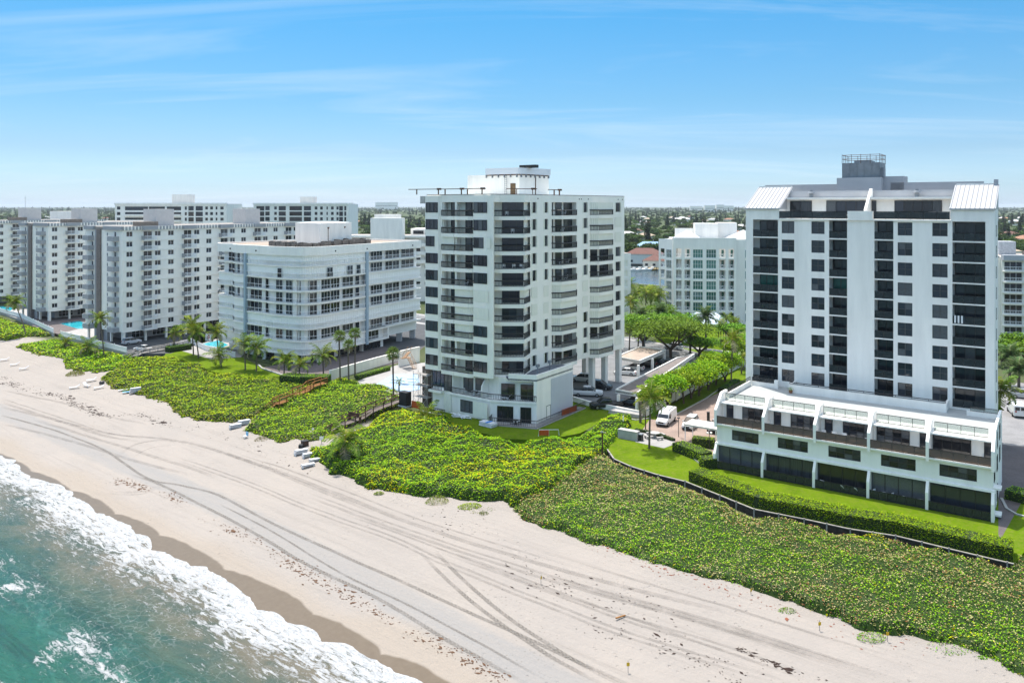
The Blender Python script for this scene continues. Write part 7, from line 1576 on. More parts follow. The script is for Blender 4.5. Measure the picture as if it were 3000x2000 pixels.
# ---- around the cream tower: works site
scf = thing("scaffold", "steel scaffold tower with brown debris netting at the cream tower's left corner", "scaffold", (*FA.w(-2.3, -0.9), 0), AF)
sm_ = MB(); LV = (0.1, 2.0, 4.0, 5.9)
for a in (0, 1.6, 3.2):
    for b_ in (0, 1.3): sm_.tube([(a, b_, 0), (a, b_, 6.4)], 0.045, 5)
for z in LV[1:]:
    for b_ in (0, 1.3): sm_.bar((0, b_, z), (3.2, b_, z), 0.05)
    for a in (0, 1.6, 3.2): sm_.bar((a, 0, z), (a, 1.3, z), 0.05)
for i in range(3):
    for a in (0, 1.6): sm_.bar((a, 0, LV[i]), (a+1.6, 0, LV[i+1]), 0.04); sm_.bar((a+1.6, 0, LV[i]), (a, 0, LV[i+1]), 0.04)
obj("tubes", sm_.mesh("tubes", mat("galvanised", (0.50, 0.47, 0.45), 0.45)), scf)
for z in LV[1:]: obj("platform", MB().box(0.05, 0.05, z+0.04, 3.15, 1.25, z+0.09).mesh("platform", WOODG), scf)
obj("netting", MB().box(1.7, 1.36, 0, 3.4, 1.42, 4.3).mesh("netting", mat("brown_netting", (0.13, 0.085, 0.06), 0.95, 0.5, 2)), scf); obj("orange_mesh", MB().box(-0.3, -0.12, 0, 1.7, -0.08, 1.2).mesh("orange_mesh", mat("orange_plastic_mesh", (0.55, 0.10, 0.02), 0.8, 0.3, 4)), scf)
tb = thing("tarpaulin_crate", "tall crate under a black tarpaulin next to the scaffold", "crate", (*FA.w(-4.0, -1.2), 0), AF); obj("tarpaulin", MB().prism([(-0.9, -0.6), (0.85, -0.7), (0.95, 0.6), (-0.8, 0.7)], 0.25, 2.6).mesh("tarpaulin", BLKP), tb); obj("base", MB().box(-1.0, -0.8, 0, 1.0, 0.8, 0.25).mesh("base", GREYW), tb)
st_ = thing("timber_stairs", "raw timber construction stairs zigzagging up the white wall", "stairs", (*gp(1215, 1082), 0), math.atan2(0.8, -0.6)); RAWT = mat("raw_timber", (0.42, 0.26, 0.15), 0.8, 0.2, 2)
for k in range(9): obj("tread", cached("trd", lambda: MB().box(0, -0.5, 0, 0.32, 0.5, 0.06).mesh("tread", RAWT)), st_, (0.28*k, 0, 0.22*k+0.2)); 
for k in range(9): obj("tread", _C["trd"], st_, (2.5-0.28*k, 1.15, 2.2+0.2*k))
obj("landing", MB().box(2.4, -0.5, 2.1, 3.4, 1.7, 2.18).mesh("landing", RAWT), st_)
hr = MB()
for b_ in (-0.5, 0.5): hr.bar((0, b_, 1.1), (2.5, b_, 3.1), 0.07); [hr.bar((0.6*k, b_, 0.2+0.48*k), (0.6*k, b_, 1.1+0.48*k), 0.06) for k in range(5)]
for b_ in (0.65, 1.65): hr.bar((2.5, b_, 3.1), (0, b_, 5.1), 0.07); [hr.bar((2.5-0.6*k, b_, 2.2+0.48*k), (2.5-0.6*k, b_, 3.1+0.48*k), 0.06) for k in range(5)]
obj("handrail", hr.mesh("handrail", RAWT), st_)
pv = [gp(*p) for p in ((1060,1122),(1150,1075),(1235,1070),(1238,1150),(1200,1168),(1130,1160))]
slab("pool_deck", None, 0.06, -1.5, PAV, [gp(*p) for p in ((1035,1122),(1100,1095),(1160,1070),(1250,1062),(1262,1175),(1200,1185),(1130,1168))])
plc = thing("pool_cover", "pale blue sheeting stretched over the pool left of the cream tower", "pool cover", (*gp(1180, 1125), 0.07))
pcp = [gp(*p) for p in ((1100,1128),(1150,1098),(1225,1096),(1232,1142),(1180,1150))]; cx_, cy_ = gp(1180, 1125)
obj("sheet", MB().prism([(x-cx_, y-cy_) for x, y in pcp], 0, 0.06).mesh("sheet", mat("pale_blue_sheet", (0.42, 0.56, 0.72), 0.5, 0.35, 0.5, 0.4, stretch=(0.4, 2.5, 1), col2=(0.26, 0.38, 0.52))), plc)
for i in range(9): 
    a = (random.uniform(-2.5, 2.5), random.uniform(-4, 4)); obj("fold", cached("fold", lambda: MB().tube([(-1.2, 0, 0.08), (0, 0.1, 0.1), (1.2, -0.05, 0.08)], 0.06, 5).mesh("fold", mat("dark_fold", (0.16, 0.22, 0.30), 0.6))), plc, (*a, 0), -0.2)
dp = thing("debris_pile", "heap of bent white metal scrap on the shaded lawn", "debris", (*gp(1352, 1225), 0.02), AF)
for i in range(16): obj("scrap_bar", MB().tube([(random.uniform(-2, 2), random.uniform(-0.6, 0.6), random.uniform(0.05, 0.5)), (random.uniform(-2, 2), random.uniform(-0.6, 0.6), random.uniform(0.1, 0.8)), (random.uniform(-2, 2), random.uniform(-0.6, 0.6), random.uniform(0.05, 0.4))], 0.05, 5).mesh("scrap_bar", WHFR), dp)
ps = thing("panel_stack", "stack of white insulation boards with a blue stripe on the lawn", "boards", (*gp(1430, 1248), 0.02), AF-0.1)
for i in range(5): obj("board", cached("brd", lambda: MB().box(-1.35, -0.7, 0, 1.35, 0.7, 0.12).mesh("board", SLING)), ps, (random.uniform(-0.1, 0.1), random.uniform(-0.08, 0.08), 0.05+0.13*i))
obj("stripe", MB().box(-0.1, -0.72, 0.71, 0.45, 0.72, 0.73).mesh("stripe", mat("blue_print", (0.05, 0.22, 0.6), 0.6)), ps)
bar_ = thing("barrier", "orange mesh barrier on a tipped white frame beside the patio fence", "barrier", (*gp(1608, 1278), 0.02), AS-0.9); obj("frame", MB().tube([(-1.6, 0, 0), (-1.5, 0, 1.0), (1.5, 0.5, 0.9), (1.6, 0.5, 0)], 0.05, 5).tube([(0, 0.2, 0), (0, 0.2, 0.95)], 0.05, 5).mesh("frame", WHFR), bar_); obj("mesh_panel", MB().box(-1.5, 0.0, 0.15, 0.0, 0.06, 0.95).mesh("mesh_panel", MATS["orange_plastic_mesh"]), bar_)
of = thing("barrier", "length of orange mesh fence at the far end of the patio", "barrier", (*gp(1668, 1212), 0.02), AS); obj("mesh_panel", MB().box(-2.2, 0, 0.1, 2.2, 0.06, 1.1).mesh("mesh_panel", MATS["orange_plastic_mesh"]), of)
for a in (-2.2, 0, 2.2): obj("stake", cached("ofs", lambda: MB().box(-0.04, -0.05, 0, 0.04, -0.01, 1.2).mesh("stake", WOODG)), of, (a, 0, 0))
pl2 = thing("pallet_stack", "low pale stack of boards between the low wall and hedge", "boards", (*gp(1835, 1215), 0.02), AR); 
for i in range(4): obj("board", cached("brd2", lambda: MB().box(-3.0, -0.9, 0, 3.0, 0.9, 0.13).mesh("board", mat("pale_board", (0.40, 0.38, 0.36), 0.9, 0.15, 1))), pl2, (0.05*i, 0.04*i, 0.14*i))
# suspended stage beams on the roof of the cream tower
for i, (x, y, a, L_) in enumerate(((-17.2, 139.6, AF+0.1, 6.0), (-12.0, 137.2, AF, 5.0), (-8.0, 134.5, AF, 4.5), (0.2, 134.0, 0.25, 4.2), (7.2, 142.5, AS, 3.0))):
    r = thing("roof_davit", ["long davit beam overhanging the left roof corner of the cream tower", "davit beam on the cream tower roof, second from the left corner", "davit beam on the cream tower roof, before the lift house", "davit beam on the cream tower roof, in front of the brown door", "short davit at the right side of the cream tower's lift house"][i], "davit", (x, y, 37.46), a, "davit beams on the roof edge")
    obj("beam", MB().box(-1.2, -0.05, 0.85, L_, 0.05, 0.97).mesh("beam", RUST), r); obj("counterweight", MB().box(L_-1.0, -0.22, 0.76, L_-0.35, 0.22, 1.08).mesh("counterweight", RUST), r)
    for q in (0.6, L_-0.8): obj("leg", cached("dvl", lambda: MB().box(-0.04, -0.12, 0, 0.04, 0.12, 0.85).mesh("leg", RUST)), r, (q, 0, 0))
for i, (s_, w_) in enumerate(((2.5, 0.8), (6.5, 0.9))):
    p = FE.w(s_, w_+0.6); r = thing("hoist", ["grey hoist machine on the annex roof, the nearer one", "grey hoist machine on the annex roof, the farther one"][i], "hoist", (*p, 7.25), AS); obj("base", MB().box(-0.4, -0.3, 0, 0.4, 0.3, 0.3).mesh("base", GREYM), r); obj("mast", MB().box(-0.08, -0.08, 0.3, 0.08, 0.08, 1.7).mesh("mast", GREYM), r); obj("head", MB().box(-0.3, -0.2, 1.5, 0.35, 0.2, 1.95).mesh("head", GREYM), r)
# ---- furniture on terraces and balconies
WPL = mat("white_plastic", (0.75, 0.75, 0.75), 0.5); DRK = mat("dark_wicker", (0.05, 0.045, 0.04), 0.8)
def chair(at, z, rz, label, m_=None, group=None):
    r = thing("patio_chair", label, "chair", (*at, z), rz, group); m_ = m_ or WPL
    obj("seat", cached(("pcs", m_.name), lambda: MB().box(-0.27, -0.27, 0.38, 0.27, 0.27, 0.46).mesh("seat", m_)), r); obj("backrest", cached(("pcb", m_.name), lambda: MB().tube([(-0.28, -0.26, 0.46), (-0.36, -0.25, 0.95), (-0.36, 0.25, 0.95), (-0.28, 0.26, 0.46)], 0.045, 5).box(-0.36, -0.2, 0.5, -0.31, 0.2, 0.92).mesh("backrest", m_)), r)
    for a in (-0.22, 0.22):
        for b_ in (-0.22, 0.22): obj("leg", cached(("pcl", m_.name), lambda: MB().box(-0.025, -0.025, 0, 0.025, 0.025, 0.38).mesh("leg", m_)), r, (a, b_, 0))
    return r
def ptable(at, z, label, m_=None, rr_=0.45, group=None):
    r = thing("patio_table", label, "table", (*at, z), 0, group); m_ = m_ or WPL; obj("table_top", cached(("ptt", m_.name, rr_), lambda: MB().tube([(0, 0, 0.68), (0, 0, 0.73)], rr_, 12).mesh("table_top", m_)), r); obj("pedestal", cached(("ptp", m_.name), lambda: MB().tube([(0, 0, 0), (0, 0, 0.68)], [0.25, 0.06], 8).mesh("pedestal", m_)), r)
TF = Fr(th_, OX, OY, AR)
lounger(0, 0, AR-2.2, "white patio lounger in the middle terraced house, left one", 0.9, None, 0.03, TF.w(16.6, 0.75), "patio loungers"); lounger(0, 0, AR-2.2, "white patio lounger in the middle terraced house, right one", 0.9, None, 0.03, TF.w(18.2, 0.75), "patio loungers")
for x, y, a, lb_ in ((14.0, 0.8, 1.2, "white patio chair in the middle terraced house behind the glass"), (20.2, 0.75, -0.3, "round-backed white chair in the fourth terraced house, first from left"), (21.6, 0.75, 2.8, "round-backed white chair in the fourth terraced house, second from left"), (23.4, 0.7, 1.4, "white armchair in the fourth terraced house, third from left"), (24.9, 0.7, 1.6, "white armchair in the fourth terraced house beside the fin wall")): chair(TF.w(x, y), 0.03, AR+a, lb_)
ptable(TF.w(20.9, 0.75), 0.03, "small white table between round-backed chairs in the fourth terraced house")
for x, lb_ in ((13.7, "tall white chair on the middle upper balcony, beside the door"), (15.0, "tall white chair on the middle upper balcony, between door and window"), (16.2, "tall white chair on the middle upper balcony, before the window")): chair(TF.w(x, 2.2), Z3+0.17, AR+1.6, lb_)
lounger(0, 0, AR+0.4, "white lounger at the right end of the middle upper balcony", 0.5, None, Z3+0.17, TF.w(17.9, 1.6), "balcony loungers"); lounger(0, 0, AR+0.2, "white lounger on the fourth upper balcony near the fin", 0.2, None, Z3+0.17, TF.w(24.3, 1.6), "balcony loungers")
TT = Fr(tw, OX+0.571*16.3, OY+0.821*16.3, AR); TT = Fr(tw, OX, OY, AR)
for x, lb_ in ((21.3, "tan wicker chair on the right penthouse terrace, left one"), (22.5, "tan wicker chair on the right penthouse terrace, right one")): chair(TT.w(x, Y0+1.2), 33.63, AR+1.6, lb_, mat("tan_wicker", (0.45, 0.33, 0.2), 0.8))
for x, lb_ in ((8.0, "white chair on the left penthouse terrace, left of two"), (9.2, "white chair on the left penthouse terrace, right of two")): chair(TT.w(x, Y0+1.2), 33.63, AR+1.6, lb_)
lounger(0, 0, AR, "white lounger on the left penthouse terrace", 0.6, None, 33.63, TT.w(11.0, Y0+1.2), "terrace loungers"); lounger(0, 0, AR, "second white lounger on the left penthouse terrace, near the pier", 0.6, None, 33.63, TT.w(12.6, Y0+1.2), "terrace loungers"); ptable(TT.w(5.5, Y0+1.4), 33.63, "white round table on the left penthouse terrace", None, 0.6)
for i in range(2): r = thing("grill", ["black barbecue grill on the right penthouse terrace, left one", "black barbecue grill on the right penthouse terrace, right one"][i], "grill", (*TT.w(24.2+i*1.2, Y0+1.0), 33.63), AR); obj("cabinet", MB().box(-0.45, -0.3, 0.1, 0.45, 0.3, 0.75).mesh("cabinet", DKFR), r); obj("hood", MB().tube([(-0.45, 0, 0.8), (0.45, 0, 0.8)], 0.28, 8).mesh("hood", GREYM), r)
for k, x, lb_ in ((5, 27.6, "white lounger-like chair behind glass on the right balcony stack, sixth floor"), (5, 29.7, "white chair by the wall on the right balcony stack, sixth floor"), (8, 29.0, "white chair on the top right balcony"), (3, 1.0, "pale chair on the left balcony stack, fourth floor, left"), (3, 2.4, "pale chair on the left balcony stack, fourth floor, right"), (8, 0.9, "pale chair on the top left balcony"), (1, 2.6, "white chair on the second left balcony"), (1, 1.2, "white chair low on the left stack, second floor")): chair(TT.w(x, Y0+0.9), ZD+FL*k+0.18, AR+1.5, lb_)
ptable(TT.w(28.6, Y0+0.8), ZD+FL*5+0.18, "white hourglass table on the right balcony stack", None, 0.3)
tw_ = thing("striped_towel", "blue and white striped towel hung on the right balcony rail", "towel", (*TT.w(26.9, Y0-0.02), ZD+FL*4+0.3), AR)
for i in range(6): obj("stripe", cached(("tws", i % 2), lambda: MB().box(0, -0.02, 0, 0.2, 0.02, 1.0).mesh("stripe", (WPL, PAINT["navy"])[i % 2])), tw_, (0.2*i, 0, 0))
for (fr, x, y, k, lb_, m_) in ((FA, 8.6, 0.4, 4, "white patio table and umbrella base on a middle front balcony", WPL), (FB, 9.0, 0.0, 3, "pale chair on the right-hand balcony stack, fourth from top", WPL), (FB, 11.0, 0.0, 3, "white chair on the right-hand balcony stack, fourth from top", WPL), (FB, 9.5, 0.0, 1, "pale chair on the right-hand balcony stack, second from top", WPL), (FB, 10.6, 0.0, 4, "pale chair on the right-hand balcony stack, fifth from top", WPL), (FB, 23.0, 0.0, 3, "dark chair on the far right balcony stack, fourth from top", DRK), (FB, 10.0, 0.0, 0, "white chair on the top right-hand balcony of the cream tower", WPL)): chair(fr.w(x, y), zf(k)+0.02, AS+2.4, lb_, m_)
for i, (x, k, lb_) in enumerate(((0.8, 0, "white chair on the top corner balcony of the cream tower"), (1.8, 1, "white table-side chair on the second corner balcony"), (0.3, 3, "white chair on the fourth corner balcony, left"), (2.0, 3, "white chair on the fourth corner balcony, middle"), (3.2, 3, "white chair on the fourth corner balcony, right"))): chair(FW.w(x, -1.3), zf(k)+0.02, 1.6, lb_)
chair(FA.w(8.3, 0.5), 3.63, AF+1.5, "white adirondack chair on the lower terrace of the cream tower"); ptable(FA.w(10.3, 0.4), 3.63, "white table on the lower terrace of the cream tower", None, 0.55); chair(FA.w(11.3, 0.5), 3.63, AF+2.4, "white chair beside the table on the lower terrace")
lounger(0, 0, AF+0.3, "white lounger chair on the annex terrace before the window", 0.9, None, 3.6, FK.w(2.6, 0.6), "terrace loungers")
for i, (x, y) in enumerate(((3.9, -1.1), (5.2, -1.2))): chair(FK.w(x, y), 0.15, i*3.0, ["dark chair at the left of the patio table below the annex", "dark chair at the right of the patio table below the annex"][i], DRK)
ptable(FK.w(4.55, -1.15), 0.15, "dark round patio table below the annex", DRK, 0.5)
fp = thing("flower_pot", "small potted plant on the roof deck by the planter wall", "plant pot", (*TF.w(6.6, Y0-3.5), Z4+0.14)); obj("pot", MB().tube([(0, 0, 0), (0, 0, 0.4)], [0.2, 0.3], 9).mesh("pot", mat("terracotta", (0.3, 0.13, 0.07), 0.8)), fp); V_, F_, C_ = leaves(rng.normal(size=(60, 3))*0.16+np.array([0, 0, 0.6]), 0.16, pal(60, [G1, G3], [1, 1])); obj("leaves", np_mesh("leaves", V_, F_, [LEAF], col=C_), fp)
# ---- tracks and seaweed on the sand
def ribbon(name, path, wd, m_, rise=0.012, n_sub=1.0):
    P = resample(path, n_sub); V, F_ = [], []; U = 0; uv = []
    for i, (v, w) in enumerate(P):
        a, b_ = P[max(0, i-1)], P[min(len(P)-1, i+1)]; dx, dy = b_[0]-a[0], b_[1]-a[1]; q = math.hypot(dx, dy); nx, ny = -dy/q, dx/q
        if i: U += math.hypot(v-P[i-1][0], w-P[i-1][1])
        for s in (-0.5, -0.17, 0.17, 0.5):
            vv, ww = v+nx*s*wd, w+ny*s*wd; V.append((vv, ww, 0)); uv.append((U, s))
    V = np.array(V); V[:, 2] = sandz(V[:, 0], V[:, 1])+rise+0.012
    for i in range(len(P)-1):
        for j in range(3): F_.append((4*i+j, 4*i+4+j, 4*i+5+j, 4*i+1+j))
    return struct(name, np_mesh(name, V, np.array(F_), [m_], col=np.repeat(np.clip(np.minimum(np.arange(len(P)), len(P)-1-np.arange(len(P)))/7.0, 0, 1), 4)[:, None]*np.ones(3), uv=np.array(uv), smooth=True), rz=CANG)
def trackmat(name, c1, c2, sc_, alpha):
    m = bpy.data.materials.new(name); m.use_nodes = True; nn = m.node_tree.nodes; ll = m.node_tree.links; bb = nn["Principled BSDF"]; bb.inputs["Roughness"].default_value = 0.95
    u = nn.new("ShaderNodeUVMap"); u.uv_map = "uv"; sp = nn.new("ShaderNodeSeparateXYZ"); ll.new(u.outputs[0], sp.inputs[0])
    ab = nn.new("ShaderNodeMath"); ab.operation = 'ABSOLUTE'; ll.new(sp.outputs[1], ab.inputs[0])
    w1 = nn.new("ShaderNodeMath"); w1.operation = 'MULTIPLY_ADD'; ll.new(ab.outputs[0], w1.inputs[0]); w1.inputs[1].default_value = 0.9; ll.new(sp.outputs[0], w1.inputs[2])
    w2 = nn.new("ShaderNodeMath"); w2.operation = 'MULTIPLY'; ll.new(w1.outputs[0], w2.inputs[0]); w2.inputs[1].default_value = sc_
    w3 = nn.new("ShaderNodeMath"); w3.operation = 'SINE'; ll.new(w2.outputs[0], w3.inputs[0])
    mr = nn.new("ShaderNodeMapRange"); ll.new(w3.outputs[0], mr.inputs[0]); mr.inputs[1].default_value = -0.4; mr.inputs[2].default_value = 0.6
    mx = nn.new("ShaderNodeMix"); mx.data_type = 'RGBA'; ll.new(mr.outputs[0], mx.inputs[0]); mx.inputs[6].default_value = (*c1, 1); mx.inputs[7].default_value = (*c2, 1); ll.new(mx.outputs[2], bb.inputs["Base Color"])
    bp = nn.new("ShaderNodeBump"); bp.inputs["Distance"].default_value = 0.06; bp.inputs["Strength"].default_value = 0.8; ll.new(mr.outputs[0], bp.inputs["Height"]); ll.new(bp.outputs[0], bb.inputs["Normal"])
    # worn away in places and soft at the edges
    tcn = nn.new("ShaderNodeTexCoord"); no = nn.new("ShaderNodeTexNoise"); no.inputs["Scale"].default_value = 0.6; no.inputs["Detail"].default_value = 5; ll.new(tcn.outputs["Object"], no.inputs["Vector"])
    f1 = nn.new("ShaderNodeMapRange"); ll.new(no.outputs[0], f1.inputs[0]); f1.inputs[1].default_value = 0.32; f1.inputs[2].default_value = 0.6; f1.inputs[3].default_value = alpha*0.35; f1.inputs[4].default_value = alpha
    f2 = nn.new("ShaderNodeMapRange"); ll.new(ab.outputs[0], f2.inputs[0]); f2.inputs[1].default_value = 0.34; f2.inputs[2].default_value = 0.5; f2.inputs[3].default_value = 1; f2.inputs[4].default_value = 0
    mu = nn.new("ShaderNodeMath"); mu.operation = 'MULTIPLY'; ll.new(f1.outputs[0], mu.inputs[0]); ll.new(f2.outputs[0], mu.inputs[1]); fa = nn.new('ShaderNodeAttribute'); fa.attribute_name = 'col'; m2 = nn.new('ShaderNodeMath'); m2.operation = 'MULTIPLY'; ll.new(mu.outputs[0], m2.inputs[0]); ll.new(fa.outputs['Fac'], m2.inputs[1]); ll.new(m2.outputs[0], bb.inputs["Alpha"]); return m
TM1 = trackmat("tyre_tread_sand", (0.155, 0.135, 0.115), (0.28, 0.25, 0.215), 12.0, 0.62); TM2 = trackmat("faint_tyre_sand", (0.20, 0.176, 0.153), (0.275, 0.243, 0.21), 11.0, 0.28); TM3 = trackmat("wide_raked_sand", (0.235, 0.22, 0.20), (0.29, 0.275, 0.255), 4.0, 0.8)
def vpx(*pts): return [vw(*gt(*p)) for p in pts]
def smooth(P, k=5): return catmull(P, k)
for pts in (((0,1215),(150,1258),(300,1315),(430,1400),(520,1420),(640,1450),(800,1535),(1000,1625),(1300,1760),(1600,1893),(1900,2030)), ((380,1388),(470,1420),(620,1495),(760,1572),(900,1655),(1100,1750),(1300,1868),(1560,2010)), ((1232,1617),(1282,1672),(1339,1724),(1400,1775),(1469,1827),(1550,1880),(1640,1935),(1780,2010)), ((1275,1612),(1330,1672),(1400,1735),(1480,1800),(1570,1862),(1700,1940),(1850,2020))): ribbon("tyre_track", smooth(vpx(*pts)), 0.5, TM1)
ribbon("tyre_track", smooth(vpx((640,1475),(800,1560),(1000,1680),(1200,1775),(1400,1880),(1600,1990))), 0.3, TM1)
for pts in (((0,1165),(150,1215),(300,1262),(430,1285)), ((0,1190),(200,1240),(330,1270),(520,1290),(700,1340),(900,1420),(1100,1500)), ((0,1142),(180,1180),(300,1215),(430,1240)), ((520,1340),(700,1400),(900,1480),(1150,1570),(1300,1640),(1550,1740),(1800,1835),(2100,1930),(2300,1990)), ((1280,1600),(1500,1680),(1800,1790),(2100,1880),(2400,1985)), ((900,1440),(1100,1515),(1300,1585),(1600,1680),(1900,1765),(2200,1850),(2600,1975)), ((1500,1650),(1800,1745),(2100,1830),(2400,1920),(2650,2000)), ((350,1330),(400,1300),(470,1288),(520,1295)), ((380,1345),(440,1312),(520,1302)), ((700,1330),(900,1395),(1200,1510),(1450,1590),(1700,1665)), ((480,1415),(420,1440),(330,1440)), ((480,1425),(410,1448),(310,1446)), ((0,1176),(150,1226),(300,1273),(430,1296)), ((520,1350),(700,1411),(900,1492),(1150,1583),(1300,1654),(1550,1754),(1800,1850),(2100,1946),(2300,2006)), ((1280,1612),(1500,1693),(1800,1804),(2100,1895),(2380,1995)), ((900,1452),(1100,1528),(1300,1598),(1600,1694),(1900,1780),(2200,1866),(2560,1985)), ((600,1310),(800,1375),(1000,1450),(1200,1530),(1500,1625),(1800,1710),(2150,1800)), ((1000,1500),(1300,1610),(1600,1725),(1900,1825),(2250,1950)), ((1700,1650),(2000,1740),(2300,1830),(2650,1930)), ((0,1240),(200,1290),(400,1350),(560,1392)), ((100,1230),(300,1290),(500,1352),(640,1400))): ribbon("faint_track", smooth(vpx(*pts)), random.choice((0.4, 0.55, 0.8)), TM2, 0.008)
WEED = mat("seaweed_brown", (0.035, 0.018, 0.012), 0.9, 0.5, 3); WEED2 = mat("seaweed_russet", (0.12, 0.06, 0.03), 0.9, 0.5, 3)
def weeds(name, label, path, n_, spread, sz, m_, seed):
    P = np.array(resample(smooth(vpx(*path)), 0.4)); i = rng.integers(0, len(P), n_); c = P[i]; dn = np.clip(fbm(c[:, 0]*0.25, c[:, 1]*0+seed, seed, 3)*2-0.55, 0, 1); k = rng.random(n_) < dn; c = c[k]
    c = c+np.stack([rng.normal(size=len(c))*0.35, rng.normal(size=len(c))*spread], -1); V, F_ = [], []
    for (v, w) in c:
        z = float(sandz(np.array(v), np.array(w)))+0.02; a = random.gauss(0.1, 0.5); l_ = sz*0.62*random.lognormvariate(0, 0.6); h = random.uniform(0.02, 0.07); k = len(V); q = random.uniform(0.25, 0.6)*l_*0.45; ca, sa = math.cos(a), math.sin(a)
        V += [(v-ca*l_/2, w-sa*l_/2, z), (v+sa*q, w-ca*q, z), (v+ca*l_/2, w+sa*l_/2, z), (v-sa*q, w+ca*q, z), (v+random.uniform(-.05, .05), w, z+h)]; F_ += [(k, k+1, k+4), (k+1, k+2, k+4), (k+2, k+3, k+4), (k+3, k, k+4)]
    return tag(obj(name, np_mesh(name, np.array(V), np.array(F_), [m_]), None, (0, 0, 0), CANG), label, "seaweed", None, "stuff")
weeds("seaweed", "dark line of dried seaweed on the upper sand at the left", ((0,1095),(60,1140),(150,1155),(230,1190),(300,1215),(400,1215),(470,1235),(520,1255)), 900, 0.5, 0.42, WEED, 3)
weeds("seaweed", "second dark wrack line just below the first at the left", ((0,1128),(20,1122),(120,1150),(200,1170),(280,1205),(310,1220)), 420, 0.7, 0.5, WEED, 5)
weeds("seaweed", "brown scraps of seaweed beside the raked vehicle strip", ((290,1385),(330,1400),(420,1430),(520,1460),(560,1505),(640,1540),(760,1590),(900,1680),(1040,1755),(1200,1850),(1330,1910),(1480,1990)), 1500, 0.5, 0.34, WEED2, 9)
weeds("seaweed", "thin dark seaweed line across the sand at lower right", ((2170,1895),(2240,1930),(2330,1965),(2420,1995)), 420, 0.22, 0.4, WEED, 15)
weeds("seaweed", "scattered dark specks of seaweed over the middle sand", ((1180,1490),(1320,1520),(1420,1610),(1560,1690),(1700,1730),(1830,1760),(2000,1830)), 300, 1.6, 0.28, WEED, 21)
weeds("seaweed", "scattered dark specks of seaweed below the beach loungers", ((540,1250),(700,1290),(860,1370),(960,1390)), 160, 1.0, 0.35, WEED, 27); weeds("seaweed", "dark specks of seaweed near the lower right corner", ((1700,1830),(1900,1870),(2050,1930),(2200,1990)), 200, 1.0, 0.3, WEED, 33)
weeds("fallen_leaf_litter", "rusty fallen leaves on the sand under the dry scrub edge", ((1700,1590),(1900,1655),(2200,1760),(2500,1860),(2750,1895)), 260, 0.7, 0.28, mat("rust_leaf", (0.22, 0.07, 0.035), 0.8), 41)
# ---- suburb: houses, boats, docks
RC = dict(tan=(0.40, 0.31, 0.22), red=(0.165, 0.08, 0.062), orange=(0.34, 0.175, 0.11), grey=(0.40, 0.40, 0.41), white=(0.60, 0.58, 0.55), blue=(0.30, 0.45, 0.62))
def house(x, y, rz, w, d, h, rh, rc, label, group):
    c = thing("house", label, "house", (x, y, 0), rz, group)
    obj("wall", cached(("hw", w, d, h), lambda: MB().box(-w/2, -d/2, 0, w/2, d/2, h).mesh("wall", CREAM)), c); e = 0.6; q = min(w, d)/2
    obj("roof", cached(("hr", w, d, h, rh, rc), lambda: MB().add([(-w/2-e,-d/2-e,h),(w/2+e,-d/2-e,h),(w/2+e,d/2+e,h),(-w/2-e,d/2+e,h),(-w/2+q,0,h+rh),(w/2-q,0,h+rh)], [(0,1,5,4),(1,2,5),(2,3,4,5),(3,0,4),(0,3,2,1)]).mesh("roof", mat(rc+"_tiles", RC[rc], 0.85, 0.2, 0.8))), c)
    for i in range(3): obj("window", cached("hwin", lambda: MB().box(-0.8, -0.06, 1.0, 0.8, 0.03, 2.4).mesh("window", GL[0])), c, (-w/3+i*w/3, -d/2, 0))
    return c
def cpt(px, d_): return ((px-1500)/FPX*d_, d_)
house(*cpt(1888, 492), -0.25, 22, 12, 6.0, 3.5, "red", "large two storey waterfront house with a brown-red hip roof", "waterfront houses"); house(*cpt(1920, 462), -0.3, 13, 12, 4.0, 3.6, "red", "lower wing of the waterfront house nearest the dock", "waterfront houses"); house(*cpt(1905, 545), -0.2, 24, 14, 6.5, 4.5, "blue", "house with a pale blue metal roof behind the waterfront house", "waterfront houses")
hn_ = 0; tries = 0
while hn_ < 64 and tries < 4000:
    tries += 1; a_, b_ = random.choice([(1830, 2190), (1830, 2190), (1830, 2190), (1035, 1250), (688, 748), (0, 335), (2915, 3010)]); d_ = 520+1700*random.random()**1.3; x, y = cpt(random.uniform(a_, b_), d_); w_ = vw(x, y)[1]
    if w_ < CAN1+22 or any((x-u)**2+(y-t_)**2 < 100 for u, t_ in placed): continue
    placed.append((x, y)); hn_ += 1; rc = random.choice(("tan", "tan", "white", "white", "grey", "orange", "red")); house(x, y, random.uniform(0, 3.1), random.choice((18, 24)), 13, random.choice((4.0, 6.2)), 3.2, rc, "%s roofed house among the suburb trees" % {"tan": "tan", "white": "white", "grey": "grey", "orange": "orange", "red": "red"}[rc], "%s roofed suburb houses" % rc)
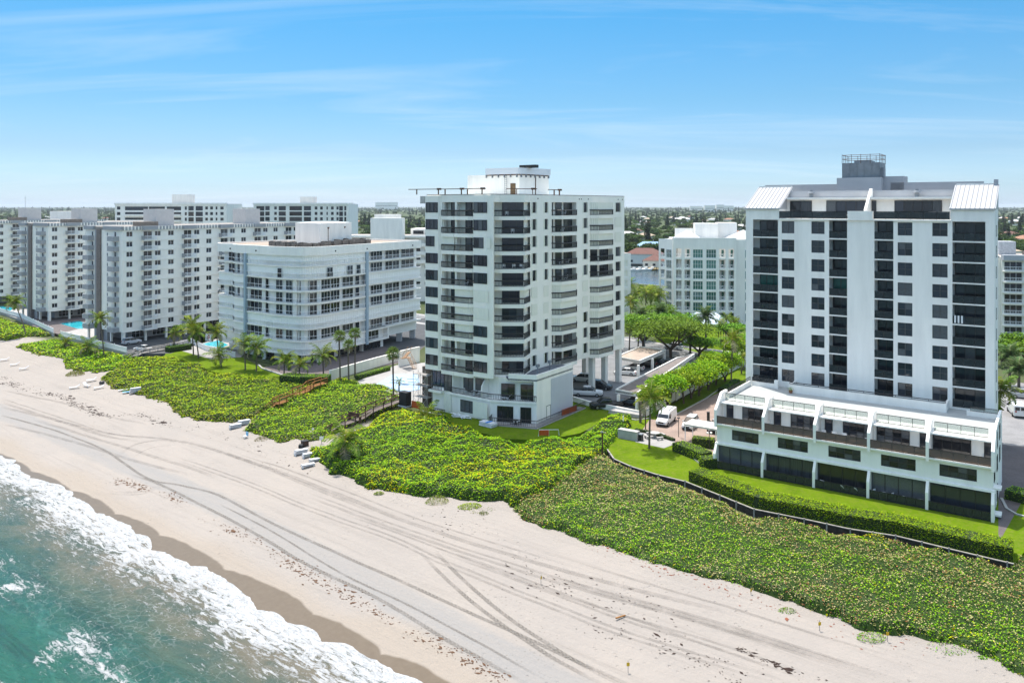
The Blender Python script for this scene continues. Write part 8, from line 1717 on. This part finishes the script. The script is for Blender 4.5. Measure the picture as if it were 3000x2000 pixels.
for i, px_ in enumerate((1858, 1875, 1893, 1912)):
    x, y = cpt(px_, 447+i*2); b = thing("motor_boat", ["white motor boat moored at the dock, leftmost", "white motor boat moored at the dock, second from left", "white motor boat moored at the dock, second from right", "yellow-decked motor boat moored at the dock, rightmost"][i], "boat", (x, y, -1.0), CANG+0.1); obj("hull", MB().add([(-3.5,-1.1,0.9),(-3.5,1.1,0.9),(2,1.1,0.95),(2,-1.1,0.95),(4,0,1.2),(-3.3,-0.7,-0.1),(-3.3,0.7,-0.1),(2,0.6,-0.1),(2,-0.6,-0.1),(3.2,0,0.1)], [(0,1,2,4,3),(0,5,6,1),(1,6,7,2),(2,7,9,4),(4,9,8,3),(3,8,5,0)]).mesh("hull", WHITE if i < 3 else YEL), b); obj("cabin", MB().box(-1, -0.7, 0.95, 1.0, 0.7, 1.9).mesh("cabin", WHITE), b); obj("windscreen", MB().box(1.0, -0.65, 1.2, 1.06, 0.65, 1.85).mesh("windscreen", CGL), b)
dk = thing("dock", "timber dock with pilings in front of the waterfront house", "dock", (*cpt(1890, 455), -0.6), CANG)
for i in range(40): obj("plank", cached("dkp", lambda: MB().box(0, -1.2, 0.3, 0.9, 1.2, 0.42).mesh("plank", WOODG)), dk, (-18+i*0.95, 0, 0))
for i in range(8): obj("piling", cached("dkl", lambda: MB().tube([(0, 0, -2), (0, 0, 1.6)], 0.18, 6).mesh("piling", WOODB)), dk, (-18+i*5.2, -1.4, 0))
for i, (px_, d_, w, h) in enumerate(((1010, 7200, 150, 62), (1132, 6800, 190, 66), (2080, 4600, 60, 38), (2110, 4620, 45, 42), (2040, 4700, 70, 34), (2135, 4650, 60, 36))): 
    x, y = cpt(px_, d_); t_ = thing("distant_tower", ["pale slab on the far horizon, the left one", "blue-grey slab on the far horizon left of the cream tower", "pale far tower right of the cream tower, tallest cluster left", "pale far tower right of the cream tower, tallest of the cluster", "pale low far block at the left of the cluster", "pale low far block at the right of the cluster"][i], "tower block", (x, y, 0)); obj("wall", MB().box(-w/2, 0, 0, w/2, 25, h).mesh("wall", CONDW), t_)
    obj("window_band", MB().box(-w/2+2, -0.4, h*0.5, w/2-2, -0.02, h*0.56).mesh("window_band", GL[2]), t_)
mst = thing("radio_mast", "thin lattice mast on the far left horizon", "mast", (*cpt(74, 2600), 0)); obj("mast", MB().tube([(0, 0, 0), (0, 0, 72)], [0.9, 0.3], 4).mesh("mast", GREYM), mst); obj("antenna", MB().box(-2, -0.3, 60, 2, 0.3, 61).mesh("antenna", GREYM), mst)
for i, v_ in enumerate((-95, -55, -15, 25)):
    x, y = cw(v_, 169.5); p = thing("street_lamp", "street lamp at the road kerb behind the towers", "street lamp", (x, y, 0), CANG, "street lamps along the road"); obj("pole", cached("slp", lambda: MB().tube([(0, 0, 0), (0, 0, 8)], [0.12, 0.07], 6).mesh("pole", GREYM)), p); obj("arm", cached("sla", lambda: MB().bar((0, 0, 8), (0, 1.8, 8.2), 0.07).mesh("arm", GREYM)), p); obj("lamp_head", cached("slh", lambda: MB().box(-0.15, 1.6, 8.12, 0.15, 2.3, 8.25).mesh("lamp_head", GREYM)), p)
# ------------------------------------------------------------------ air
hz = bpy.data.materials.new("haze_air"); hz.use_nodes = True; hn2 = hz.node_tree.nodes; hn2.remove(hn2["Principled BSDF"]); pv_ = hn2.new("ShaderNodeVolumePrincipled")
pv_.inputs["Color"].default_value = (0.86, 0.93, 1.0, 1); pv_.inputs["Density"].default_value = 0.00005; hz.node_tree.links.new(pv_.outputs[0], hn2["Material Output"].inputs["Volume"])
HB = tag(obj("haze", MB().box(-27000, -27000, -20, 27000, 27000, 75).mesh("haze", hz)), kind="stuff"); HB["label"] = "thin pale sea haze over the whole town"; HB["category"] = "haze"
